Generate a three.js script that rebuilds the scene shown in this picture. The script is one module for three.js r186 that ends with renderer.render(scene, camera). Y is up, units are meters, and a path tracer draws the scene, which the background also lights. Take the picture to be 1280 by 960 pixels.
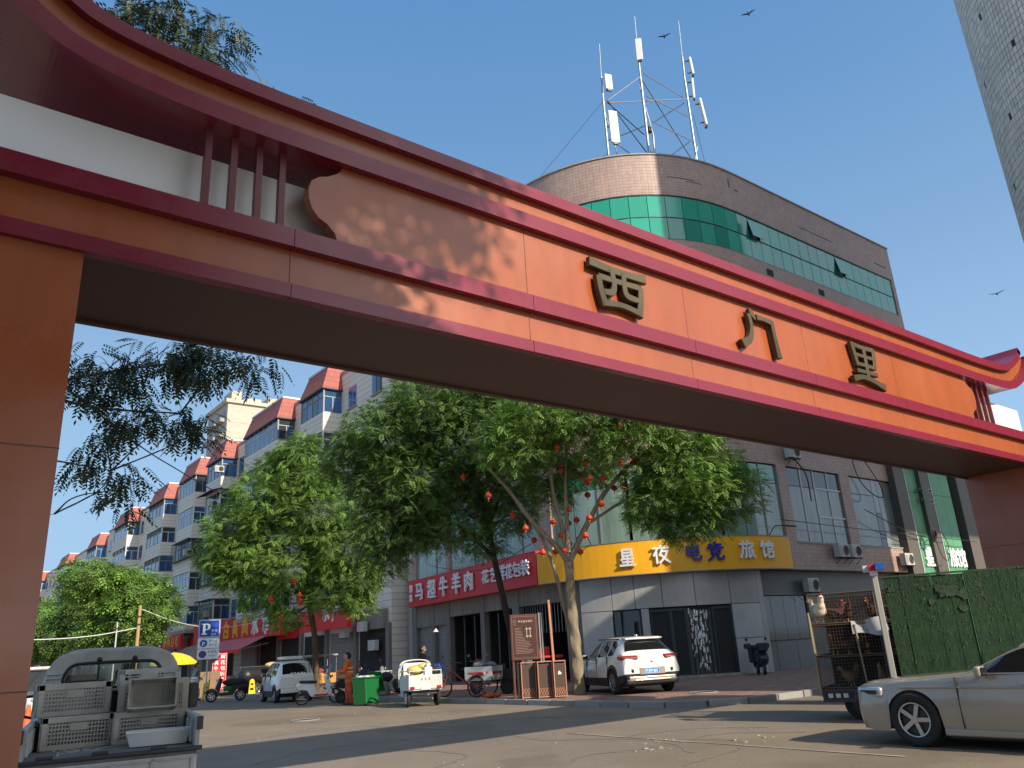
import * as THREE from 'three';
import { mergeGeometries } from 'three/addons/utils/BufferGeometryUtils.js';
import { RoundedBoxGeometry } from 'three/addons/geometries/RoundedBoxGeometry.js';
import { MarchingCubes } from 'three/addons/objects/MarchingCubes.js';

// ---------------------------------------------------------------- camera, sky, sun, exposure
const scene = new THREE.Scene();
const camera = new THREE.PerspectiveCamera(51.57, 4 / 3, 0.1, 3000);
camera.position.set(0, 1.5, 0);
camera.quaternion.setFromRotationMatrix(new THREE.Matrix4().makeBasis(
  new THREE.Vector3(0.7943, -0.0545, 0.6051), new THREE.Vector3(-0.1511, 0.9470, 0.2836), new THREE.Vector3(-0.5885, -0.3167, 0.7439)));
const EXPOSURE = 1.3;
const renderer = new THREE.WebGLRenderer({ antialias: true });
renderer.toneMapping = THREE.LinearToneMapping;
renderer.toneMappingExposure = EXPOSURE;
renderer.shadowMap.enabled = true;
const SUN = new THREE.Vector3(0.213, 1, 1.636).normalize();
const sun = new THREE.DirectionalLight(new THREE.Color(1, 0.90, 0.74), 4.9);
sun.target.position.set(14, 0, -30); sun.position.copy(SUN).multiplyScalar(150).add(sun.target.position);
sun.castShadow = true; sun.shadow.mapSize.set(4096, 4096);
Object.assign(sun.shadow.camera, { left: -120, right: 120, top: 120, bottom: -120, near: 1, far: 500 });
scene.add(sun, sun.target);
{ // clear summer sky: pale at the horizon, deeper blue overhead, a broad glow round the sun
  const W = 512, H = 256, data = new Float32Array(W * H * 4);
  const stops = [[-90, .16, .155, .15], [-2, .30, .33, .35], [0, .44, .64, .86], [12, .36, .585, .85], [25, .235, .42, .695], [36, .155, .335, .625], [46, .118, .288, .585], [90, .07, .20, .46]];
  for (let j = 0; j < H; j++) {
    const el = ((j + .5) / H - .5) * 180, y = Math.sin(el * Math.PI / 180), c = Math.cos(el * Math.PI / 180);
    let k = 1; while (k < stops.length - 1 && el > stops[k][0]) k++;
    const a = stops[k - 1], b = stops[k], t = Math.min(1, Math.max(0, (el - a[0]) / (b[0] - a[0])));
    for (let i = 0; i < W; i++) {
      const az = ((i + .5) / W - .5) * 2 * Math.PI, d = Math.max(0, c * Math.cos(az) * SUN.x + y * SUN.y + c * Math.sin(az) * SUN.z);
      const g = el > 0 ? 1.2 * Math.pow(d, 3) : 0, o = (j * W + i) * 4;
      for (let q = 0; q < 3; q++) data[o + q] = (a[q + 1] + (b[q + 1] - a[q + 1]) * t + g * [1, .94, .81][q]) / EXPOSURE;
      data[o + 3] = 1;
    }
  }
  const sky = new THREE.DataTexture(data, W, H, THREE.RGBAFormat, THREE.FloatType);
  sky.mapping = THREE.EquirectangularReflectionMapping; sky.magFilter = THREE.LinearFilter; sky.minFilter = THREE.LinearFilter; sky.needsUpdate = true;
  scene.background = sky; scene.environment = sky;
}

// ---------------------------------------------------------------- helpers
let seed = 7;
const rnd = () => { seed = (seed + 0x6d2b79f5) | 0; let t = Math.imul(seed ^ (seed >>> 15), 1 | seed); t = (t + Math.imul(t ^ (t >>> 7), 61 | t)) ^ t; return ((t ^ (t >>> 14)) >>> 0) / 4294967296; };
const rr = (a, b) => a + (b - a) * rnd();
const V3 = (x, y, z) => new THREE.Vector3(x, y, z);
const used = {};
const numbered = (n) => { const k = used[n] = (used[n] ?? -1) + 1; return k ? n + '_' + String(k).padStart(3, '0') : n; };
const _m = new THREE.Matrix4(), _e = new THREE.Euler(), _q = new THREE.Quaternion();
const tf = (g, x = 0, y = 0, z = 0, rx = 0, ry = 0, rz = 0) => { g.applyMatrix4(_m.compose(V3(x, y, z), _q.setFromEuler(_e.set(rx, ry, rz)), V3(1, 1, 1))); return g; };
const box = (w, h, d, x = 0, y = 0, z = 0, rx = 0, ry = 0, rz = 0) => tf(new THREE.BoxGeometry(w, h, d), x, y, z, rx, ry, rz);
const bx = (x0, x1, y0, y1, z0, z1) => box(x1 - x0, y1 - y0, z1 - z0, (x0 + x1) / 2, (y0 + y1) / 2, (z0 + z1) / 2);
const rbox = (w, h, d, r, x = 0, y = 0, z = 0, rx = 0, ry = 0, rz = 0) => tf(new RoundedBoxGeometry(w, h, d, 2, r), x, y, z, rx, ry, rz);
const cyl = (r0, r1, h, x = 0, y = 0, z = 0, rx = 0, ry = 0, rz = 0, n = 14) => tf(new THREE.CylinderGeometry(r0, r1, h, n), x, y, z, rx, ry, rz);
const sph = (r, x = 0, y = 0, z = 0, sx = 1, sy = 1, sz = 1, n = 12) => { const g = new THREE.SphereGeometry(r, n, Math.max(6, n * .7 | 0)); g.scale(sx, sy, sz); return g.translate(x, y, z); };
const rod = (a, b, r0, r1 = r0, n = 6) => {
  const A = V3(...a), B = V3(...b), d = B.clone().sub(A), g = new THREE.CylinderGeometry(r1, r0, d.length(), n);
  g.applyQuaternion(_q.setFromUnitVectors(V3(0, 1, 0), d.normalize()));
  const c = A.add(B).multiplyScalar(.5); return g.translate(c.x, c.y, c.z);
};
const tube = (pts, r, n = 24, k = 6) => new THREE.TubeGeometry(new THREE.CatmullRomCurve3(pts.map((p) => V3(...p))), n, r, k);
const shapeOf = (pts) => new THREE.Shape(pts.map((p) => new THREE.Vector2(p[0], p[1])));
const extrude = (shape, depth, bevel = 0, seg = 8) => new THREE.ExtrudeGeometry(shape, { depth, bevelEnabled: bevel > 0, bevelThickness: bevel, bevelSize: bevel, bevelSegments: 1, curveSegments: seg });
function boxUV(g) {   // metre-scale planar coordinates by dominant normal
  const p = g.attributes.position, n = g.attributes.normal, uv = new Float32Array(p.count * 2);
  for (let i = 0; i < p.count; i++) {
    const ax = Math.abs(n.getX(i)), ay = Math.abs(n.getY(i)), az = Math.abs(n.getZ(i)), x = p.getX(i), y = p.getY(i), z = p.getZ(i);
    if (ay > ax && ay > az) { uv[i * 2] = x; uv[i * 2 + 1] = z; } else if (ax > az) { uv[i * 2] = z; uv[i * 2 + 1] = y; } else { uv[i * 2] = x; uv[i * 2 + 1] = y; }
  }
  g.setAttribute('uv', new THREE.BufferAttribute(uv, 2));
}
function merged(list) {
  const gs = [].concat(list).map((g) => {
    let q = g.index ? g.toNonIndexed() : g;
    for (const k of Object.keys(q.attributes)) if (!['position', 'normal', 'uv'].includes(k)) q.deleteAttribute(k);
    if (!q.attributes.normal) q.computeVertexNormals();
    if (!q.attributes.uv) q.setAttribute('uv', new THREE.BufferAttribute(new Float32Array(q.attributes.position.count * 2), 2));
    return q;
  });
  return gs.length > 1 ? mergeGeometries(gs) : gs[0];
}
function part(name, geos, mat, parent, keepUV = false) {
  const g = Array.isArray(geos) || !geos.userData.ready ? merged(geos) : geos;
  if (!keepUV && !g.userData.ready) boxUV(g);
  g.userData.ready = true;
  const m = new THREE.Mesh(g, mat); m.name = parent === scene ? numbered(name) : name; m.castShadow = m.receiveShadow = true;
  parent.add(m); return m;
}
const put = (o, X, Y, Z, az = 0) => { o.position.set(X, Y, -Z); o.rotation.y = -az; return o; };
function tag(o, label, category, group, kind) {
  if (label) o.userData.label = label; if (category) o.userData.category = category; if (group) o.userData.group = group; if (kind) o.userData.kind = kind; return o;
}
// a thing: Z counts metres down the street, az turns clockwise from down-the-street; inside it -z is forward
function thing(name, label, category, X = 0, Y = 0, Z = 0, az = 0, group) {
  const o = new THREE.Group(); o.name = numbered(name); scene.add(o); tag(o, label, category, group); return put(o, X, Y, Z, az);
}
const struct = (name, geos, mat, keepUV) => tag(part(name, geos, mat, scene, keepUV), null, null, null, 'structure');
function copyOf(src, X, Y, Z, az, label) { const c = src.clone(); c.name = numbered(src.name.replace(/_\d{3}$/, '')); scene.add(c); put(c, X, Y, Z, az); if (label) c.userData.label = label; return c; }

// ---------------------------------------------------------------- textures (multipliers 0..1, tileable) and materials
function hash(x, y, s) { let h = Math.imul(x, 374761393) + Math.imul(y, 668265263) + Math.imul(s, 982451653); h = Math.imul(h ^ (h >>> 13), 1274126177); return ((h ^ (h >>> 16)) >>> 0) / 4294967296; }
function vnoise(x, y, per, s) {
  const ix = Math.floor(x), iy = Math.floor(y), fx = x - ix, fy = y - iy, u = fx * fx * (3 - 2 * fx), v = fy * fy * (3 - 2 * fy), w = (a) => ((a % per) + per) % per;
  const a = hash(w(ix), w(iy), s), b = hash(w(ix + 1), w(iy), s), c = hash(w(ix), w(iy + 1), s), d = hash(w(ix + 1), w(iy + 1), s);
  return a + (b - a) * u + (c - a) * v + (a - b - c + d) * u * v;
}
function fbm(u, v, base, oct, s) { let t = 0, amp = .5, n = 0; for (let i = 0; i < oct; i++) { const p = base << i; t += amp * vnoise(u * p, v * p, p, s + i); n += amp; amp *= .55; } return t / n; }
function tex(size, metres, fn, h = size) {   // fn(u, v, i, j) -> [r, g, b] or grey
  const d = new Uint8Array(size * h * 4);
  for (let j = 0; j < h; j++) for (let i = 0; i < size; i++) {
    const c = fn((i + .5) / size, (j + .5) / h, i, j), o = (j * size + i) * 4;
    for (let q = 0; q < 3; q++) d[o + q] = Math.max(0, Math.min(255, 255 * (c.length ? c[q] : c)));
    d[o + 3] = 255;
  }
  const t = new THREE.DataTexture(d, size, h); t.wrapS = t.wrapT = THREE.RepeatWrapping; t.magFilter = THREE.LinearFilter; t.minFilter = THREE.LinearMipmapLinearFilter; t.generateMipmaps = true;
  const [mx, my] = Array.isArray(metres) ? metres : [metres, metres]; t.repeat.set(1 / mx, 1 / my); t.needsUpdate = true; return t;
}
const C = (r, g, b) => new THREE.Color().setRGB(r, g, b);
const std = (c, roughness = .7, o = {}) => new THREE.MeshStandardMaterial({ color: C(...c), roughness, ...o });
const phys = (c, roughness, o) => new THREE.MeshPhysicalMaterial({ color: C(...c), roughness, ...o });
const lerp = (a, b, t) => a + (b - a) * Math.min(1, Math.max(0, t)), sstep = (a, b, x) => { const t = Math.min(1, Math.max(0, (x - a) / (b - a))); return t * t * (3 - 2 * t); };

const T = {};
T.grime = tex(512, 3.1, (u, v) => { const n = fbm(u, v, 4, 6, 11), f = fbm(u, v, 32, 3, 12); return lerp(.72, 1, n * 1.35 - .1) * lerp(.9, 1, f); });
T.smudge = tex(512, 1.7, (u, v) => { const n = fbm(u, v, 3, 6, 21), f = fbm(u, v, 64, 2, 5); return lerp(.45, 1, n * 1.6 - .25) * lerp(.85, 1, f); });
T.streak = tex(512, [4, 9], (u, v) => { const n = fbm(u, v * .25, 24, 3, 31), m = fbm(u, v, 4, 5, 32); return lerp(.62, 1, n * 1.3 - .05) * lerp(.75, 1, m * 1.2); });
T.dust = tex(512, [5, 7], (u, v) => { const n = fbm(u, v * .2, 40, 3, 131), m = fbm(u, v, 3, 5, 132); return lerp(.84, 1, n * 1.2) * lerp(.88, 1, m * 1.2); });
T.fine = tex(256, .35, (u, v) => lerp(.6, 1, fbm(u, v, 32, 3, 41)));
T.asphalt = tex(1024, 17, (u, v, i, j) => {
  const big = fbm(u, v, 3, 5, 51), mid = fbm(u, v, 24, 4, 52), g = hash(i, j, 53);
  const dirt = sstep(.46, .72, fbm(u, v, 5, 5, 54)), st = sstep(.58, .75, fbm(u, v, 9, 4, 57)), k = lerp(.55, 1, big) * lerp(.76, 1, mid) * lerp(.8, 1, g) * lerp(1, .8, st);
  return [k, k * lerp(.95, .90, dirt), k * lerp(.88, .76, dirt)];
});
T.asphaltBump = tex(512, 1.1, (u, v) => fbm(u, v, 48, 3, 61));
const tileTex = (nx, ny, mx, my, joint, s, colour) => tex(512, [mx, my], (u, v) => {
  const x = u * nx, y = v * ny, fx = x - Math.floor(x), fy = y - Math.floor(y), jx = joint * nx / mx, jy = joint * ny / my;
  const inside = sstep(0, .5, Math.min(fx, 1 - fx) / jx) * sstep(0, .5, Math.min(fy, 1 - fy) / jy);
  const h = hash(Math.floor(x), Math.floor(y), s), st = fbm(u, v, 4, 5, s + 3);
  return colour(inside, h, st, u, v);
});
T.pinkTile = tileTex(20, 20, 3.4, 3.4, .016, 71, (i, h, s) => { const k = lerp(.34, 1, i) * lerp(.84, 1, h) * lerp(.78, 1, s * 1.3); return [k, k * lerp(.9, 1, i), k * lerp(.88, 1, i)]; });
T.pinkBump = tileTex(20, 20, 3.4, 3.4, .02, 71, (i) => i);
T.siding = tex(256, [2.4, 3.1], (u, v) => { const y = v * 8, f = y - Math.floor(y), x = u * 2, g = x - Math.floor(x), e = sstep(0, .09, Math.min(f, 1 - f)), ex = sstep(0, .02, Math.min(g, 1 - g)); return lerp(.5, 1, e) * lerp(.8, 1, ex) * lerp(.93, 1, hash(Math.floor(y), Math.floor(x), 5)) * lerp(.92, 1, fbm(u, v, 4, 4, 81)); });
T.roofTile = tex(256, [1.6, 1.6], (u, v) => { const y = v * 4, f = y - Math.floor(y), x = u * 5 + (Math.floor(y) % 2) * .5, g = x - Math.floor(x); return lerp(.5, 1, sstep(0, .16, f)) * lerp(.72, 1, sstep(0, .1, Math.min(g, 1 - g))) * lerp(.8, 1, hash(Math.floor(x) % 5, Math.floor(y), 6)); });
T.paver = tex(512, [2.4, 2.4], (u, v) => {
  const y = v * 24, row = Math.floor(y), x = u * 12 + (row % 2) * .5, f = y - row, g = x - Math.floor(x), i = sstep(0, .14, Math.min(f, 1 - f)) * sstep(0, .07, Math.min(g, 1 - g));
  const h = hash(Math.floor(x) % 12, row, 91), d = fbm(u, v, 4, 5, 92), k = lerp(.55, 1, i) * lerp(.72, 1, h) * lerp(.7, 1, d * 1.3); return [k, k * lerp(.82, .98, d), k * lerp(.76, .96, d)];
});
T.bark = tex(256, [.6, 1.2], (u, v) => lerp(.45, 1, fbm(u, v * .35, 16, 4, 101)) * lerp(.8, 1, fbm(u, v, 4, 4, 102)));
T.turf = tex(512, 1.7, (u, v, i, j) => { const b = fbm(u, v * .3, 64, 3, 111), m = Math.pow(fbm(u, v, 4, 5, 112), 1.3) * 1.4; return [lerp(.3, 1, b) * lerp(.6, 1, m), lerp(.35, 1, b) * lerp(.65, 1, m), lerp(.3, .9, b)]; });
T.turfBump = tex(512, .5, (u, v) => fbm(u, v * .4, 64, 3, 113));
T.shutter = tex(64, [1, 1.2], (u, v) => { const f = v * 12 - Math.floor(v * 12); return lerp(.55, 1, sstep(0, .3, f)) * lerp(.85, 1, fbm(u, v, 4, 3, 121)); });
T.corr = tex(128, [1.5, 1.5], (u) => .5 + .5 * Math.cos(u * Math.PI * 2 * 10));

const M = {
  orange: phys([.375, .092, .027], .42, { ior: 1.62, roughnessMap: T.smudge, map: T.dust }),
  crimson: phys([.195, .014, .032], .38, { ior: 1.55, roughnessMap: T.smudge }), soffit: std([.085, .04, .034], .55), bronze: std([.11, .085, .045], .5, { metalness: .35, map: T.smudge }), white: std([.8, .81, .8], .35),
  bar: std([.15, .03, .035], .35), pinkTile: std([.46, .315, .26], .5, { map: T.pinkTile, bumpMap: T.pinkBump, bumpScale: .006 }),
  greenGlass: phys([.016, .29, .19], .07, { specularIntensity: 1, clearcoat: .6, clearcoatRoughness: .03 }), greenGlass2: phys([.026, .34, .235], .12, { clearcoat: .4, clearcoatRoughness: .05 }), greenGlass3: phys([.01, .21, .14], .05, { clearcoat: .7, clearcoatRoughness: .02 }),
  paleGlass: phys([.24, .33, .28], .12, { clearcoat: .5, clearcoatRoughness: .04, map: T.streak }), greyGlass: phys([.22, .24, .23], .12, { clearcoat: .5, clearcoatRoughness: .04, map: T.streak }),
  darkGlass: phys([.012, .014, .016], .06, { clearcoat: .5 }), blueGlass: phys([.02, .07, .17], .08, { clearcoat: .6, clearcoatRoughness: .03 }), blueGlass2: phys([.03, .11, .28], .12, { clearcoat: .5 }), winDark: phys([.03, .04, .05], .1, { clearcoat: .4 }),
  frameDark: std([.03, .045, .04], .5), frameWhite: std([.6, .6, .58], .5), frameGrey: std([.25, .25, .24], .5, { metalness: .3 }),
  siding: std([.74, .68, .59], .6, { map: T.siding }), sidingWhite: std([.72, .64, .52], .7, { map: T.siding }), roofRed: std([.40, .10, .075], .65, { map: T.roofTile }), plaster: std([.27, .245, .215], .85, { map: T.streak }), cream: std([.55, .49, .40], .85, { map: T.grime }),
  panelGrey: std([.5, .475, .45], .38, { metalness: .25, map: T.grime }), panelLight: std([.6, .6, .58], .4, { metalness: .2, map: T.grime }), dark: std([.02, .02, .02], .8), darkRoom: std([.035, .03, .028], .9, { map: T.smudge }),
  shutter: std([.26, .25, .24], .55, { map: T.shutter, metalness: .3 }), orangeSign: std([.86, .40, .01], .5), redSign: std([.60, .016, .03], .5), redBright: std([.62, .02, .02], .5), letterWhite: std([.72, .74, .76], .4), letterBlue: std([.02, .02, .26], .4), letterYellow: std([.75, .38, .02], .4),
  asphalt: std([.335, .282, .228], .85, { map: T.asphalt, bumpMap: T.asphaltBump, bumpScale: .004 }), tar: std([.19, .16, .125], .8), manhole: std([.09, .075, .06], .6, { metalness: .4, map: T.smudge }), paint: std([.40, .34, .27], .8, { map: T.smudge }),
  paver: std([.34, .23, .185], .85, { map: T.paver }), kerb: std([.34, .33, .31], .8, { map: T.grime }), kerb2: std([.28, .27, .25], .8, { map: T.grime }), debris: std([.36, .31, .25], .9),
  bark: std([.20, .155, .10], .9, { map: T.bark, bumpMap: T.bark, bumpScale: .012 }), barkPale: std([.42, .34, .23], .85, { map: T.bark, bumpMap: T.bark, bumpScale: .008 }), barkDark: std([.05, .04, .032], .9, { map: T.bark }), limewash: std([.52, .45, .34], .85, { map: T.bark }),
  turf: std([.026, .072, .022], .95, { map: T.turf, bumpMap: T.turfBump, bumpScale: .006 }), turfWorn: std([.06, .085, .05], .95, { map: T.turf }),
  rubber: std([.02, .02, .02], .85), black: std([.015, .015, .016], .45), blackGloss: phys([.01, .01, .011], .2, { clearcoat: .5 }), steel: std([.34, .34, .34], .45, { metalness: .8 }), galv: std([.52, .53, .54], .5, { metalness: .35 }), alloy: std([.55, .55, .55], .3, { metalness: .85 }), darkSteel: std([.06, .06, .065], .5, { metalness: .5 }),
  carWhite: phys([.70, .69, .66], .3, { clearcoat: 1, clearcoatRoughness: .05 }), carSilver: phys([.37, .315, .25], .32, { metalness: .22, clearcoat: 1, clearcoatRoughness: .06 }), carGlass: phys([.01, .012, .013], .04, { clearcoat: 1, clearcoatRoughness: .01 }), tailRed: phys([.32, .01, .015], .2, { clearcoat: 1 }), lampClear: phys([.5, .5, .5], .1, { clearcoat: 1, metalness: .4 }), amber: std([.7, .22, .02], .3),
  truckGrey: std([.58, .575, .54], .5, { metalness: .2, map: T.smudge }), crate: std([.62, .57, .49], .75, { map: T.smudge }), crateWhite: std([.72, .70, .64], .75, { map: T.smudge }), styro: std([.8, .79, .76], .9), bedFloor: std([.26, .24, .21], .8, { map: T.smudge }), truckWhite: std([.68, .67, .64], .5, { map: T.smudge }),
  redFrame: std([.38, .035, .02], .5), hiVis: std([.80, .13, .015], .75, { map: T.fine }), hiVisTrim: std([.6, .6, .45], .5), skin: std([.42, .25, .17], .6), hair: std([.015, .012, .01], .7), clothDark: std([.02, .022, .03], .85), clothGrey: std([.24, .25, .26], .85), trousers: std([.55, .10, .03], .8, { map: T.fine }), shoe: std([.04, .035, .03], .7),
  binGreen: std([.008, .13, .03], .45), yellow: std([.75, .55, .01], .55), carton: std([.30, .20, .12], .85, { map: T.grime }), blueSign: std([.01, .08, .38], .5), cone: std([.75, .11, .03], .55), umbrella: phys([.78, .62, .01], .7, { transmission: .25 }), awning: phys([.55, .03, .05], .8, { transmission: .25 }),
  brownSign: std([.10, .028, .02], .5), brownBin: std([.07, .035, .025], .55), copper: std([.45, .20, .11], .5), lantern: phys([.62, .045, .01], .5, { transmission: .2 }), gold: std([.6, .35, .05], .4), acWhite: std([.55, .54, .5], .55, { map: T.grime }), hen: std([.10, .035, .018], .9, { map: T.smudge }), henPale: std([.30, .19, .12], .9, { map: T.smudge }), henWhite: std([.62, .52, .38], .9), beak: std([.6, .3, .05], .6), comb: std([.5, .03, .02], .6),
  tower: std([.92, .85, .73], .6, { map: T.grime }), towerJoint: std([.05, .048, .042], .8), concrete: std([.44, .41, .36], .85, { map: T.streak }), antenna: std([.72, .71, .66], .5), wire: std([.02, .02, .02], .7), greenPanel: std([.11, .34, .17], .5, { map: T.grime }), brownPost: std([.10, .085, .07], .6), plateBlue: std([.02, .2, .6], .4),
};
// ---------------------------------------------------------------- ground, road, kerb, pavement
{
  const plane = (x0, x1, z0, z1, y) => { const g = new THREE.PlaneGeometry(x1 - x0, z1 - z0); g.rotateX(-Math.PI / 2); return g.translate((x0 + x1) / 2, y, -(z0 + z1) / 2); };
  struct('ground', plane(-1500, 1500, -700, 2400, -.012), std([.25, .23, .2], .95, { map: T.grime }));
  const road = struct('road', plane(-22, 70, -45, 330, 0), M.asphalt);
  const K = [[15, 330], [15, 15.2], [15.08, 14.3], [15.4, 13.5], [16, 12.95], [16.8, 12.65], [60, 11.2]];
  const slab = shapeOf([...K.map(([x, z]) => [x + (z > 14 ? .16 : .1), z]), [60, 330]]);
  const g = extrude(slab, .12); g.rotateX(-Math.PI / 2); g.translate(0, 0, 0);
  const walk = struct('pavement', g, M.paver);
  // kerb stones, laid one by one where they can be told apart
  const L = []; let acc = 0;
  for (let i = 1; i < K.length; i++) L.push([K[i - 1], K[i], Math.hypot(K[i][0] - K[i - 1][0], K[i][1] - K[i - 1][1])]);
  const stoneG = [.98, .97, .96].map((l) => { const q = rbox(.2, .2, l, .018); boxUV(q); q.userData.ready = true; return q; });
  const at = (d) => { for (const [a, b, l] of L) { if (d <= l) return [a[0] + (b[0] - a[0]) * d / l, a[1] + (b[1] - a[1]) * d / l]; d -= l; } return [60, 11.2]; };
  const total = L.reduce((s, l) => s + l[2], 0), far = L[0][2] - 26, stuff = [];
  for (let d = .5, i = 0; d < total - 28; d += 1, i++) {
    const a = at(d - .5), b = at(d + .5), ang = Math.atan2(b[0] - a[0], b[1] - a[1]), X = (a[0] + b[0]) / 2, Z = (a[1] + b[1]) / 2;
    if (d > far) { const s = part('kerb_stone', stoneG[i % 3], i % 2 ? M.kerb : M.kerb2, walk); put(s, X + .02 * (hash(i, 1, 3) - .5), .038 + .012 * hash(i, 2, 3), Z, ang); }
    else if (d > far - 170) { const q = box(.2, .2, .98); q.rotateY(-ang); stuff.push(q.translate(X, .04, -Z)); }
  }
  tag(part('kerb_stones', stuff, M.kerb, walk), null, null, null, 'stuff');
  const flat = (pts, w, y) => {   // ribbon on the ground
    const P = [], c = new THREE.CatmullRomCurve3(pts.map((p) => V3(p[0], y, -p[1]))), n = pts.length * 7, q = [];
    for (let i = 0; i <= n; i++) { const p = c.getPoint(i / n), t = c.getTangent(i / n); if (w < .09) { p.x += (hash(i, 11, 7) - .5) * .09; p.z += (hash(i, 12, 7) - .5) * .09; } const k = w * (.35 + 1.0 * hash(i, 3, 7)) / 2; q.push([p.x - t.z * k, p.z + t.x * k], [p.x + t.z * k, p.z - t.x * k]); }
    const idx = []; for (let i = 0; i < n; i++) idx.push(2 * i, 2 * i + 2, 2 * i + 1, 2 * i + 1, 2 * i + 2, 2 * i + 3);
    const gg = new THREE.BufferGeometry(); gg.setAttribute('position', new THREE.Float32BufferAttribute(q.flatMap((p) => [p[0], y, p[1]]), 3)); gg.setIndex(idx); gg.computeVertexNormals();
    if (gg.attributes.normal.getY(0) < 0) { gg.setIndex(idx.reverse()); gg.computeVertexNormals(); } return gg;
  };
  part('crack', [flat([[9.3, 8.2], [9.9, 9.1], [10.1, 10.4], [9.4, 11.5], [9.6, 12.6]], .06, .004), flat([[7.2, 8.6], [8.4, 9.4], [9.1, 9.2], [9.9, 9.1], [11.3, 9.3], [12, 8.2]], .07, .004),
    flat([[6.2, 10.2], [7.5, 11.2], [7.4, 13.5], [8.6, 15.4]], .05, .004), flat([[4.9, 13.4], [6.7, 14.6], [9.3, 14.2], [11, 15.6]], .04, .004), flat([[8.3, 7.5], [9.2, 7.7], [10.2, 8.0], [10.7, 8.6], [10.4, 9.4]], .05, .004),
    flat([[10.4, 10.6], [11.8, 10.2], [12.4, 9.2]], .06, .004), flat([[5, 17], [8, 18.4], [11, 17.7]], .04, .004)], M.tar, road);
  part('lane_mark', [flat([[12.3, 13.3], [11.8, 15.4]], .12, .004), flat([[12.35, 17.4], [12.3, 19.2]], .12, .004), flat([[9.9, 15.2], [9.6, 18.5]], .11, .004), flat([[12.6, 21], [12.8, 29]], .1, .004), flat([[10.2, 5.6], [10.3, 12]], .1, .008), flat([[12.2, 31], [12.3, 38]], .1, .004)], M.paint, road);
  const cover = (X, Y, Z, lab) => { const t = thing('manhole_cover', lab, 'manhole cover', X, Y, Z); part('lid', cyl(.34, .34, .012, 0, .006, 0, 0, 0, 0, 28), M.manhole, t); const rg = new THREE.TorusGeometry(.37, .025, 5, 28); rg.rotateX(Math.PI / 2); part('rim', rg, M.kerb2, t); part('lug', [0, 1, 2, 3, 4].map((k) => box(.5 - Math.abs(k - 2) * .1, .008, .03, 0, .014, (k - 2) * .11)), M.darkSteel, t); };
  cover(18.1, .12, 15.3, 'round rusty manhole cover in the sunlit pavement behind the white car');
  cover(4.9, 0, 21.5, 'round manhole cover in the road beside the grey pickup');
  cover(9.6, 0, 22, 'round manhole cover in the road before the green wheelie bin');
  const rub = []; for (let i = 0; i < 26; i++) { const k = hash(i, 4, 9), s = .012 + .022 * hash(i, 5, 9); const c = [[9.35, 8.9], [10.1, 9.7], [10.9, 8.3]][i % 3]; rub.push(box(s * 2, s * .5, s * 1.4, c[0] + (k - .5) * .9, s * .25 + .002, -(c[1] + (hash(i, 6, 9) - .5) * .6), 0, k * 6, 0)); }
  for (let i = 0; i < 150; i++) { const s = .006 + .012 * hash(i, 7, 9); rub.push(box(s * 2, s * .5, s, 4 + 11 * hash(i, 8, 9), s * .25 + .002, -(9 + 20 * hash(i, 9, 9)), 0, i, 0)); }
  tag(part('litter', rub, M.debris, road), null, null, null, 'stuff');
}

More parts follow.
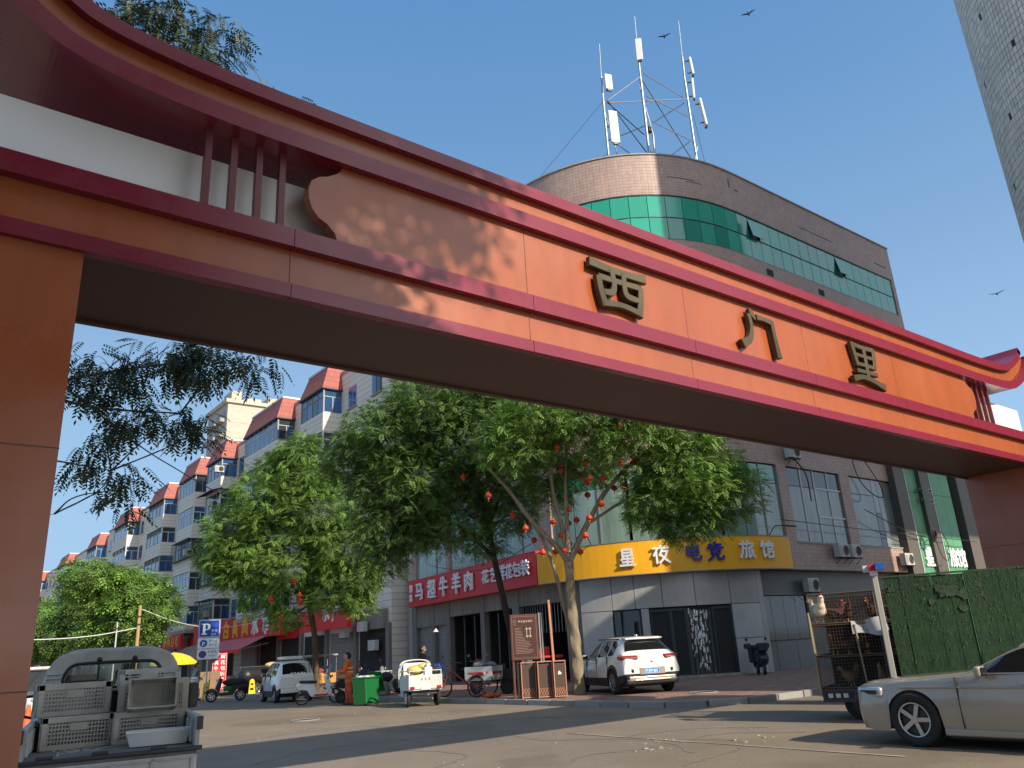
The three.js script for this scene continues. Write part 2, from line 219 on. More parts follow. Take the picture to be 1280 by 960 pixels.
// ---------------------------------------------------------------- glyphs: strokes on a 100 grid, y down
const GLYPH = {
  星: '25,8 75,8 75,40 25,40 25,8;25,24 75,24;30,48 18,62;22,58 82,58;50,45 50,92;24,75 78,75;10,92 90,92',
  夜: '50,3 50,12;8,16 92,16;32,18 10,55;24,42 24,95;58,20 42,55;54,34 84,34 70,65 40,95;48,50 66,74 94,95',
  电: '20,22 80,22 80,64 20,64 20,22;20,43 80,43;50,5 50,78 60,90 90,90 94,76',
  竞: '50,3 50,12;15,15 85,15;35,18 38,28;65,18 60,28;6,32 94,32;28,42 72,42 72,62 28,62 28,42;40,64 34,80 8,95;60,64 60,86 70,93 90,92 94,80',
  旅: '25,4 30,14;6,20 50,20;24,20 22,55 8,92;24,42 44,42 42,85 34,92;62,4 50,30;58,18 94,18;88,30 62,42;62,42 62,92 76,82;76,38 84,66 96,92;92,56 78,66',
  馆: '22,4 8,34;18,20 40,20 34,34;22,36 22,90 38,78;66,4 68,14;44,28 44,16 92,16 92,28;54,28 84,28 84,48 54,48;54,28 54,94;54,62 88,62 88,90 54,90',
  马: '15,12 74,12 70,48;30,12 26,48 88,48 84,88 70,92;8,70 70,70',
  超: '10,16 46,16;28,4 28,50;6,34 50,34;28,50 28,78;28,62 46,62;18,58 10,90;12,84 40,92 95,92;52,10 90,10 86,36 78,38;70,10 52,40;56,50 88,50 88,76 56,76 56,50',
  牛: '28,6 14,38;22,28 84,28;6,58 94,58;50,4 50,96', 羊: '30,4 38,18;70,4 60,18;14,24 86,24;20,44 80,44;6,66 94,66;50,24 50,96',
  肉: '14,94 14,22 86,22 86,90 74,92;50,4 48,30 26,50;50,26 76,48;48,52 28,76;48,56 74,76', 花: '6,20 94,20;32,6 32,32;68,6 68,32;34,38 8,70;24,56 24,94;84,46 52,72;56,38 56,84 64,90 92,88 94,74',
  艺: '6,20 94,20;32,6 32,32;68,6 68,32;20,46 78,46 22,80 26,92 90,92 92,76', 鲜: '22,4 6,30;16,18 40,18 32,30;10,32 42,32 42,66 10,66 10,32;26,32 26,66;10,49 42,49;4,80 48,76;60,6 66,18;86,6 80,18;54,24 94,24;56,44 92,44;52,66 96,66;74,24 74,94',
  包: '30,4 8,38;26,20 88,20 86,66 74,68;26,40 62,40 62,58 26,58;26,40 26,84 34,90 90,90 92,74', 装: '10,10 18,20;6,38 26,28;28,4 28,42;40,18 92,18;66,4 66,36;44,36 88,36;50,42 50,50;6,52 94,52;46,54 8,84;32,68 32,94 50,84;54,54 92,92;84,60 66,72',
  清: '10,8 18,16;6,30 14,38;8,92 24,60;36,14 90,14;42,26 86,26;32,38 94,38;62,4 62,38;44,94 44,48 84,48 84,90;44,62 84,62;44,74 84,74', 真: '10,16 90,16;50,4 50,26;24,26 76,26 76,74 24,74 24,26;24,42 76,42;24,58 76,58;4,76 96,76;34,80 12,94;64,80 88,94',
  水: '50,4 50,88 40,94;8,30 38,30 8,84;84,16 60,40;54,34 94,84', 产: '50,3 50,12;10,16 90,16;30,22 36,32;70,22 62,32;14,38 90,38;22,38 20,66 6,94',
  毛: '78,6 16,18;12,38 84,30;6,60 94,52;46,14 46,82 56,92 90,90 94,76', 白: '50,4 38,20;18,22 82,22 82,92 18,92 18,22;18,56 82,56', 肖: '50,4 50,30;22,10 32,26;78,10 68,26;20,94 20,38 80,38 80,90;20,54 80,54;20,70 80,70', 市: '50,4 50,16;6,20 94,20;20,82 20,38 80,38 80,78;50,20 50,96', 尚: '50,4 50,26;24,10 32,24;76,10 68,24;12,94 12,32 88,32 88,90;34,50 66,50 66,74 34,74 34,50',
};
function glyph(ch, size, w, depth, step = .0006) {   // strokes as bars standing on the z = 0 plane, centred
  const out = []; let k = 0;
  for (const st of GLYPH[ch].split(';')) {
    const p = st.split(' ').map((q) => q.split(',').map(Number));
    for (let i = 1; i < p.length; i++) {
      const [a, b] = [p[i - 1], p[i]], dx = (b[0] - a[0]) / 100 * size, dy = -(b[1] - a[1]) / 100 * size, l = Math.hypot(dx, dy) + w * .8, d = depth + step * (k++ % 12);
      out.push(box(l, w, d, ((a[0] + b[0]) / 2 - 50) / 100 * size, (50 - (a[1] + b[1]) / 2) / 100 * size, d / 2, 0, 0, Math.atan2(dy, dx)));
    }
  }
  return out;
}
function brush(pts, depth) {   // [x, y, width] points -> one solid tapering stroke
  const c = new THREE.CatmullRomCurve3(pts.map((p) => V3(p[0], p[1], p[2]))), n = Math.max(2, (pts.length - 1) * 5), L = [], Rr = [];
  for (let i = 0; i <= n; i++) { const p = pts.length === 2 ? V3(...pts[0]).lerp(V3(...pts[1]), i / n) : c.getPoint(i / n), t = c.getTangent(i / n); const l = Math.hypot(t.x, t.y) || 1, k = p.z / 2; L.push([p.x - t.y / l * k, p.y + t.x / l * k]); Rr.push([p.x + t.y / l * k, p.y - t.x / l * k]); }
  return extrude(shapeOf([...L, ...Rr.reverse()]), depth, .006, 4);
}

// ---------------------------------------------------------------- the gateway over the road
{
  const Zf = 5.75, D = 1.3, X0 = 8.94;
  const gate = thing('gateway_arch', 'big orange gateway with crimson mouldings and three bronze characters spanning the road', 'gateway', X0, 0, Zf);
  const lx = (x) => x - X0, B = (x0, x1, y0, y1, f, b) => bx(lx(x0), lx(x1), y0, y1, -b, f);   // f: metres in front of the face, b: behind it
  const seams = [-.34, 2.27, 4.82, 7.33, 9.89, 12.4, 14.95, 18.22];
  for (const [a, b] of [[-.42, .765], [17.25, 18.2]]) {
    const p = part('pillar', B(a, b, 0, 4.335, 0, D), M.orange, gate);
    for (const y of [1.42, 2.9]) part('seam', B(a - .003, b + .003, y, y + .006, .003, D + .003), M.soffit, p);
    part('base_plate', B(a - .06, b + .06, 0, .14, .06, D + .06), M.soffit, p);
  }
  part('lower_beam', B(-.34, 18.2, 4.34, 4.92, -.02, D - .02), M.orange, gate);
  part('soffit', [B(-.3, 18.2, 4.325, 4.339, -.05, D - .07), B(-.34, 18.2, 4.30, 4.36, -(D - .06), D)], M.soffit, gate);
  for (let i = 1; i < seams.length; i++) {
    const a = seams[i - 1] + .003, b = seams[i] - .003 - (i === 7 ? .02 : 0);
    part('beam_panel', B(a, b, 4.44, 4.76, .0, .02), M.orange, gate);
    part('moulding', B(a, b, 4.318, 4.44, .05, .05), M.crimson, gate);
    part('moulding', B(a, b, 4.76, 4.927, .09, .06), M.crimson, gate);
  }
  // sign panel between the bars, its ends cut as brackets
  const bl = [[2.73, 5.74], [2.72, 5.70], [2.68, 5.65], [2.59, 5.59], [2.51, 5.56], [2.44, 5.5], [2.415, 5.42], [2.42, 5.32], [2.455, 5.22], [2.52, 5.15], [2.6, 5.11], [2.67, 5.04], [2.71, 4.92]];
  const brr = bl.map(([x, y]) => [17.705 - x, y]).reverse();
  const mids = [2.7, 4.82, 7.33, 9.89, 12.4, 15];
  for (let i = 1; i < mids.length; i++) {
    const a = mids[i - 1] + .003, b = mids[i] - .003;
    const pts = i === 1 ? [...bl, [b, 4.92], [b, 5.74]] : i === 5 ? [[a, 4.92], ...brr, [a, 5.74]] : [[a, 4.92], [b, 4.92], [b, 5.74], [a, 5.74]];
    const g = extrude(shapeOf(pts.map(([x, y]) => [lx(x), y])), .1); g.translate(0, 0, -.1); part('sign_panel', g, M.orange, gate);
  }
  part('back_panel', B(-.3, 18, 4.9, 5.6, -.3, .36), M.white, gate);
  for (const x of [1.575, 1.785, 2.0, 2.205, 15.42, 15.63, 15.86, 16.09]) part('bar', bx(lx(x) - .027, lx(x) + .027, 4.92, 5.76, -.13, -.07), M.bar, gate);
  // upswept cornice: one curve, bands offset from it
  const low = [[-.34, 6.66], [-.325, 6.56], [-.2, 6.37], [-.07, 6.25], [.1, 6.13], [.22, 6.045], [.40, 5.935], [.58, 5.87], [.77, 5.825], [1.06, 5.785], [1.4, 5.755], [1.8, 5.735], [2.3, 5.728], [5, 5.726], [9, 5.726], [13, 5.726], [15.4, 5.728], [16.1, 5.742], [16.6, 5.765], [17.09, 5.84], [17.51, 6.01], [17.9, 6.24], [18.1, 6.44], [18.2, 6.57], [18.22, 6.66]];
  const cv = new THREE.CatmullRomCurve3(low.map((p) => V3(p[0], p[1], 0)), false, 'centripetal'), N = 420, F = [];
  for (let i = 0; i <= N; i++) { const p = cv.getPointAt(i / N), t = cv.getTangentAt(i / N); F.push([p.x, p.y, -t.y, t.x]); }
  const band = (t0, t1, f, b, i0 = 0, i1 = N) => {
    const pos = [], idx = []; let n = 0;
    for (let i = i0; i <= i1; i++) { const [x, y, nx, ny] = F[i]; for (const [t, z] of [[t0, f], [t1, f], [t1, -b], [t0, -b]]) pos.push(lx(x + nx * t), y + ny * t, z); }
    const quad = (a, b2, c, d) => idx.push(a, b2, c, a, c, d);
    for (let i = 0; i < i1 - i0; i++) { const o = i * 4, p = o + 4; quad(o, p, p + 1, o + 1); quad(o + 1, p + 1, p + 2, o + 2); quad(o + 2, p + 2, p + 3, o + 3); quad(o + 3, p + 3, p, o); n = p; }
    quad(0, 1, 2, 3); quad(n + 3, n + 2, n + 1, n);
    const g = new THREE.BufferGeometry(); g.setAttribute('position', new THREE.Float32BufferAttribute(pos, 3)); g.setIndex(idx);
    const q = g.toNonIndexed(); q.computeVertexNormals(); return q;
  };
  part('cornice', band(.006, .46, -.015, D - .015), M.orange, gate);
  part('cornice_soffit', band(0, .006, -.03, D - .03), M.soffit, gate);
  const cut = seams.map((s, k) => k === 0 ? 0 : k === 7 ? N : F.findIndex((f) => f[0] >= s));
  for (let k = 1; k < cut.length; k++) {
    const a = cut[k - 1], b = cut[k];
    part('cornice_panel', band(.157, .371, 0, .015, a, b), M.orange, gate);
    part('moulding', band(-.004, .157, .085, D + .02, a, b), M.crimson, gate);
    part('moulding', band(.371, .502, .085, D + .02, a, b), M.crimson, gate);
  }
  // bronze characters, brush-shaped strokes
  const chars = {
    西: [[5.65, 6.6, 5.03, 5.61], [[[3, 10, 13], [30, 14, 11], [60, 15, 10], [97, 12, 13]], [[16, 36, 10], [17, 60, 10], [23, 97, 11]], [[16, 37, 9], [50, 37, 8], [84, 36, 9]], [[86, 35, 10], [84, 65, 10], [79, 99, 12]], [[20, 92, 9], [50, 87, 8], [80, 93, 9]], [[38, 16, 9], [40, 48, 9], [36, 64, 10], [22, 68, 8]], [[58, 16, 9], [57, 46, 9], [60, 62, 10], [80, 66, 8]]]],
    门: [[8.26, 9.16, 5.0, 5.66], [[[34, 6, 3], [38, 14, 11], [45, 26, 4]], [[30, 18, 9], [33, 45, 8], [26, 72, 11], [6, 88, 16]], [[50, 20, 10], [66, 20, 8], [84, 22, 10]], [[86, 18, 9], [88, 55, 9], [92, 98, 12]]]],
    里: [[10.92, 11.84, 5.0, 5.66], [[[16, 4, 10], [20, 30, 10], [24, 58, 9]], [[15, 8, 9], [50, 10, 8], [82, 8, 9]], [[82, 6, 11], [80, 30, 11], [76, 56, 10]], [[20, 32, 7], [50, 32, 6], [80, 31, 7]], [[22, 55, 7], [50, 54, 7], [78, 54, 7]], [[50, 6, 10], [50, 50, 10], [49, 90, 11]], [[18, 72, 8], [50, 71, 7], [80, 70, 8]], [[2, 95, 12], [30, 86, 9], [60, 88, 10], [98, 98, 14]]]],
  };
  for (const k of Object.keys(chars)) {
    const [[x0, x1, y0, y1], st] = chars[k], sx = (x1 - x0) / 100, sy = (y1 - y0) / 100, gs = [];
    st.forEach((s, i) => { const g = brush(s.map(([x, y, w]) => [lx(x0 + x * sx), y1 - y * sy, w * sx * .8]), .055 + .0012 * i); g.translate(0, 0, .03); gs.push(g); });
    const c = part('bronze_character', gs, M.bronze, gate);
    for (const s of st.slice(0, 3)) part('standoff', cyl(.012, .012, .05, lx(x0 + s[1][0] * sx), y1 - s[1][1] * sy, .012, Math.PI / 2), M.darkSteel, c);
  }
}
// ---------------------------------------------------------------- hotel on the corner: a plan curve, everything follows it
const HX = 30, HZ = 26;
const HP = [[24.2, 41], [22.5, 27.6], [22.75, 25.3], [23.4, 23.7], [24.3, 22.4], [25.5, 21.35], [26.9, 20.6], [28.6, 20.15], [30.6, 20.0], [45.65, 20]];
const HF = []; {
  const c = new THREE.CatmullRomCurve3(HP.map(([x, z]) => V3(x, 0, z)), false, 'centripetal'), pts = [];
  for (let i = 0; i < 8; i++) { pts.push(...(i === 0 ? [V3(...[24.2, 0, 41]), V3(22.5, 0, 27.6)] : [])); }
  const mid = []; for (let i = 0; i <= 160; i++) mid.push(c.getPoint(1 / 9 + i / 160 * 7 / 9));
  const all = [V3(24.2, 0, 41), ...mid, V3(45.65, 0, 20)]; let s = 0;
  all.forEach((p, i) => { if (i) s += p.distanceTo(all[i - 1]); HF.push([s, p.x, p.z]); });
}
const HL = HF[HF.length - 1][0];
function hAt(s) {   // [X, Z, outward x, outward z]
  let i = 1; while (i < HF.length - 1 && HF[i][0] < s) i++;
  const a = HF[i - 1], b = HF[i], t = (s - a[0]) / (b[0] - a[0]), d = Math.hypot(b[1] - a[1], b[2] - a[2]), dx = (b[1] - a[1]) / d, dz = (b[2] - a[2]) / d;
  return [a[1] + (b[1] - a[1]) * t, a[2] + (b[2] - a[2]) * t, dz, -dx];
}
const hX = (X) => HL - (45.65 - X);
function ribbon(s0, s1, y0, y1, out, thick, ds = .33) {   // slab that follows the facade
  const n = Math.max(1, Math.ceil((s1 - s0) / ds)), pos = [], uv = [], tri = (A, B2, Cc, Dd) => { for (const q of [A, B2, Cc, A, Cc, Dd]) { pos.push(q[0], q[1], q[2]); uv.push(q[3], q[4]); } };
  const P = (s, y, o, u, v) => { const [x, z, nx, nz] = hAt(s); return [x + nx * o - HX, y, -(z + nz * o - HZ), u, v]; };
  for (let i = 0; i < n; i++) {
    const a = s0 + (s1 - s0) * i / n, b = s0 + (s1 - s0) * (i + 1) / n, i0 = out - thick;
    tri(P(a, y0, out, a, y0), P(b, y0, out, b, y0), P(b, y1, out, b, y1), P(a, y1, out, a, y1));
    tri(P(b, y0, i0, b, y0), P(a, y0, i0, a, y0), P(a, y1, i0, a, y1), P(b, y1, i0, b, y1));
    tri(P(a, y1, out, a, 0), P(b, y1, out, b, 0), P(b, y1, i0, b, thick), P(a, y1, i0, a, thick));
    tri(P(a, y0, i0, a, 0), P(b, y0, i0, b, 0), P(b, y0, out, b, thick), P(a, y0, out, a, thick));
  }
  tri(P(s0, y0, out - thick, 0, y0), P(s0, y0, out, thick, y0), P(s0, y1, out, thick, y1), P(s0, y1, out - thick, 0, y1));
  tri(P(s1, y0, out, 0, y0), P(s1, y0, out - thick, thick, y0), P(s1, y1, out - thick, thick, y1), P(s1, y1, out, 0, y1));
  const g = new THREE.BufferGeometry(); g.setAttribute('position', new THREE.Float32BufferAttribute(pos, 3)); g.setAttribute('uv', new THREE.Float32BufferAttribute(uv, 2)); g.computeVertexNormals(); return g;
}
const onH = (o, s, y, out, turn = 0) => { const [x, z, nx, nz] = hAt(s); o.position.set(x + nx * out - HX, y, -(z + nz * out - HZ)); o.rotation.y = Math.atan2(nx, -nz) + turn; return o; };   // local +z faces the street
const hotel = thing('hotel_building', 'pink tiled corner hotel with a rounded front and a band of green glass', 'building', HX, 0, HZ);
{
  const rb = (name, m, s0, s1, y0, y1, o, t) => part(name, ribbon(s0, s1, y0, y1, o, t), m, hotel, true);
  const E2 = hX(41.25);
  const parapet = rb('parapet', M.pinkTile, 0, HL, 21.33, 23.49, 0, .4);
  part('coping', ribbon(-.02, HL + .02, 23.49, 23.56, .05, .5), M.concrete, parapet, true);
  for (const [s, y, w, h] of [[21.9, 22.3, 1.5, .03], [22.9, 22.18, .9, .03], [hX(30.2), 22.6, .06, .5], [hX(30.6), 22.55, .3, .05], [hX(36), 22.1, 3.2, .04], [hX(43.6), 22, 1.4, .05]]) part('lost_tiles', ribbon(s, s + w, y, y + h, .006, .05), M.dark, parapet, true);
  rb('wall', M.pinkTile, 0, HL, 8.6, 18.97, 0, .4);
  rb('end_pier', M.pinkTile, hX(45.27), HL, 18.97, 21.33, 0, .4);
  rb('tile_band', M.pinkTile, 0, E2, 4.07, 5.24, 0, .5);
  // roof and back walls close the block
  const roof = shapeOf([...Array.from({ length: 40 }, (_, i) => { const [x, z, nx, nz] = hAt(HL * i / 39); return [x - nx * .3 - HX, z - nz * .3 - HZ]; }), [45.35 - HX, 41 - HZ]]);
  const rg = extrude(roof, .2); rg.rotateX(-Math.PI / 2); rg.translate(0, 22.4, 0); part('roof', rg, M.concrete, hotel);
  part('back_wall', [bx(45.25 - HX, 45.65 - HX, 0, 23.49, -(41 - HZ), -(20.41 - HZ)), bx(24.2 - HX, 45.65 - HX, 0, 23.49, -(41.4 - HZ), -(41 - HZ))], M.concrete, hotel);
  // upper strip of green panes
  const f0 = 6, f1 = hX(45.27), wn = rb('window', M.frameDark, f0, f1, 18.97, 21.33, -.16, .1);
  part('frame', [ribbon(f0, f1, 18.97, 19.02, -.02, .14), ribbon(f0, f1, 21.28, 21.33, -.02, .14), ribbon(f0, f1, 20.13, 20.17, -.03, .13)], M.frameDark, wn, true);
  const pw = .87, np = Math.floor((f1 - f0) / pw), pg = new THREE.BoxGeometry(pw - .035, 1.09, .03); boxUV(pg); pg.userData.ready = true;
  for (let i = 0; i < np; i++) for (const r of [0, 1]) {
    const s = f1 - (i + .5) * pw, open = r === 1 && (i === 6 || i === 15);
    const p = part('pane', pg, [M.greenGlass, M.greenGlass2, M.greenGlass, M.greenGlass3][Math.floor(hash(i, r, 17) * 4)], wn);
    onH(p, s, r ? 20.725 : 19.575, -.07 + (open ? .11 : 0)); p.rotation.order = 'YXZ'; p.rotation.x = (hash(i, r, 18) - .5) * .012 - (open ? .2 : 0); p.rotation.y += (hash(i, r, 19) - .5) * .014;
  }
  // a lower floor of windows, mostly behind the gate and the trees
  const midPane = new THREE.BoxGeometry(1.2, 1.9, .04); boxUV(midPane); midPane.userData.ready = true;
  const mw = rb('window', M.frameDark, 1, hX(44.6), 11.3, 13.3, .004, .1);
  for (let i = 0; i < 26; i++) { const s = 1.8 + i * 1.28; if (s < hX(44.6) - .7) onH(part('pane', midPane, i % 3 ? M.winDark : M.paleGlass, mw), s, 12.3, .03); }
  for (const x of [32.5, 37]) onH(part('vent_hole', box(.5, .34, .1), M.dark, hotel), hX(x), 18.5, -.03);
  // second floor: big curtained panes between tiled piers
  const bays = [[.6, 4.6], [5, 9.2], [9.6, 13.9], [14.75, 18.4], [18.5, 22.3], [22.4, hX(30.34)], [hX(31.03), hX(35.33)], [hX(36.15), E2]];
  for (let i = 1; i < bays.length; i++) if (bays[i][0] - bays[i - 1][1] > .2) rb('pier', M.pinkTile, bays[i - 1][1], bays[i][0], 5.24, 8.6, 0, .4);
  rb('pier', M.pinkTile, 0, .6, 5.24, 8.6, 0, .4);
  bays.forEach(([a, b], k) => {
    const w = rb('window', M.frameDark, a, b, 5.24, 8.6, -.2, .08), cols = k === 6 ? [0, .26, .5, .76, 1] : k === 7 ? [0, .42, .52, .86, .92, 1] : Array.from({ length: Math.round((b - a) / 1.25) + 1 }, (_, i, q) => i / Math.round((b - a) / 1.25));
    for (let i = 1; i < cols.length; i++) {
      const c0 = a + (b - a) * cols[i - 1], c1 = a + (b - a) * cols[i], narrow = c1 - c0 < .6 && k === 7, rows = k === 6 && i >= 3 ? [5.28, 6.45, 7.75, 8.56] : narrow ? [5.28, 6.9, 8.56] : [5.28, 7.75, 8.56];
      for (let r = 1; r < rows.length; r++) {
        const m = narrow && r === 1 ? M.darkGlass : k > 5 ? (r === rows.length - 1 && k === 6 ? M.winDark : M.greyGlass) : r === rows.length - 1 && hash(i, k, 4) > .5 ? M.greenGlass3 : M.paleGlass;
        const q = part('pane', ribbon(c0 + .02, c1 - .02, rows[r - 1] + .015, rows[r] - .015, -.1, .03), m, w, true); q.userData.label = undefined;
      }
      if (k === 6 && i >= 3) for (const y of [6.45, 7.75]) part('mullion', ribbon(c0, c1, y - .035, y + .035, -.06, .08), M.frameWhite, w, true);
      if (k === 6 && i >= 2 || i === cols.length - 1 && k < 6) part('mullion', ribbon(c0 - .03, c0 + .03, 5.26, 8.58, -.06, .08), k === 6 ? M.frameWhite : M.frameGrey, w, true);
    }
    part('sill', ribbon(a, b, 5.2, 5.26, .04, .3), M.concrete, w, true);
  });
  // ground floor front: grey cladding panels, glass doors
  rb('backing', M.dark, 15.9, 23.6, .12, 4.07, -.1, .2);
  const pn = (s0, s1, y0, y1, m) => part('cladding_panel', ribbon(s0 + .012, s1 - .012, y0 + .012, y1 - .012, 0, .08), m, hotel, true);
  for (const [a, b] of [[16, 17.42], [17.42, 18.35], [18.35, 19.44], [19.44, 20.74], [20.74, 22.2], [22.2, 23.55]]) pn(a, b, 2.76, 4.07, M.panelGrey);
  pn(16, 17.38, .12, 2.76, M.panelGrey); pn(17.38, 18.54, .12, .9, M.panelGrey); pn(18.54, 18.86, .12, 2.76, M.panelGrey);
  pn(22.2, 23.55, 1.45, 2.76, M.panelLight); pn(22.2, 23.55, .12, 1.45, M.panelLight);
  rb('ground_wall', M.plaster, 15.3, 16, .12, 4.07, -.06, .3);
  const sw = rb('window', M.frameDark, 17.4, 18.52, .9, 2.75, -.07, .05); part('pane', ribbon(17.45, 18.47, .95, 2.7, -.03, .03), M.darkGlass, sw, true);
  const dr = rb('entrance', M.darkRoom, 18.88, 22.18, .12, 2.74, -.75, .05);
  for (const [a, b] of [[18.88, 19.7], [19.7, 20.3], [21.35, 22.18]]) {
    const leaf = part('door', ribbon(a, b, .14, 2.7, -.12, .05), M.darkGlass, hotel, true);
    part('door_frame', [ribbon(a, a + .07, .14, 2.7, -.07, .1), ribbon(b - .07, b, .14, 2.7, -.07, .1), ribbon(a, b, 2.6, 2.7, -.06, .1), ribbon(a, b, .14, .24, -.06, .1)], M.frameDark, leaf, true);
    if (b - a > .7) part('sticker', ribbon(a + .2, b - .12, 1.22, 1.36, -.11, .012), std([.35, .3, .06], .6), leaf, true);
  }
  for (let i = 0; i < 12; i++) { const s = 20.3 + i * .088, m = part('curtain_strip', ribbon(s, s + .1, .16, 2.6, -.1 - .05 * (i % 2), .012), phys([.3, .31, .3], .12, { transmission: .75, thickness: 0 }), dr, true); m.userData.kind = undefined; }
  const cr = []; for (let i = 0; i < 90; i++) { const s = 20.4 + .62 * hash(i, 1, 33) + .1 * Math.sin(i), y = .3 + 2.2 * hash(i, 2, 33); cr.push(ribbon(s, s + .015 + .05 * hash(i, 3, 33), y, y + .04 + .22 * hash(i, 4, 33), -.075, .012)); }
  tag(part('curtain_creases', cr, phys([.6, .6, .58], .1, { clearcoat: 1 }), dr, true), null, null, null, 'stuff');
  part('step', ribbon(18.8, 22.3, .1, .2, .25, .5), M.concrete, hotel, true);
  // recessed ground floor to the right of the corner pier
  part('ground_wall', [ribbon(23.7, E2 - .01, .12, 1.24, -.55, .2), ribbon(23.7, 23.98, 1.24, 3.07, -.55, .2), ribbon(27.4, 29, 1.24, 3.07, -.55, .2), ribbon(23.7, E2 - .01, 3.07, 4.06, -.55, .2), ribbon(29, E2, 1.24, 3.07, -.56, .2)], std([.17, .18, .18], .5, { map: T.grime }), hotel, true);
  for (const s of [24.7, 26.1, 27.5, 28.9]) part('joint', ribbon(s, s + .02, .13, 1.24, -.545, .02), M.dark, hotel, true);
  const gw = rb('window', M.frameDark, 23.98, 27.4, 1.24, 3.07, -.7, .05); for (let i = 0; i < 4; i++) part('pane', ribbon(24.0 + i * .85, 24.83 + i * .85, 1.28, 3.03, -.64, .02), M.darkGlass, gw, true);
  part('pier', ribbon(23.55, 23.8, .12, 4.07, .0, .75), M.panelGrey, hotel, true);
  // shops under the red sign: shutters, dark rooms, piers
  for (const [a, b, kind] of [[.5, 2.6, 's'], [2.9, 4.4, 's'], [4.8, 8.2, 'o'], [8.6, 11.3, 'o'], [11.9, 15.2, 'g']]) {
    if (kind === 's') part('roller_shutter', ribbon(a, b, .12, 2.95, -.25, .05), M.shutter, hotel, true);
    else {
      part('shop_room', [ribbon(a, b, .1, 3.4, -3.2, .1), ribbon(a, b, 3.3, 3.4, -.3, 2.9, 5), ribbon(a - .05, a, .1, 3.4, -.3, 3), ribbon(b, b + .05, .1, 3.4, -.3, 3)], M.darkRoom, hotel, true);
      if (kind === 'g') for (let i = 0; i < 16; i++) part('grille_bar', ribbon(a + .1 + i * .2, a + .125 + i * .2, 2.1, 3.35, -.2, .025), M.frameGrey, hotel, true);
      else for (let i = 0; i < 4; i++) part('door_frame', ribbon(a + i * (b - a) / 3 - (i ? .05 : 0), a + .05 + i * (b - a) / 3, .12, 3.2, -.3, .06), M.frameDark, hotel, true);
    }
    part('lintel', ribbon(a - .1, b + .1, kind === 's' ? 2.95 : 3.3, 4.06, -.06, .4), M.plaster, hotel, true);
  }
  for (const [a, b] of [[0, .5], [2.6, 2.9], [4.4, 4.8], [8.2, 8.6], [11.3, 11.9], [15.2, 15.35]]) rb('ground_pier', M.plaster, a, b, .12, 4.06, -.03, .4);
}
{ // signs along the front
  const sgn = (name, label, s0, s1, y0, y1, m, out, lean = 0) => { const [X, Z] = hAt((s0 + s1) / 2), t = thing(name, label, 'shop sign', HX, 0, HZ); return t; };
  const o = sgn('shop_sign', 'long orange hotel sign curving round the corner with white and blue characters', 0, 0);
  part('board', ribbon(14.18, 25.35, 4.08, 5.36, .42, .34), M.orangeSign, o, true); for (const [a, b] of [[5.36, 5.4], [4.04, 4.08]]) part('board_edge', ribbon(14.17, 25.36, a, b, .44, .4), M.frameGrey, o, true);
  const word = (t, list, size, w, dep, out) => { for (const [ch, s, y, m] of list) { const c = part('character', glyph(ch, size, w, dep), m, t); onH(c, s, y, out); } };
  word(o, [['星', 18.3, 4.74, M.letterWhite], ['夜', 19.55, 4.76, M.letterWhite], ['电', 20.72, 4.78, M.letterBlue], ['竞', 21.6, 4.78, M.letterBlue], ['旅', 22.9, 4.8, M.letterWhite], ['馆', 23.9, 4.8, M.letterWhite]], .72, .082, .06, .47);
  for (const s of [16.9, 24.2]) { const a = part('lamp_arm', [rod([0, .6, .4], [0, .95, .8], .02), rod([0, .95, .8], [.1, .85, 1.5], .02), box(.42, .05, .2, .1, .82, 1.55, .3)], M.darkSteel, o); onH(a, s, 4.78, 0); }
  const r = sgn('shop_sign', 'long red butcher and flower shop sign with white characters under the green windows', 0, 0);
  part('board', ribbon(.43, 14.1, 4.1, 5.47, .4, .32), M.redSign, r, true); for (const [a, b] of [[5.47, 5.5], [4.07, 4.1]]) part('board_edge', ribbon(.42, 14.11, a, b, .42, .36), M.redBright, r, true);
  const L = [['马', 2.15], ['超', 3.75], ['牛', 5.25], ['羊', 6.75], ['肉', 8.1]].map(([c, s]) => [c, s, 4.82, M.letterWhite]);
  word(r, L, .98, .115, .09, .44);
  word(r, [['花', 9.85], ['艺', 10.65], ['鲜', 11.4], ['花', 12.1], ['包', 12.78], ['装', 13.5]].map(([c, s]) => [c, s, 4.85, M.letterWhite]), .68, .064, .08, .44);
  word(r, [['清', .98, 5.05, M.letterWhite], ['真', .98, 4.55, M.letterWhite]], .42, .06, .06, .44);
}
// ---------------------------------------------------------------- outdoor air conditioners
function airConditioner(label) {   // front towards +z
  const t = thing('air_conditioner', label, 'air conditioner', 0, 0, 0, 0, 'air conditioners on the street walls');
  part('casing', rbox(.82, .58, .3, .02, 0, .29, 0), M.acWhite, t);
  const ring = new THREE.TorusGeometry(.22, .02, 6, 24); ring.translate(.13, .29, .155); part('fan_grille', [ring, ...[.06, .13].map((r) => { const g = new THREE.TorusGeometry(r, .006, 4, 18); return g.translate(.13, .29, .165); })], M.frameGrey, t);
  part('fan_mouth', cyl(.21, .21, .01, .13, .29, .152, Math.PI / 2, 0, 0, 24), M.dark, t);
  part('louvre', Array.from({ length: 7 }, (_, i) => box(.18, .03, .02, -.27, .1 + i * .06, .152)), M.frameGrey, t);
  part('bracket', [box(.6, .02, .02, 0, -.02, -.1), box(.04, .03, .42, -.3, -.02, -.02), box(.04, .03, .42, .3, -.02, -.02), rod([-.3, -.03, .14], [-.3, -.3, -.2], .012), rod([.3, -.03, .14], [.3, -.3, -.2], .012)], M.darkSteel, t);
  return t;
}
const acs = [];
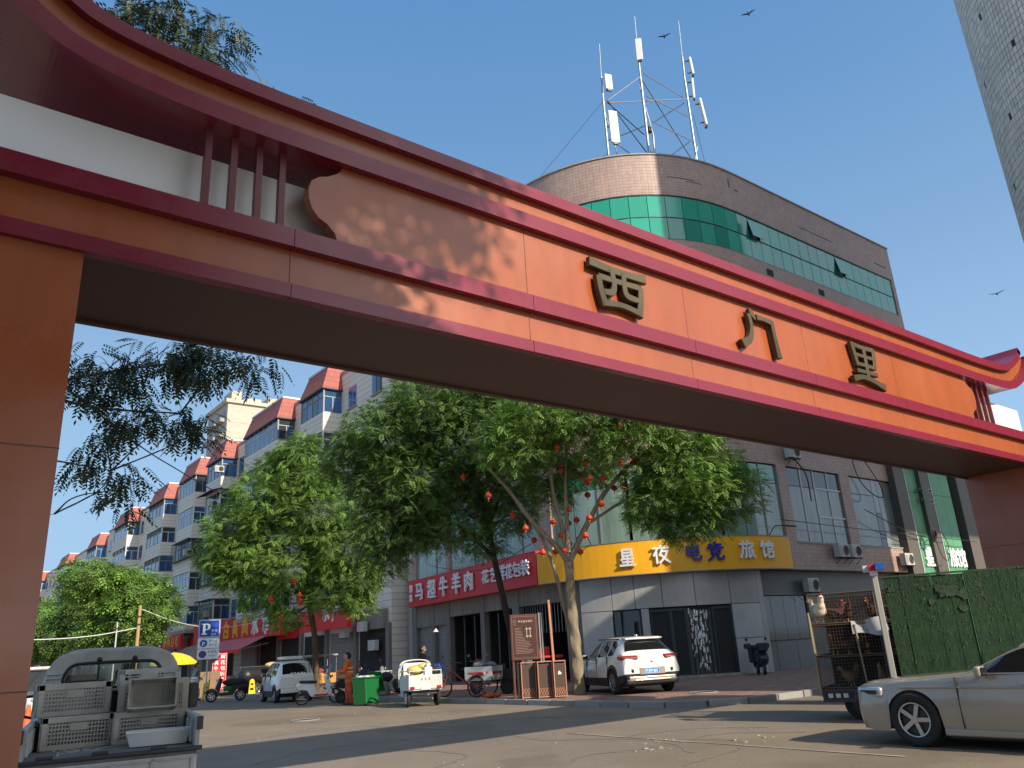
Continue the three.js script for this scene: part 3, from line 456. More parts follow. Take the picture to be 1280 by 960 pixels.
{
  const spots = [[33.85, 4.62, 19.7, 0, 'left one of two air conditioners side by side on the tiled band'], [34.9, 4.62, 19.7, 0, 'right one of two air conditioners side by side on the tiled band'], [39.6, 4.35, 19.7, 0, 'air conditioner on the band next to the brown column'], [31.3, 8.9, 19.7, 0, 'air conditioner high on the wall above the second floor windows'], [31.8, 3.15, 20.2, 0, 'air conditioner in the dark recess under the tiled band'],
    [22.9, 3.0, 44.6, -Math.PI / 2, 'air conditioner on the wall beside the last red sign'], [23.1, 1.9, 43.6, -Math.PI / 2, 'lower air conditioner beside the shop doorway left of the shutters'], [23.0, 2.75, 47.2, -Math.PI / 2, 'air conditioner under the right red shop sign']];
  spots.forEach(([X, Y, Z, a, l], i) => { const t = i ? copyOf(acs[0], X, Y, Z, a, l) : put(airConditioner(l), X, Y, Z, a); acs.push(t); });
}
// ---------------------------------------------------------------- roof mast with aerials
{
  const X0 = 29.8, Z0 = 24, t = thing('antenna_mast', 'steel lattice mast with white phone aerials on the hotel roof', 'antenna mast', X0, 22.6, Z0);
  const q = (x, y, z = 24) => [x - X0, y - 22.6, -(z - Z0)];
  const L = (x, y) => q(x + (y - 28) * .02, y, 24), mast = (a, b, c, d, r) => { part('mast', [rod(a, b, r), rod(b, c, r * .75), rod(c, d, r * .3)], M.steel, t); };
  mast(q(26.1, 22.6), q(26.2, 28.8), q(26.25, 30.2), q(26.38, 32.4), .06); mast(q(26.9, 22.6, 24.6), q(26.95, 25), q(26.9, 28.5, 24.6), q(26.95, 30.3, 24.6), .04);
  mast(q(29.3, 22.6), q(29.45, 31.6), q(29.5, 33.5), q(29.62, 35.95), .075); mast(q(30, 22.6, 24.4), q(29.9, 28), q(29.8, 31.2, 24.4), q(29.78, 31.5, 24.4), .05);
  mast(q(33.5, 22.6), q(33.5, 33.2), q(33.6, 35), q(33.75, 37.8), .07);
  const st = [[[26.25, 28.5], [29.4, 31.6]], [[26.25, 28.55], [29.5, 28.0]], [[26.25, 28.5], [29.35, 26.4]], [[26.3, 26.2], [29.6, 28.6]], [[26.3, 25.2], [29.7, 25.1]], [[29.45, 31.7], [33.5, 32.2]], [[29.45, 31.6], [33.5, 27.0]], [[29.9, 28.7], [33.5, 31.8]], [[29.7, 28.6], [33.5, 28.9]], [[29.9, 26.0], [33.5, 29.1]], [[29.35, 26.6], [33.45, 26.9]], [[26.3, 23.4], [29.3, 25.9]], [[26.25, 28.5], [33.5, 31.9]], [[26.25, 26.2], [29.3, 26.0]], [[29.5, 30.2], [33.5, 30.6]], [[29.3, 26.2], [28.2, 23]], [[29.3, 24.8], [28.4, 23]], [[33.4, 28.4], [32.2, 23.4]], [[33.4, 26.9], [31.5, 23.6]]];
  st.forEach(([a, b], i) => part('strut', rod(q(a[0], a[1], 24 - (i % 3) * .12), q(b[0], b[1], 24 + (i % 2) * .3), .03), [1, 2, 3, 6, 7, 9].includes(i) ? M.darkSteel : M.steel, t));
  for (const y of [23.4, 24.4, 25.3, 27.7]) part('step_bar', rod(q(26.9, y, 24.6), q(27.7, y - .05, 24.7), .025), M.darkSteel, t);
  const pnl = (x, y, w, h, z, ry, rx) => { const p = part('aerial', rbox(w, h, .14, .04), M.antenna, t); p.position.set(...q(x, y, z)); p.rotation.set(rx, ry, 0); part('aerial_bracket', [box(.06, .06, .3, 0, h * .35, -.16), box(.06, .06, .3, 0, -h * .35, -.16), box(w * .5, .12, .1, 0, -h / 2 - .03, 0)], M.darkSteel, p); };
  pnl(26.42, 29.7, .42, .95, 23.7, -.3, 0); pnl(26.45, 26.9, .5, 1.95, 23.7, -.35, 0); pnl(29.25, 33.2, .36, 1.45, 23.7, -.9, .03); pnl(34.2, 34.5, .3, 1.3, 23.9, .9, -.06); pnl(34.05, 32.8, .26, 1.4, 23.9, .7, .05); pnl(34.5, 31.2, .42, 2.0, 23.8, .9, -.09);
  for (const [a, b] of [[[26.2, 28.6], [22.6, 23.3, 26]], [[33.8, 31], [38, 23.5, 26]], [[33.6, 28.5], [37, 23.5, 27]], [[26.2, 25.4], [23.4, 23.4, 25]]]) part('guy_wire', rod(q(...a), q(...b), .012), M.wire, t);
  part('junction_box', [box(.3, .3, .25, ...q(29.85, 28.4, 24.2)), box(.18, .25, .18, ...q(29.3, 24.9, 24))], M.darkSteel, t);
}
// ---------------------------------------------------------------- apartment row along the street
const BAYS = [[49.1, 52.9], [57.3, 64.4], [71.4, 75.5], [79.1, 84.3], [92.2, 98.5], [108.4, 115.7], [131, 137.6], [155, 163], [184, 192]];
function apartments(label, z0, z1, bays, X0) {
  const t = thing('apartment_building', label, 'apartment building', X0, 0, z0), zz = (z) => -(z - z0), far = z0 > 88;
  part('wall', bx(1.4, 13, 0, 20.6, zz(z1), zz(z0)), M.siding, t);
  part('parapet', [bx(1.34, 13.06, 20.6, 20.85, zz(z1) - .03, zz(z0) + .03)], M.concrete, t);
  const tops = [19.45, 16.35, 13.25, 10.15, 7.05];
  const G = (i, j) => [M.blueGlass, M.blueGlass2, M.winDark, M.blueGlass, M.winDark][Math.floor(hash(i, j, 37) * 5)];
  let k = 0;
  for (const [a, b] of bays) {
    const xo = 0, xi = 1.41, L = b - a;
    // mansard of red tiles
    const top = 21.2, ey = 19.5, o = .12, inX = .45, inZ = .25;
    const P = [[xo - o, ey, a - o], [xo - o, ey, b + o], [xi + .6, ey, b + o], [xi + .6, ey, a - o], [xo + inX, top, a + inZ], [xo + inX, top, b - inZ], [xi + .6, top, b - inZ], [xi + .6, top, a + inZ]].map(([x, y, z]) => [x, y, zz(z)]);
    const F = [[0, 1, 5, 4], [3, 0, 4, 7], [1, 2, 6, 5], [4, 5, 6, 7], [3, 2, 1, 0], [2, 3, 7, 6]], pos = F.flatMap(([p, q, r, s]) => [P[p], P[q], P[r], P[p], P[r], P[s]]).flat();
    const g = new THREE.BufferGeometry(); g.setAttribute('position', new THREE.Float32BufferAttribute(pos, 3)); g.computeVertexNormals();
    const rf = part('roof', g, M.roofRed, t);
    part('coping', [bx(xo + inX - .05, xi + .7, top, top + .14, zz(b - inZ) - .05, zz(a + inZ) + .05)], M.frameWhite, rf);
    part('eave', [bx(xo - o - .03, xi, ey - .1, ey, zz(b + o) - .03, zz(a - o) + .03)], M.soffit, rf);
    tops.forEach((ty, f) => {
      const sill = ty - 1.72, base = f < 4 ? tops[f + 1] + .0 : 4.9, s = k++;
      const odd = hash(s, 1, 51) > .82;
      part('spandrel', bx(xo, xi, base + .02, sill, zz(b), zz(a)), odd && far ? M.sidingWhite : M.siding, t);
      const w = part('window', bx(xo + .1, xi, sill, ty, zz(b) + .1, zz(a) - .1), M.frameDark, t), fm = hash(s, 2, 51) > .3 ? M.frameWhite : M.frameGrey;
      part('frame', [bx(xo + .0, xo + .1, sill, ty, zz(a) - .1, zz(a)), bx(xo, xo + .08, sill, ty, zz(b), zz(b) + .08), bx(xo + .04, xi, ty - .06, ty, zz(a) - .06, zz(a) - .02), bx(xo + .04, xi, sill, sill + .07, zz(a) - .06, zz(a) - .02), bx(xo + .68, xo + .75, sill, sill + 1.15, zz(a) - .08, zz(a) - .01), bx(xo + .1, xi, sill + 1.13, sill + 1.2, zz(a) - .08, zz(a) - .015)], fm, w);
      for (const [x0, x1, y0, y1] of [[.12, .67, .08, 1.12], [.77, 1.38, .08, 1.12], [.12, 1.38, 1.21, 1.65]]) part('pane', bx(xo + x0, xo + x1, sill + y0, sill + y1, zz(a) - .09, zz(a) - .05), G(s, x0 * 10 | 0), w);
      const n = Math.round(L / (far ? 1.7 : .95)), fr = [];
      for (let i = 0; i < n; i++) {
        const c0 = a + .1 + (L - .2) * i / n, c1 = a + .1 + (L - .2) * (i + 1) / n;
        part('pane', bx(xo + .05, xo + .09, sill + .05, sill + 1.12, zz(c1) + .03, zz(c0) - .03), G(s, i + 3), w);
        if (!far) part('pane', bx(xo + .05, xo + .09, sill + 1.2, ty - .05, zz(c1) + .03, zz(c0) - .03), G(s, i + 13), w);
        fr.push(bx(xo + .02, xo + .1, sill, ty, zz(c1) - .02, zz(c1) + .02));
      }
      fr.push(bx(xo + .02, xo + .1, sill + 1.12, sill + 1.18, zz(b) + .08, zz(a) - .1)); part('mullion', fr, hash(s, 5, 51) > .5 ? M.frameGrey : M.frameWhite, w);
      if (f > 1 && !far && hash(s, 6, 51) > .25) {   // burglar grilles on the lower floors
        const bars = []; for (let z = a - .1; z <= b; z += .22) bars.push(bx(xo - .4, xo - .38, sill - .1, ty, zz(z) - .01, zz(z) + .01));
        for (let x = -.4; x < 1.3; x += .2) bars.push(bx(xo + x, xo + x + .02, sill - .1, ty, zz(a) + .3, zz(a) + .32)); bars.push(bx(xo - .41, xo + 1.3, sill - .12, sill - .08, zz(b), zz(a) + .32), bx(xo - .41, xo + 1.3, ty - .03, ty, zz(b), zz(a) + .32));
        part('window_grille', bars, M.darkSteel, w);
      }
    });
    if (a > 70 && a < 74) part('canopy', [box(1.0, .04, 4.4, -.35, 16.55, zz((a + b) / 2), 0, 0, .28), box(1.6, .04, 1.0, .6, 16.5, zz(a) + .4, .3, 0, 0)], M.clothDark, t);
    part('bay_floor', bx(xo, xi, 4.6, 4.92, zz(b), zz(a)), M.concrete, t);
  }
  // windows in the flat wall between the bays
  const ends = [z0, ...bays.flat(), z1];
  for (let i = 0; i < ends.length; i += 2) {
    const g0 = ends[i], g1 = ends[i + 1]; if (g1 - g0 < 1.8) continue;
    const n = Math.max(1, Math.round((g1 - g0) / 3.4));
    for (let j = 0; j < n; j++) for (const ty of tops) {
      const c = g0 + (g1 - g0) * (j + .5) / n, w = part('window', bx(1.36, 1.42, ty - 1.7, ty - .1, zz(c + .62), zz(c - .62)), hash(j, ty | 0, 8) > .5 ? M.frameWhite : M.frameDark, t);
      for (const d of [-.3, .3]) part('pane', bx(1.335, 1.37, ty - 1.62, ty - .18, zz(c + d + .26), zz(c + d - .26)), G(j + i, d > 0 ? ty : ty + 40 | 0), w);
      part('sill', bx(1.22, 1.4, ty - 1.76, ty - 1.7, zz(c + .7), zz(c - .7)), M.concrete, w);
    }
  }
  // shops at street level
  let i = 0;
  for (let z = z0 + .4; z < z1 - 2.5; z += 4.1, i++) {
    const e = Math.min(z + 3.5, z1 - .2), kind = hash(i, z0 | 0, 61);
    part('shop_front', bx(1.36, 1.39, .1, 3.1, zz(e), zz(z)), kind > .6 ? M.shutter : M.darkRoom, t);
    part('shop_pier', bx(1.2, 1.4, 0, 3.4, zz(z) - .0, zz(z) + .4), M.plaster, t);
    if (z > 53 || z < 45) part('shop_board', bx(1.05, 1.38, 3.1, 4.2, zz(e), zz(z)), [M.redSign, M.panelGrey, M.redBright, M.darkRoom, M.plaster][Math.floor(hash(i, z0 | 0, 62) * 5)], t);
  }
  return t;
}
apartments('nearest grey sided apartment block with two red mansard bays behind the leafy tree', 42.2, 68.4, BAYS.slice(0, 2), 22.15);
apartments('second grey apartment block with red mansards, left of the pale tower block', 68.8, 89, BAYS.slice(2, 4), 22.55);
apartments('third apartment block down the street with pale balconies catching the sun', 89.4, 126, BAYS.slice(4, 6), 23.1);
apartments('last small apartment block at the far end of the row above the trees', 126.4, 200, BAYS.slice(6), 23.9);

{ // red signs of the row
  const S = (name, label, X, Z0, Z1, Y0, Y1, m) => { const t = thing(name, label, 'shop sign', X, 0, (Z0 + Z1) / 2), L = Z1 - Z0; part('board', bx(-.12, .12, Y0, Y1, -L / 2, L / 2), m, t); part('board_edge', bx(-.16, .14, Y0 - .02, Y1 + .02, L / 2, L / 2 + .1), M.redBright, t); return t; };
  const wr = (t, ch, z, y, size, w, m) => { const c = part('character', glyph(ch, size, w, .06), m, t); c.position.set(-.12, y, z); c.rotation.y = -Math.PI / 2; };
  const a = S('shop_sign', 'dark red sign ending in two white characters right of the leafy tree', 22.35, 45.3, 52.2, 3.3, 5.15, M.redSign); wr(a, '水', .6, 4.3, 1.0, .13, M.letterWhite); wr(a, '产', 2.0, 4.25, 1.0, .13, M.letterWhite);
  const b = S('shop_sign', 'long red shop sign with yellow and white characters above the red awning', 22.3, 55.4, 75, 3.35, 5.0, M.redSign);
  ['肖', '市', '毛', '白', '肖', '尚', '水', '市'].forEach((c, i) => wr(b, c, -7.6 + i * 2.1, 4.2, 1.25, .22, i > 1 && i < 6 ? M.letterYellow : M.letterWhite));
  const c = S('shop_sign', 'small red sign with pale lettering beyond the parking sign', 22.6, 80, 86, 3.3, 4.6, M.redSign); for (let i = 0; i < 4; i++) wr(c, '市尚白毛'[i], -2 + i * 1.3, 3.95, .9, .12, M.letterYellow);
  S('shop_sign', 'plain red sign board farthest along the shops', 23, 93, 99, 3.1, 4.4, M.redSign);
  const aw = thing('awning', 'bright red sloping awning under the long red sign', 'awning', 22.2, 0, 64);
  const sh = (x0, y0, x1, y1, z0, z1) => { const g = new THREE.BufferGeometry(), n = 10, p = []; for (let i = 0; i < n; i++) { const A = z0 + (z1 - z0) * i / n, B = z0 + (z1 - z0) * (i + 1) / n; p.push(x0, y0, A, x1, y1, A, x1, y1, B, x0, y0, A, x1, y1, B, x0, y0, B); } g.setAttribute('position', new THREE.Float32BufferAttribute(p, 3)); g.computeVertexNormals(); return g; };
  part('canopy', sh(0, 3.45, -2.1, 2.55, -6, 6.5), M.awning, aw); part('valance', bx(-2.12, -2.09, 2.35, 2.56, -6, 6.5), M.redBright, aw);
  for (const z of [-5.9, 6.4]) part('arm', rod([0, 2.9, z], [-2.08, 2.52, z], .025), M.frameGrey, aw);
}
{ // pale tower block far behind
  const t = thing('tower_block', 'tall cream unfinished tower block far behind the red roofs', 'tower block', 52, 0, 163);
  part('wall', bx(0, 11, 0, 54.5, -13, 0), M.cream, t);
  part('roof', [bx(-.5, 11.5, 54.5, 55.3, -13.5, .5)], M.cream, t); part('lift_house', [bx(1, 3.2, 55.3, 57.6, -6, -1)], M.cream, t); part('parapet', [bx(4, 7, 55.3, 56, -4, .3), bx(8.5, 11.4, 55.3, 56.6, -5, .4)], M.cream, t);
  for (let f = 0; f < 14; f++) {
    const y = 8 + f * 3.3;
    for (const z of [-2.6, -6.6, -10.6]) { const w = part('window', bx(-.05, .3, y, y + 2.1, z - 1.2, z + 1.2), M.winDark, t); part('balcony', bx(-1.1, .02, y - .35, y + .45, z - 1.4, z + 1.4), M.concrete, w); }
    const w = part('window', bx(7.2, 9.2, y, y + 1.9, -.2, .05), M.winDark, t); part('balcony', bx(5.6, 7.4, y - .3, y + .7, 0, 1), M.cream, w); part('balcony', bx(9.4, 10.8, y - .3, y + .7, 0, 1), M.cream, w);
    part('storey_joint', bx(.2, 5.4, y - .62, y - .56, 0, .03), M.concrete, t);
  }
}
{ // round tiled tower on the right
  const X = 33.3, Z = 4.22, R = 5, t = thing('round_tower', 'round grey tiled tower rising out of the top right corner', 'tower', X, 0, Z);
  part('wall', cyl(R - .012, R - .012, 36, 0, 18, 0, 0, 0, 0, 120), M.towerJoint, t, true);
  part('coping', cyl(R + .12, R + .12, .3, 0, 36.1, 0, 0, 0, 0, 96), M.concrete, t, true);
  const tg = new THREE.BoxGeometry(.140, .252, .03), n = 190, y0 = 7, rows = 103, im = new THREE.InstancedMesh(tg, M.tower, n * rows), mt = new THREE.Matrix4(), col = new THREE.Color(); let k = 0;
  for (let r = 0; r < rows; r++) for (let i = 0; i < n; i++) {
    const a = i / n * Math.PI * 2, y = y0 + r * .28; if (r % 8 === 2 && i % 14 === (r >> 3) % 2 * 7) continue;
    mt.compose(V3(Math.sin(a) * R, y, Math.cos(a) * R), _q.setFromEuler(_e.set((hash(r, i, 72) - .5) * .02, a + (hash(r, i, 73) - .5) * .03, 0)), V3(1, 1, 1)); im.setMatrixAt(k, mt);
    const g = .85 + .3 * hash(r, i, 74) * (.6 + .6 * hash(r >> 2, i >> 3, 75)); im.setColorAt(k++, col.setRGB(g, g * .985, g * .95));
  }
  im.count = k; im.name = 'wall_tiles'; im.userData.kind = 'stuff'; im.castShadow = im.receiveShadow = true; t.add(im);
  // the tower's own building and the lower block beside it stand outside the picture and shade the hotel front
  const o = thing('office_building', 'plain office block beside the round tower, outside the right edge', 'building', 27, 0, -6);
  part('wall', bx(.5, 14, 0, 19, -9, -4), M.concrete, o); part('low_wing', bx(-6.4, .45, 0, 15.4, -9, -5), M.concrete, o); part('roof', bx(.5, 14.2, 19, 19.3, -9.2, -3.8), M.concrete, o); part('high_wing', bx(6.2, 30, 19.3, 37, -9, -4), M.concrete, o);
}
{ // green clad annex and its brown columns
  const t = thing('annex_building', 'low green clad annex with brown columns and white characters beside the hotel', 'building', 44, 0, 21);
  for (let i = 0; i < 5; i++) for (let j = 0; j < 4; j++) part('cladding_panel', bx(-2.72 + i * 1.02, -1.72 + i * 1.02, .1 + j * 2.7, 2.78 + j * 2.7, 1.0, 1.1), M.greenPanel, t);
  part('wall', bx(1.8, 2.36, 0, 10.85, -4, .98), M.brownPost, t);
  part('lintel', bx(-4, -.2, 10.7, 11.4, .62, 1.32), M.brownPost, t);
  for (const [a, b] of [[-3.98, -2.95], [-1.3, -.3], [2.98, 4.25]]) {
    const c = part('column', bx(a, b, 0, 10.8, .6, 1.3), M.brownPost, t);
    part('downpipe', [rod([b + .22, 0, 1.1], [b + .22, 10.8, 1.1], .09, .09, 10), box(.5, .08, .1, b + .05, 7.6, 1.2), box(.5, .08, .1, b + .05, 5.2, 1.2)], M.black, c);
    part('light_strip', bx(b + .02, b + .07, 2, 10.8, 1.2, 1.32), M.frameWhite, c);
  }
  part('lintel', bx(-.2, 4.3, 10.7, 11.4, .6, 1.3), M.brownPost, t);
  [['星', .35], ['夜', 1.35], ['旅', 3.15], ['馆', 4.15]].forEach(([c, x]) => { const g = part('character', glyph(c, 1.0, .13, .08), M.letterWhite, t); g.position.set(x * .95 - 2.1, 4.85, 1.1); });
  [9.45, 8.1, 7.55].forEach((y, i) => { const c = thing('security_camera', ['topmost white security camera on the brown column', 'middle white security camera on the brown column', 'lowest white security camera on the brown column'][i], 'security camera', 42.3, y, 19.35, .5); part('housing', rbox(.22, .2, .5, .05, 0, 0, .1), M.frameWhite, c); part('lens', cyl(.07, .07, .04, 0, 0, .36, Math.PI / 2), M.black, c); part('bracket', [rod([0, .08, -.1], [0, .2, -.5], .03), box(.12, .2, .1, 0, .2, -.45)], M.darkSteel, c); });
  const cb = thing('cable', 'black cables looping in coils across the hotel wall to the brown column', 'cable', 38, 0, 19.6);
  part('wire', [tube([[-1.6, 9.9, 0], [-.9, 9.3, .05], [.2, 7.9, .1], [.1, 7.6, .1], [-.6, 7.6, .1], [-1.6, 8.2, .05], [-1.9, 9.1, 0], [-1.8, 9.4, 0]], .025, 40), tube([[-1.7, 6.9, 0], [0, 6.4, .1], [2.2, 5.9, .1], [4.2, 5.7, .2]], .02), tube([[4.2, 5.9, .3], [4.8, 6.1, .3], [5.4, 5.4, .3], [5, 4.6, .3], [4.4, 4.9, .3], [4.1, 5.8, .3]], .018, 30), tube([[-9, 6, .3], [-3, 5.9, .2], [4, 5.8, .2], [9, 5.7, .2]], .016), tube([[-7.0, 9, 0], [-6.2, 8.2, .05], [-6.1, 7, .05]], .03)], M.wire, cb);
  part('coil', [0, 1, 2].map((i) => { const g = new THREE.TorusGeometry(.3 - i * .06, .035, 6, 18); g.scale(.8, 1.2, 1); return g.translate(4.0, 5.9, .3 + i * .05); }), M.wire, cb);
}
{ // turf covered hoarding
  const A = [13.6, 7.33], B = [17.9, .67], L = Math.hypot(B[0] - A[0], B[1] - A[1]), az = Math.atan2(B[0] - A[0], B[1] - A[1]);
  const t = thing('hoarding', 'tall hoarding covered with worn artificial turf behind the silver car', 'fence', A[0], 0, A[1], az);   // -z runs along it
  const n = 32, w = L / n, g0 = [0, 1, 2].map((k) => { const q = bx(-.02 - k * .004, .02, .08, 2.31 + k * .008, -w + .004, -.004); boxUV(q); q.userData.ready = true; return q; });
  for (let i = 0; i < n; i++) { const b = part('turf_board', g0[i % 3], M.turf, t); b.position.set((hash(i, 1, 81) - .5) * .03, (hash(i, 2, 81) - .5) * .03, -i * w - .06); b.rotation.y = (hash(i, 3, 81) - .5) * .14; }
  const patch = (z, y, s, k) => { const pts = []; for (let i = 0; i < 11; i++) { const r = s * (.5 + .7 * hash(i, k, 83)), a = i / 11 * Math.PI * 2; pts.push([Math.cos(a) * r, Math.sin(a) * r * .8]); } const g = extrude(shapeOf(pts), .006); g.rotateY(Math.PI / 2); return g.translate(.026, y, z); };
  const ps = []; [[1.0, 2.05, .16], [1.25, 1.98, .12], [1.55, 1.95, .1], [1.5, 2.12, .09], [.16, 2.12, .07], [.75, 1.88, .06], [2.35, 1.8, .12], [3.0, 1.75, .08], [2.0, 2.22, .07], [1.2, 1.75, .07], [3.5, 2.1, .1], [.5, 1.5, .03]].forEach(([z, y, s], i) => ps.push(patch(-z, y, s, i)));
  tag(part('bare_patches', ps, M.turfWorn, t), null, null, null, 'stuff');
  const bl = []; for (let i = 0; i < 420; i++) { const z = -hash(i, 1, 85) * 4.2 - .05, y = .7 + 1.7 * Math.sqrt(hash(i, 2, 85)), l = .015 + .045 * hash(i, 3, 85); bl.push(box(.004, l, .006, .034 + .012 * hash(i, 4, 85), y, z, (hash(i, 5, 85) - .5) * .6, 0, (hash(i, 6, 85) - .5) * .5)); }
  tag(part('turf_blades', bl, std([.09, .14, .08], .9), t), null, null, null, 'stuff');
  part('post', rbox(.095, 2.38, .095, .015, 0, 1.19, .06), M.concrete, t);
  const cap = part('beacon', rbox(.12, .1, .12, .01, 0, 2.42, .06), M.frameWhite, t); part('white_block', box(.14, .11, .14, -.13, 2.5, .14), M.letterWhite, cap); part('red_block', box(.14, .11, .14, .0, 2.505, .05), M.redBright, cap); part('blue_block', box(.14, .11, .14, .13, 2.51, -.04), M.blueSign, cap);
  part('top_rail', box(.07, .03, L, 0, 2.335, -L / 2), M.turfWorn, t);
}
// ---------------------------------------------------------------- trees
function frond(n, len, lw, ll) {   // one compound leaf: a midrib with paired leaflets, hanging a little
  const pos = [], add = (a, b, c) => pos.push(...a, ...b, ...c);
  const rib = (t) => [0, -t * t * len * .28, t * len];
  for (let i = 0; i < n; i++) {
    const t = .18 + .82 * (i >> 1) / Math.max(1, (n - 1) >> 1), s = i === n - 1 && n % 2 ? 0 : i % 2 ? 1 : -1, [x, y, z] = rib(t), L = ll * (1 - .35 * Math.abs(t - .5)), dx = s ? s * .88 : 0, dz = s ? .48 : 1;
    const tip = [x + dx * L, y - L * .3, z + dz * L], m = [x + dx * L * .5, y - L * .06, z + dz * L * .5], px = -dz * lw / 2, pz = dx * lw / 2;
    add([x, y, z], [m[0] + px, m[1] - .004, m[2] + pz], tip); add([x, y, z], tip, [m[0] - px, m[1] - .004, m[2] - pz]);
  }
  const g = new THREE.BufferGeometry(); g.setAttribute('position', new THREE.Float32BufferAttribute(pos, 3)); g.computeVertexNormals(); return g;
}
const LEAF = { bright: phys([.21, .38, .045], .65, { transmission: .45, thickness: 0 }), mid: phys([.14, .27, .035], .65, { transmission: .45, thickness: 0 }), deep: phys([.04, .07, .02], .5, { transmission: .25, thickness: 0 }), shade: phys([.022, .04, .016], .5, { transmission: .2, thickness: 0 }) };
const FR = { a: frond(11, .26, .036, .082), b: frond(7, .5, .1, .2), big: frond(5, 1.0, .3, .5), hang: frond(13, .42, .045, .13) };
function foliage(parent, clumps, per, geo, mat, spread = .42, droop = .02, s0 = .75, s1 = 1.25) {   // clumps [x, y, z, r] in local metres
  const twigs = [];
  for (const [x, y, z, r, flat = .82] of clumps) {
    const n = Math.max(3, Math.round(r * r * per));
    for (let i = 0; i < n; i++) {
      let a, b, c, d; do { a = rr(-1, 1); b = rr(-1, 1); c = rr(-1, 1); d = a * a + b * b + c * c; } while (d > 1 || (d < .25 && rnd() < .7));
      twigs.push([x + a * r, y + b * r * flat, z + c * r, a, b, c, rnd()]);
    }
  }
  const K = 9, im = new THREE.InstancedMesh(geo, mat, twigs.length * K), col = new THREE.Color(), p = V3(0, 0, 0), q = new THREE.Quaternion(), s = V3(1, 1, 1); let k = 0;
  for (const [x, y, z, a, b, c, tone] of twigs) for (let i = 0; i < K; i++) {
    const az = Math.atan2(a, c) + rr(-2.2, 2.2), t = rr(.1, 1), e = rr(-.5, .8) + droop;
    p.set(x + Math.sin(az) * spread * t * .5 + rr(-.1, .1), y + rr(-.14, .14) - t * spread * .2, z + Math.cos(az) * spread * t * .5 + rr(-.1, .1));
    q.setFromEuler(_e.set(e, az, rr(-.5, .5), 'YXZ')); const sc = rr(s0, s1); s.set(sc, sc, sc);
    _m.compose(p, q, s); im.setMatrixAt(k, _m);
    const g = lerp(.36, 1.4, tone * .7 + rnd() * .3), w = rr(-.07, .1); im.setColorAt(k++, col.setRGB(g * (1 + w * 1.4), g, g * (1 - w)));
  }
  im.name = 'crown'; im.userData.kind = 'stuff'; im.castShadow = im.receiveShadow = true; parent.add(im); return im;
}
function limb(pts, r0, r1, k = 7) {   // tapered curved branch with a slightly uneven surface
  const c = new THREE.CatmullRomCurve3(pts.map((p) => V3(...p))), n = Math.max(4, pts.length * 4), fr = c.computeFrenetFrames(n), pos = [], uv = [], idx = [], L = c.getLength();
  for (let i = 0; i <= n; i++) { const p = c.getPointAt(i / n), r = lerp(r0, r1, i / n); for (let j = 0; j <= k; j++) { const a = j / k * Math.PI * 2, e = r * (1 + .12 * Math.sin(i * 1.7 + j % k * 2.1)); const N = fr.normals[i], B = fr.binormals[i]; pos.push(p.x + e * (Math.cos(a) * N.x + Math.sin(a) * B.x), p.y + e * (Math.cos(a) * N.y + Math.sin(a) * B.y), p.z + e * (Math.cos(a) * N.z + Math.sin(a) * B.z)); uv.push(j / k * r0 * 6.3, i / n * L); } }
  for (let i = 0; i < n; i++) for (let j = 0; j < k; j++) { const a = i * (k + 1) + j, b = a + k + 1; idx.push(a, a + 1, b, b, a + 1, b + 1); }
  const g = new THREE.BufferGeometry(); g.setAttribute('position', new THREE.Float32BufferAttribute(pos, 3)); g.setAttribute('uv', new THREE.Float32BufferAttribute(uv, 2)); g.setIndex(idx); g.computeVertexNormals(); return g;
}
function tree(name, label, X, Z, clumps, trunk, o = {}) {   // world coordinates in, local parts out
  const t = thing(name, label, 'tree', X, 0, Z), L = ([x, y, z]) => [x - X, y, -(z - Z)];
  trunk.forEach(([pts, r0, r1, nm], i) => part(nm ?? (i ? 'limb' : 'trunk'), limb(pts.map(L), r0, r1), o.bark ?? M.bark, t, true));
  const joint = trunk.map(([pts]) => pts).flat().filter((p) => p[1] > 2.5).map(L), lc = clumps.map(([x, y, z, r, f]) => [x - X, y, -(z - Z), r, f]);
  const twigs = [];
  for (const [x, y, z, r] of lc) {
    let b = joint[0], d = 1e9; for (const j of joint) { const e = (j[0] - x) ** 2 + (j[1] - y) ** 2 * 1.5 + (j[2] - z) ** 2 + (j[1] > y ? 2 : 0); if (e < d) { d = e; b = j; } }
    if (d > .2) twigs.push(limb([b, [lerp(b[0], x, .5) + rr(-.2, .2), lerp(b[1], y, .6), lerp(b[2], z, .5) + rr(-.2, .2)], [x, y, z]], (.05 + r * .012) * (o.tw ?? 1), .02 * (o.tw ?? 1), 5));
    for (let i = 0; i < 5; i++) { const e = [x + rr(-1, 1) * r * .8, y + rr(-.5, .9) * r * .8, z + rr(-1, 1) * r * .8]; twigs.push(limb([[x, y, z], [(x + e[0]) / 2, (y + e[1]) / 2 + .1, (z + e[2]) / 2], e], .022 * (o.tw ?? 1), .006 * (o.tw ?? 1), 4)); }
  }
  if (twigs.length) tag(part('twigs', twigs, o.bark ?? M.bark, t, true), null, null, null, 'stuff');
  foliage(t, lc, o.per ?? 70, o.geo ?? FR.a, o.leaf ?? LEAF.mid, o.spread, o.droop, o.s0, o.s1);
  return t;
}
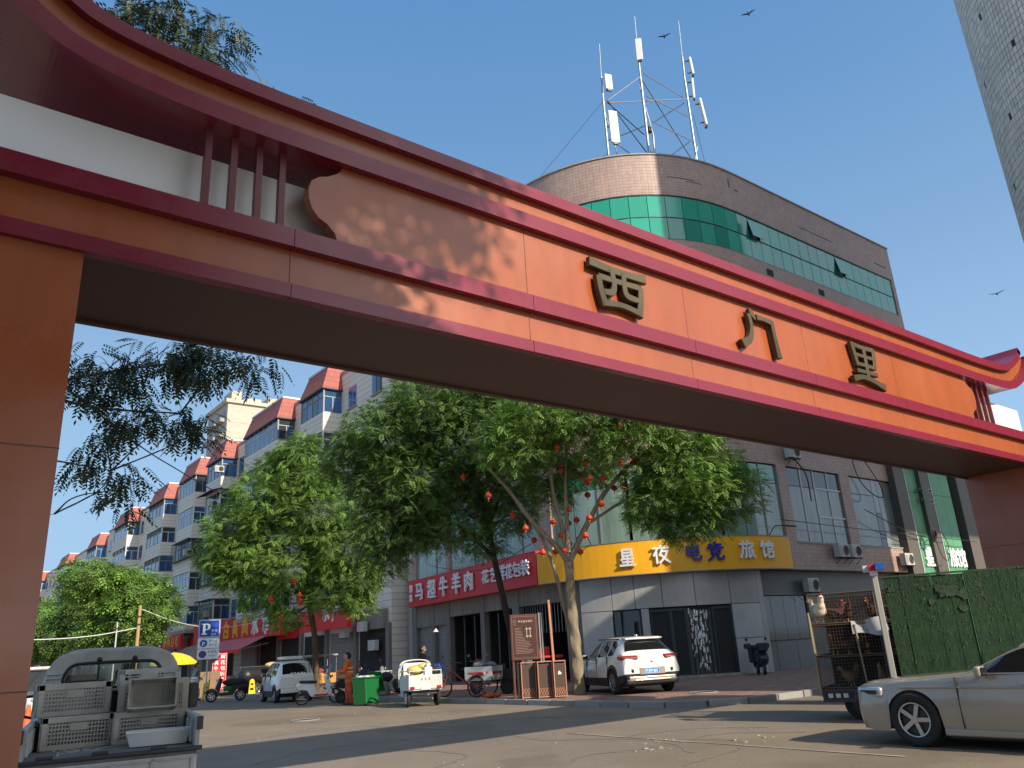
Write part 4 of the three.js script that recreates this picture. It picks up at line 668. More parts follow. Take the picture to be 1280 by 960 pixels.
const lanternTree = tree('street_tree', 'pale limewashed street tree hung with red lanterns beside the white car', 17.15, 19.3,
  [[18.4, 6.2, 15.0, 1.5], [17.1, 7.1, 15.7, 1.4], [15.9, 7.8, 16.4, 1.3], [14.7, 8.2, 17.2, 1.2], [14.1, 7.4, 17.9, 1.1], [19.3, 5.7, 14.6, 1.1], [18.9, 5.0, 15.1, .8], [17.6, 5.5, 15.8, .9], [18.7, 4.75, 15.8, .55], [17.5, 5.1, 16.2, .55], [16.6, 8.3, 15.6, 1.1], [15.7, 7.0, 18.4, .9], [16.2, 6.2, 19.0, .7], [18, 7.2, 14.7, 1.0], [17.6, 7.0, 18.6, .8], [19.2, 6.6, 16.4, 1.0]],
  [[[[17.19, 0, 19.3], [16.95, 1.2, 19.05], [16.6, 2.6, 18.7], [16.35, 3.6, 18.4], [16.29, 3.97, 18.32]], .2, .13],
    [[[16.33, 3.8, 18.35], [16.1, 4.3, 18.5], [15.3, 5.1, 18.7], [14.47, 6.14, 18.84], [13.6, 7, 19]], .1, .03], [[[16.3, 3.9, 18.33], [15.95, 5.02, 18.16], [15.65, 5.83, 18.06], [15.0, 7.6, 17.6], [14.5, 8.6, 17.8]], .09, .02], [[[16.3, 3.95, 18.3], [16.6, 5.09, 17.6], [16.92, 5.97, 17], [17.54, 6.83, 16.1], [18.3, 7.2, 15.2]], .1, .025], [[[16.2, 4.2, 18.2], [15.85, 6.27, 17.7], [15.75, 7.63, 17.2], [16.2, 8.4, 16.6]], .08, .02], [[[16.6, 5, 17.65], [17.6, 5.7, 16.6], [18.8, 5.9, 15.2]], .05, .015], [[[17.1, 1.4, 19.2], [16.55, 2.5, 18.95], [16.2, 3.4, 18.8], [15.8, 4.3, 18.7], [15.4, 5.3, 18.9]], .07, .05]],
  { bark: M.barkPale, leaf: LEAF.bright, per: 125 });
tree('street_tree', 'dark leaning street tree behind the brown notice board', 17.2, 22,
  [[14.5, 8.2, 20.6, 1.8], [13.3, 6.9, 22.1, 1.7], [12.9, 5.7, 23.0, 1.3], [14.3, 5.9, 21.9, 1.5], [15.4, 6.9, 20.6, 1.3], [12.2, 8.3, 22.3, 1.5], [13.3, 9.2, 21.1, 1.5], [14.5, 9.2, 20.2, 1.3], [15.9, 5.7, 20.6, .8], [13.6, 5.4, 22.7, .8], [15.4, 4.9, 21.3, .55], [12.4, 7.0, 22.8, 1.2], [11.7, 7.7, 23.2, 1.1], [12.6, 4.6, 23.4, .8]],
  [[[[17.22, 0, 22], [16.6, 1.8, 21.7], [15.9, 3.8, 21.4], [15.23, 5.82, 21.1], [14.68, 7.33, 20.9], [13.9, 8.4, 21]], .15, .04], [[[15.7, 4.4, 21.3], [14.6, 5.6, 22], [13.2, 6.4, 22.6]], .07, .02], [[[15.4, 5.3, 21.2], [15.7, 6.6, 20.7], [15.2, 8, 20.4]], .06, .02]],
  { bark: M.barkDark, leaf: LEAF.mid, per: 125 });
tree('street_tree', 'leafy street tree with a few red lanterns behind the white minivan', 15.35, 34.2,
  [[13.1, 9.0, 30.9, 1.5], [12.2, 8.0, 31.9, 1.7], [11.4, 6.9, 33.1, 1.5], [13.9, 7.5, 30.9, 1.7], [14.9, 6.1, 30.6, 1.6], [12.9, 5.8, 32.4, 2.0], [15.0, 4.5, 31.4, 1.4], [11.6, 5.7, 33.4, 1.4], [13.0, 10.0, 30.7, .8], [15.4, 4.9, 30.8, 1.2], [12.6, 4.3, 33.3, 1.1], [11.2, 5.1, 34, .8], [15.6, 3.7, 31, .7], [10.8, 6, 34, .9], [13.4, 3.4, 33, .7], [12.7, 9.3, 31.6, 1.1]],
  [[[[15.35, 0, 34.2], [14.8, 2.3, 33.1], [14.0, 4.2, 32.2], [13.55, 6.13, 31.7], [13.07, 8.65, 31]], .17, .04], [[[14.1, 3.8, 32.3], [13, 5.2, 33], [11.8, 6.4, 33.4]], .08, .02], [[[14, 4.2, 32.2], [14.8, 5.4, 31.2], [15.2, 6.3, 30.7]], .08, .02]],
  { leaf: LEAF.bright, per: 85, spread: .5, s0: .9, s1: 1.4, geo: FR.a });
[[13.5, 62, 0, 'bright green street tree behind the cab of the grey pickup'], [14.2, 76, .8, 'second street tree in the row beyond the grey pickup'], [15, 92, .2, 'farthest street tree at the foot of the far apartments'], [10.4, 88, .3, 'rounded street tree next to the left gate pillar'], [9, 120, .6, 'small far tree at the end of the street']].forEach(([x, z, s, l]) => {
  const c = []; for (let i = 0; i < 11; i++) { const a = i * 2.4 + s, r = 2.6 * Math.sqrt((i + .5) / 11); c.push([x + Math.sin(a) * r, 5.2 + 2.2 * Math.cos(i * 1.9 + s) + (i % 3) * .5, z + Math.cos(a) * r, rr(1.2, 2)]); }
  tree('street_tree', l, x, z, c, [[[[x, 0, z], [x + .1, 2, z], [x - .1, 4.4, z], [x, 6.5, z]], .2, .08], [[[x, 3, z], [x + 1.2, 5, z - .6]], .08, .03], [[[x, 3.2, z], [x - 1.3, 5.2, z + .5]], .08, .03]], { leaf: s > .4 ? LEAF.mid : LEAF.bright, per: 30, geo: FR.b, spread: .7, s0: .9, s1: 1.5 });
});
// tree behind the left pillar: its shaded fronds hang under the gate, its sunlit top shows above the cornice
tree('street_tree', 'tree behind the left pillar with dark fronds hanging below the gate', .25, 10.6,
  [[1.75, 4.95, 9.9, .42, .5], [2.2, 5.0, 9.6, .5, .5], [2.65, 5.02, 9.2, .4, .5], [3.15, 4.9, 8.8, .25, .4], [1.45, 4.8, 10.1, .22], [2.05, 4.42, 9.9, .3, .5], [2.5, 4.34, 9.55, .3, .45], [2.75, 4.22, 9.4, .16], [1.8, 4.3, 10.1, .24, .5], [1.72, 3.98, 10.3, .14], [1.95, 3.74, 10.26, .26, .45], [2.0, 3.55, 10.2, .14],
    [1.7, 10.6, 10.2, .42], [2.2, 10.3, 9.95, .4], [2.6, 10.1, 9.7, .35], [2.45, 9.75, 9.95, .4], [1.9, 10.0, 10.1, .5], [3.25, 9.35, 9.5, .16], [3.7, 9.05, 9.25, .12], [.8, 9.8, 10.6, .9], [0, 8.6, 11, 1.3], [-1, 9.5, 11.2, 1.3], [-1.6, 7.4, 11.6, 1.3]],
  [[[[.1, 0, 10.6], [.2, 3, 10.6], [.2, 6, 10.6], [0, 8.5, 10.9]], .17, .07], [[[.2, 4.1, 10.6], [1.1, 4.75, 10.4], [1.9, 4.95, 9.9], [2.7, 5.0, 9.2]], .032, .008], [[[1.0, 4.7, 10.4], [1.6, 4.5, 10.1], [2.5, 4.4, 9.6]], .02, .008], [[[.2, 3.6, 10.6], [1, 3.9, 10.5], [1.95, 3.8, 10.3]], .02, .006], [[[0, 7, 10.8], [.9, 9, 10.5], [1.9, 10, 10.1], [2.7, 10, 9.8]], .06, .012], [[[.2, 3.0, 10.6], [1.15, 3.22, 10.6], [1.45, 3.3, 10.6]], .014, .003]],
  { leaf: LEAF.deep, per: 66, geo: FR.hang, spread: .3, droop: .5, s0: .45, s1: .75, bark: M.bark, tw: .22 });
tree('street_tree', 'sunlit tree beyond the right end of the gate', 58, 25, [[57, 7, 25, 2], [60, 8, 25, 2.4], [59, 5, 24, 2], [57.5, 9.5, 26, 1.6], [61, 5.5, 25, 2]], [[[[58.5, 0, 25], [58.6, 4, 25], [58.4, 8, 25]], .2, .08]], { leaf: LEAF.mid, per: 40, geo: FR.b, s1: 1.6 });
{ // the trees behind the camera, outside the picture, that shade the left half of the gate
  const c = []; for (let i = 0; i < 26; i++) { const a = i * 2.4, r = 3.1 * Math.sqrt((i + .5) / 26); c.push([1.1 + Math.sin(a) * r * 1.15, 10.6 + 3.4 * Math.cos(i * 1.3), -5 + Math.cos(a) * r * .6, rr(1.2, 1.9)]); }
  tree('street_tree', 'street tree behind the camera that shades the left end of the gate', 0, -5, c, [[[[0, 0, -5], [.1, 4, -5], [0, 8, -5], [.2, 12, -5]], .25, .1], [[[0, 6, -5], [1.8, 9, -5]], .1, .04], [[[0, 6, -5], [-1.8, 9, -5]], .1, .04]], { leaf: LEAF.mid, per: 30, geo: FR.b, spread: .7, s0: .9, s1: 1.4 });
}
{ const c = []; for (let i = 0; i < 26; i++) { const a = i * 2.4 + 1, r = 3.4 * Math.sqrt((i + .5) / 26); c.push([-5.2 + Math.sin(a) * r, 7 + 3.6 * Math.cos(i * 1.3), -3.5 + Math.cos(a) * r * .8, rr(1.2, 1.9)]); }  // unseen tree, added to darken the left end of the gate
  tree('street_tree', 'second street tree added behind the camera to darken the left of the gate', -5.2, -3.5, c, [[[[-5.2, 0, -3.5], [-5.1, 4, -3.5], [-5.3, 8, -3.5], [-5.2, 10.5, -3.5]], .25, .1]], { leaf: LEAF.mid, per: 26, geo: FR.b, spread: .7, s0: .9, s1: 1.4 }); }
{ const c = []; for (let i = 0; i < 18; i++) { const a = i * 2.4 + 2, r = 2.2 * Math.sqrt((i + .5) / 18); c.push([-2.2 + Math.sin(a) * r, 4.6 + 1.9 * Math.cos(i * 1.3), -3.6 + Math.cos(a) * r * .5, rr(.9, 1.3)]); }  // unseen low crown, added to block sky light from the left pillar
  tree('street_tree', 'low third street tree added behind the camera to keep sky light off the left pillar', -2.2, -3.6, c, [[[[-2.2, 0, -3.6], [-2.1, 2, -3.6], [-2.3, 4, -3.6], [-2.2, 6, -3.6]], .15, .06]], { leaf: LEAF.mid, per: 30, geo: FR.b, spread: .6, s0: .8, s1: 1.3 }); }
// red lanterns hung through the branches
{
  const t = thing('lantern', 'small round red lantern with a gold tassel hanging in the pale street tree', 'lantern', 0, 0, 0, 0, 'red lanterns in the pale street tree');
  part('globe', sph(.1, 0, 0, 0, 1, .86, 1, 12), M.lantern, t, true); part('cap', [cyl(.035, .035, .02, 0, .088, 0), cyl(.035, .035, .02, 0, -.088, 0)], M.gold, t); part('tassel', [rod([0, -.09, 0], [0, -.18, 0], .01), rod([0, .1, 0], [0, .22, 0], .005)], M.redBright, t);
  const at = [[14.85, 6.98, 16.84], [15.69, 6.58, 17.68], [16.39, 6.43, 18.4], [15.92, 6.64, 16.81], [16.54, 6.46, 17.73], [15.73, 6.07, 16.53], [16.37, 6.15, 17.33], [17.08, 5.97, 18.1], [16.39, 6.16, 16.63], [17.4, 6.05, 17.23], [16.37, 6.43, 15.87], [17.39, 6.66, 16.3], [17.97, 6.55, 17.24], [16.9, 5.9, 16.34], [18.3, 6.02, 16.52], [16.11, 5.34, 16.53], [16.05, 5.41, 17.89], [16.79, 5.17, 18.76], [15.41, 5.01, 17.9], [16.63, 5.18, 18.21], [15.89, 4.99, 16.85], [15.99, 4.69, 18.26], [16.88, 4.55, 18.9], [15.8, 4.2, 17.94], [16.26, 4.29, 18.88], [14.98, 4.11, 17.95], [16.53, 4.19, 18.04], [16.01, 4.73, 19.57], [14.79, 4.88, 18.45], [15.05, 5.45, 19.35], [13.48, 5.77, 18.44], [13.7, 6.64, 20.0], [16.02, 7.43, 15.4], [18.67, 5.68, 16.38], [15.89, 4.51, 17.07]];
  at.forEach(([x, y, z], i) => (i ? copyOf(t, x, y, z, i) : put(t, x, y, z, 0)));
  [[12.9, 4.55, 30.9], [13.15, 4.0, 31], [13.2, 3.75, 31], [12.2, 3.9, 31.5], [13.6, 2.9, 31.2]].forEach(([x, y, z], i) => { const c = copyOf(t, x, y, z, 0, 'small red lantern hanging low in the leafy tree behind the minivan'); c.userData.group = 'red lanterns in the tree behind the minivan'; c.scale.setScalar(1.25); });
}
// ---------------------------------------------------------------- vehicles
function wheel(t, x, y, z, r, w, o = {}) {   // axle along x, face towards side o.s
  const s = o.s ?? -1, P = [[r * .64, -w / 2], [r * .9, -w / 2], [r * .985, -w * .38], [r, -w * .2], [r, w * .2], [r * .985, w * .38], [r * .9, w / 2], [r * .64, w / 2], [r * .64, -w / 2]];
  const g = new THREE.LatheGeometry(P.map((p) => new THREE.Vector2(p[0], p[1])), 32); g.rotateZ(Math.PI / 2);
  const m = part('wheel', g, M.rubber, t, true); m.position.set(x, y, z);
  const rim = [], R = r * .65, f = s * w * .36, n = o.spokes ?? 5;
  const ring = new THREE.TorusGeometry(R * .96, R * .07, 6, 30); ring.rotateY(Math.PI / 2); rim.push(ring.translate(f * 1.2, 0, 0));
  for (let i = 0; i < n; i++) { const a = i / n * Math.PI * 2 + .3; rim.push(box(.022, R * .92, R * (n > 6 ? .13 : .24), f, Math.cos(a) * R * .5, Math.sin(a) * R * .5, a, 0, 0)); }
  rim.push(cyl(R * .2, R * .2, .04, f * 1.05, 0, 0, 0, 0, Math.PI / 2));
  part('rim', rim, o.mat ?? M.alloy, m); part('brake_disc', cyl(R * .94, R * .94, .01, f * .5, 0, 0, 0, 0, Math.PI / 2, 24), M.darkSteel, m);
  return m;
}
// A car skin lofted from cross sections: [s, yb, ym, yBelt, yRoofEdge, yTop, wb, wm, wBelt, wRoof], s runs from nose to tail
function carBody(t, L, st, o) {
  const ks = st.map((r) => r[0]), ip = (s) => {
    let i = 1; while (i < st.length - 1 && ks[i] < s) i++;
    const a = st[i - 1], b = st[i], p = st[Math.max(0, i - 2)], n = st[Math.min(st.length - 1, i + 1)], h = b[0] - a[0], u = Math.min(1, Math.max(0, (s - a[0]) / h));
    return a.map((v, k) => { const da = (b[k] - p[k]) / (b[0] - p[0] || 1) * h, db = (n[k] - a[k]) / (n[0] - a[0] || 1) * h, d = b[k] - v, ma = da * d > 0 ? Math.sign(d) * Math.min(Math.abs(da), 2.5 * Math.abs(d)) : 0, mb = db * d > 0 ? Math.sign(d) * Math.min(Math.abs(db), 2.5 * Math.abs(d)) : 0, u2 = u * u, u3 = u2 * u; return v * (2 * u3 - 3 * u2 + 1) + ma * (u3 - 2 * u2 + u) + b[k] * (-2 * u3 + 3 * u2) + mb * (u3 - u2); });
  };
  const S = []; for (let s = 0; s <= L + 1e-6; s += .045) S.push(s); for (const k of [...ks, ...o.wheels.flatMap((w) => [w - o.arch, w + o.arch]), ...o.side.flat(), ...o.front, ...o.rear]) S.push(k);
  S.sort((a, b) => a - b); const U = S.filter((s, i) => !i || s - S[i - 1] > .004);
  const NB = 7, NW = 3, NT = 7, sec = U.map((s) => {
    const [, yb0, ym, ybelt, yre, yt, wb, wm, wbe, wr] = ip(s); let yb = yb0; for (const w of o.wheels) { const d = Math.abs(s - w); if (d < o.arch) yb = Math.max(yb, o.wr + Math.sqrt(o.arch * o.arch - d * d) * .98 - .0); }
    yb = Math.min(yb, ybelt - .06); const P = [];
    for (let i = 0; i < NB; i++) { const y = yb + (ybelt - yb) * i / NB, u = (y - yb0) / (ybelt - yb0), m = (ym - yb0) / (ybelt - yb0); const w = u < m ? wb + (wm - wb) * Math.sin(u / m * Math.PI / 2) : wm + (wbe - wm) * Math.pow((u - m) / (1 - m), 1.7); P.push([w, y]); }
    for (let i = 0; i < NW; i++) P.push([lerp(wbe, wr, i / NW) + .012 * Math.sin(i / NW * Math.PI), lerp(ybelt, yre, i / NW)]);
    for (let i = 0; i <= NT; i++) { const a = i / NT * Math.PI / 2; P.push([wr * Math.pow(Math.cos(a), .72), yre + (yt - yre) * Math.pow(Math.sin(a), .8)]); }
    P[P.length - 1][0] = 0; return P;
  });
  const np = sec[0].length, verts = []; U.forEach((s, i) => { for (const sgn of [-1, 1]) for (const [w, y] of sec[i]) verts.push(sgn * w, y, s - L / 2); });
  const id = (i, side, j) => (i * 2 + side) * np + j, parts = { body: [], side: [], front: [], rear: [], trim: [] };
  for (let i = 0; i < U.length - 1; i++) for (const side of [0, 1]) for (let j = 0; j < np - 1; j++) {
    const s = (U[i] + U[i + 1]) / 2, w = j >= NB && j < NB + NW, top = j >= NB + NW + 1; let k = 'body';
    if (w && o.side.some(([a, b]) => s > a && s < b)) k = 'side'; else if (top && s > o.front[0] && s < o.front[1]) k = 'front'; else if (top && s > o.rear[0] && s < o.rear[1]) k = 'rear';
    else if (j < 2 && o.trim) k = 'trim';
    const q = [id(i, side, j), id(i + 1, side, j), id(i + 1, side, j + 1), id(i, side, j + 1)]; if (side) q.reverse();
    parts[k].push(q[0], q[1], q[2], q[0], q[2], q[3]);
  }
  for (const [i, flip] of [[0, false], [U.length - 1, true]]) for (let j = 0; j < np - 1; j++) { const q = [id(i, 0, j), id(i, 0, j + 1), id(i, 1, j + 1), id(i, 1, j)]; if (flip) q.reverse(); parts[j < 2 && o.trim ? 'trim' : 'body'].push(q[0], q[1], q[2], q[0], q[2], q[3]); }
  const make = (idx) => { const g = new THREE.BufferGeometry(); g.setAttribute('position', new THREE.Float32BufferAttribute(verts, 3)); g.setIndex(idx); g.computeVertexNormals(); return g.toNonIndexed(); };
  const body = part('body', make(parts.body), o.paint, t);
  if (parts.trim.length) part('lower_trim', make(parts.trim), o.trim, t);
  for (const [k, n] of [['side', 'side_window'], ['front', 'windscreen'], ['rear', 'rear_window']]) if (parts[k].length) part(n, make(parts[k]), M.carGlass, t);
  const fl = []; fl.push(bx(-o.hw * .86, o.hw * .86, .2, .5, -L / 2 + .3, L / 2 - .3)); part('underbody', fl, M.dark, t);
  for (const w of o.wheels) for (const s of [-1, 1]) part('wheel_well', bx(s > 0 ? o.hw * .55 : -o.hw * .93, s > 0 ? o.hw * .93 : -o.hw * .55, .25, o.wr + o.arch - .01, w - L / 2 - o.arch, w - L / 2 + o.arch), M.dark, t);
  for (const w of o.wheels) for (const s of [-1, 1]) wheel(t, s * (o.hw - .1), o.wr, w - L / 2, o.wr, .2, { s, spokes: o.spokes });
  const lines = []; for (const [s, y0, y1] of o.seams ?? []) for (const sg of [-1, 1]) lines.push(bx(sg > 0 ? o.hw - .03 : -o.hw - .002, sg > 0 ? o.hw + .002 : -o.hw + .03, y0, y1, s - L / 2 - .004, s - L / 2 + .004));
  if (lines.length) part('door_seam', lines, M.dark, t);
  return { body, ip, at: (s) => s - L / 2 };
}
function mirror(t, x, y, z, s, mat) { const m = part('wing_mirror', rbox(.2, .14, .1, .045, x + s * .1, y, z), mat, t); part('mirror_arm', rod([x - s * .04, y - .06, z], [x + s * .06, y - .03, z], .02), M.black, m); part('mirror_glass', box(.16, .1, .004, x + s * .1, y, z + .052), M.carGlass, m); }
function plateTex(text, bg, fg, sub) { const c = document.createElement('canvas'); c.width = 256; c.height = 80; const q = c.getContext('2d'); q.fillStyle = bg; q.fillRect(0, 0, 256, 80); q.strokeStyle = fg; q.lineWidth = 4; q.strokeRect(6, 6, 244, 68); q.fillStyle = fg; q.font = 'bold 50px sans-serif'; q.textBaseline = 'middle'; q.fillText(text, 58, 43); q.lineWidth = 5; for (const st of GLYPH[sub].split(';')) { q.beginPath(); st.split(' ').forEach((p, i) => { const [x, y] = p.split(',').map(Number); i ? q.lineTo(14 + x * .36, 22 + y * .38) : q.moveTo(14 + x * .36, 22 + y * .38); }); q.stroke(); } const t = new THREE.CanvasTexture(c); t.colorSpace = THREE.SRGBColorSpace; return t; }
const face = (w, h, x, y, z, ry = 0, rx = 0) => { const g = new THREE.PlaneGeometry(w, h); return tf(g, x, y, z, rx, ry, 0); };   // faces +z

{ // white crossover, rear three-quarter view
  const t = thing('parked_car', 'white crossover car parked on the pavement with its red tail lamps towards the road', 'car', 18.42, .12, 18.62, .375);
  const L = 4.23, c = carBody(t, L, [[0, .36, .5, .7, .72, .74, .6, .66, .6, .45], [.16, .26, .5, .8, .84, .87, .78, .83, .77, .6], [.5, .22, .52, .9, .94, .98, .86, .89, .84, .7], [1.1, .22, .55, .97, 1.0, 1.04, .88, .905, .86, .74], [1.32, .22, .56, .99, 1.06, 1.09, .885, .91, .86, .72], [1.95, .22, .57, 1.0, 1.43, 1.53, .89, .915, .865, .60], [2.6, .22, .57, 1.02, 1.48, 1.575, .89, .915, .87, .605], [3.35, .22, .57, 1.05, 1.45, 1.555, .89, .915, .865, .595], [3.72, .24, .58, 1.07, 1.39, 1.50, .885, .91, .855, .58], [4.02, .3, .6, 1.07, 1.11, 1.15, .87, .895, .82, .72], [4.13, .34, .62, 1.0, 1.04, 1.07, .84, .88, .8, .68], [4.2, .38, .6, .93, .96, .98, .78, .86, .76, .6], [4.23, .42, .58, .88, .9, .92, .7, .82, .72, .5]],
    { paint: M.carWhite, trim: M.black, wheels: [.82, 3.42], arch: .385, wr: .335, hw: .915, side: [[1.5, 2.2], [2.28, 3.02], [3.08, 3.5]], front: [1.34, 1.92], rear: [3.76, 4.0], spokes: 9, seams: [[1.42, .3, 1.0], [2.24, .3, 1.0], [3.1, .45, 1.03]] });
  const z = L / 2;
  part('roof_spoiler', rbox(1.18, .05, .3, .02, 0, 1.51, z - .52, .12), M.carWhite, t);
  for (const s of [-1, 1]) { const lamp = part('tail_lamp', [rbox(.46, .13, .16, .04, s * .62, .98, z - .1, 0, s * .28, 0), rbox(.1, .12, .34, .04, s * .83, .98, z - .3, 0, s * .12, 0)], M.tailRed, t); part('lamp_band', rbox(.34, .03, .02, .008, s * .62, .97, z - .012, 0, s * .28, 0), M.carSilver, lamp); part('bumper_vent', rbox(.2, .1, .05, .02, s * .66, .64, z - .03, 0, s * .3, s * .25), M.black, t); }
  part('bumper', [rbox(1.45, .14, .12, .04, 0, .42, z - .05), rbox(1.1, .05, .06, .02, 0, .38, z + .01)], M.carSilver, t); part('lower_bumper', rbox(1.62, .16, .3, .05, 0, .34, z - .16), M.black, t);
  part('plate_recess', rbox(.78, .2, .03, .01, 0, .62, z + .0), M.carSilver, t);
  part('number_plate', face(.46, .14, 0, .62, z + .018), std([1, 1, 1], .4, { map: plateTex('EX12J5', '#1b78c8', '#eef4ff', '市') }), t, true);
  const bd = part('badge', [cyl(.062, .062, .012, 0, .86, z - .02, Math.PI / 2 + .35, 0, 0, 22)], M.alloy, t); const bs = [rod([-.035, .898, z + .0], [-.012, .835, z + .012], .005), rod([-.012, .835, z + .012], [0, .868, z + .008], .005), rod([0, .868, z + .008], [.012, .835, z + .012], .005), rod([.012, .835, z + .012], [.035, .898, z + .0], .005)]; part('emblem', bs, M.blackGloss, bd);
  part('rear_wiper', rod([0, 1.13, z - .24], [.28, 1.2, z - .29], .008), M.black, t);
  part('roof_rail', [rod([-.6, 1.52, -.3], [-.58, 1.5, 1.3], .018), rod([.6, 1.52, -.3], [.58, 1.5, 1.3], .018)], M.black, t); part('roof_aerial', rbox(.04, .06, .16, .015, 0, 1.585, 1.2), M.carWhite, t);
  part('door_handle', [-1, 1].flatMap((s) => [rbox(.02, .03, .18, .008, s * .915, .86, -.05), rbox(.02, .03, .18, .008, s * .915, .88, .8)]), M.carWhite, t);
  for (const s of [-1, 1]) mirror(t, s * .9, 1.02, -.55, s, M.carWhite);
}
{ // silver saloon in the near right corner
  const t = thing('parked_car', 'silver saloon car cut off by the right edge in front of the turf hoarding', 'car', 11.98, 0, 4.36, 0);
  const L = 4.72; carBody(t, L, [[0, .34, .46, .66, .68, .70, .66, .70, .64, .5], [.06, .25, .46, .72, .745, .765, .76, .8, .74, .58], [.16, .2, .47, .765, .785, .81, .82, .855, .79, .64], [.45, .18, .48, .79, .81, .84, .86, .885, .82, .68], [.9, .18, .5, .815, .835, .87, .88, .905, .85, .72], [1.5, .18, .515, .855, .885, .92, .89, .915, .87, .74], [1.62, .18, .515, .865, .91, .945, .89, .917, .872, .72], [2.25, .18, .52, .885, 1.17, 1.26, .89, .918, .872, .59], [2.8, .18, .52, .895, 1.22, 1.3, .89, .918, .87, .59], [3.4, .18, .53, .905, 1.17, 1.265, .89, .915, .865, .58], [4.0, .2, .54, .913, .965, 1.015, .885, .91, .85, .68], [4.45, .25, .55, .904, .94, .965, .85, .885, .82, .66], [4.68, .34, .55, .844, .87, .89, .76, .82, .74, .55], [4.72, .4, .54, .79, .81, .83, .68, .76, .68, .45]],
    { paint: M.carSilver, wheels: [.87, 3.66], arch: .375, wr: .335, hw: .918, side: [[1.78, 2.62], [2.72, 3.55]], front: [1.64, 2.22], rear: [3.44, 3.96], spokes: 5, seams: [[1.5, .25, .86], [2.67, .25, .89], [3.5, .5, .9]] });
  part('sill', [-1, 1].map((s) => rbox(.06, .09, 2.05, .025, s * .9, .2, -.09)), M.carSilver, t); for (const s of [-1, 1]) part('waist_line', rbox(.012, .022, 3.1, .005, s * .912, .735, -.1), M.carSilver, t);
  part('door_handle', [-1, 1].flatMap((s) => [rbox(.035, .035, .22, .012, s * .925, .785, .02), rbox(.035, .035, .22, .012, s * .925, .80, 1.0)]), M.alloy, t);
  for (const s of [-1, 1]) { mirror(t, s * .88, .925, -.5, s, M.carSilver); const h = part('headlight', rbox(.09, .14, .44, .045, s * .80, .67, -2.1, 0, s * .3, 0), M.lampClear, t); part('lamp_inner', rbox(.05, .08, .32, .025, s * .825, .67, -2.1, 0, s * .3, 0), M.blackGloss, h); part('window_trim', [rod([s * .876, .892, -.55], [s * .872, .912, 1.2], .01)], M.alloy, t); }
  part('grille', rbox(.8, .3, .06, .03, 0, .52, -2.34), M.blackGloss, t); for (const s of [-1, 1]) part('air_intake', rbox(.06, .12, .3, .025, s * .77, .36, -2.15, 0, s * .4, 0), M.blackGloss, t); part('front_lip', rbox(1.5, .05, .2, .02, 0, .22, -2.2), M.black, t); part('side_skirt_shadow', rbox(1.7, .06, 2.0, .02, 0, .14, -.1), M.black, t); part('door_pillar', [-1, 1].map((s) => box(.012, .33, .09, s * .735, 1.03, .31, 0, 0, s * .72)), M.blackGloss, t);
}
{ // small white van with a roof box
  const t = thing('minivan', 'small white boxy minivan with a roof box parked at the kerb seen from behind', 'minivan', 13.85, 0, 33.7, .13);
  const L = 3.06; carBody(t, L, [[0, .34, .5, .78, .8, .83, .6, .64, .58, .45], [.2, .24, .5, .9, .93, .96, .7, .73, .68, .56], [.55, .22, .52, .98, 1.02, 1.05, .73, .75, .71, .6], [1.0, .22, .54, 1.0, 1.42, 1.5, .74, .76, .72, .55], [1.6, .22, .54, 1.0, 1.5, 1.58, .74, .76, .725, .57], [2.6, .22, .55, 1.0, 1.48, 1.57, .74, .76, .725, .57], [2.88, .25, .56, 1.0, 1.4, 1.5, .73, .75, .71, .56], [3.0, .3, .56, .98, 1.02, 1.06, .71, .735, .69, .58], [3.06, .38, .55, .94, .97, .99, .64, .69, .64, .5]],
    { paint: M.carWhite, trim: M.black, wheels: [.5, 2.52], arch: .32, wr: .28, hw: .76, side: [[1.0, 1.75], [1.83, 2.6]], front: [.56, .98], rear: [2.89, 2.995], spokes: 6, seams: [[.95, .3, 1], [1.8, .3, 1]] });
  part('roof_box', rbox(.8, .14, 1.1, .06, 0, 1.68, .4), M.carWhite, t); part('light_bar', rbox(1.0, .05, .03, .012, 0, .9, 1.5), M.blackGloss, t);
  for (const s of [-1, 1]) part('tail_lamp', rbox(.2, .08, .05, .02, s * .52, .89, 1.5), M.tailRed, t);
  part('sticker', [-.2, -.08, .06, .2, .3].map((x, i) => box(.08, .06 + .02 * (i % 2), .004, x, 1.08, 1.475, -.2)), M.letterWhite, t);
  part('bumper', rbox(1.3, .2, .12, .05, 0, .45, 1.48), M.carWhite, t); part('number_plate', box(.42, .12, .01, .1, .62, 1.53), std([.35, .55, .35], .4), t); part('wiper', rod([-.1, 1.05, 1.5], [-.3, 1.3, 1.42], .012), M.black, t);
  for (const s of [-1, 1]) mirror(t, s * .74, 1.05, -.45, s, M.carWhite);
}
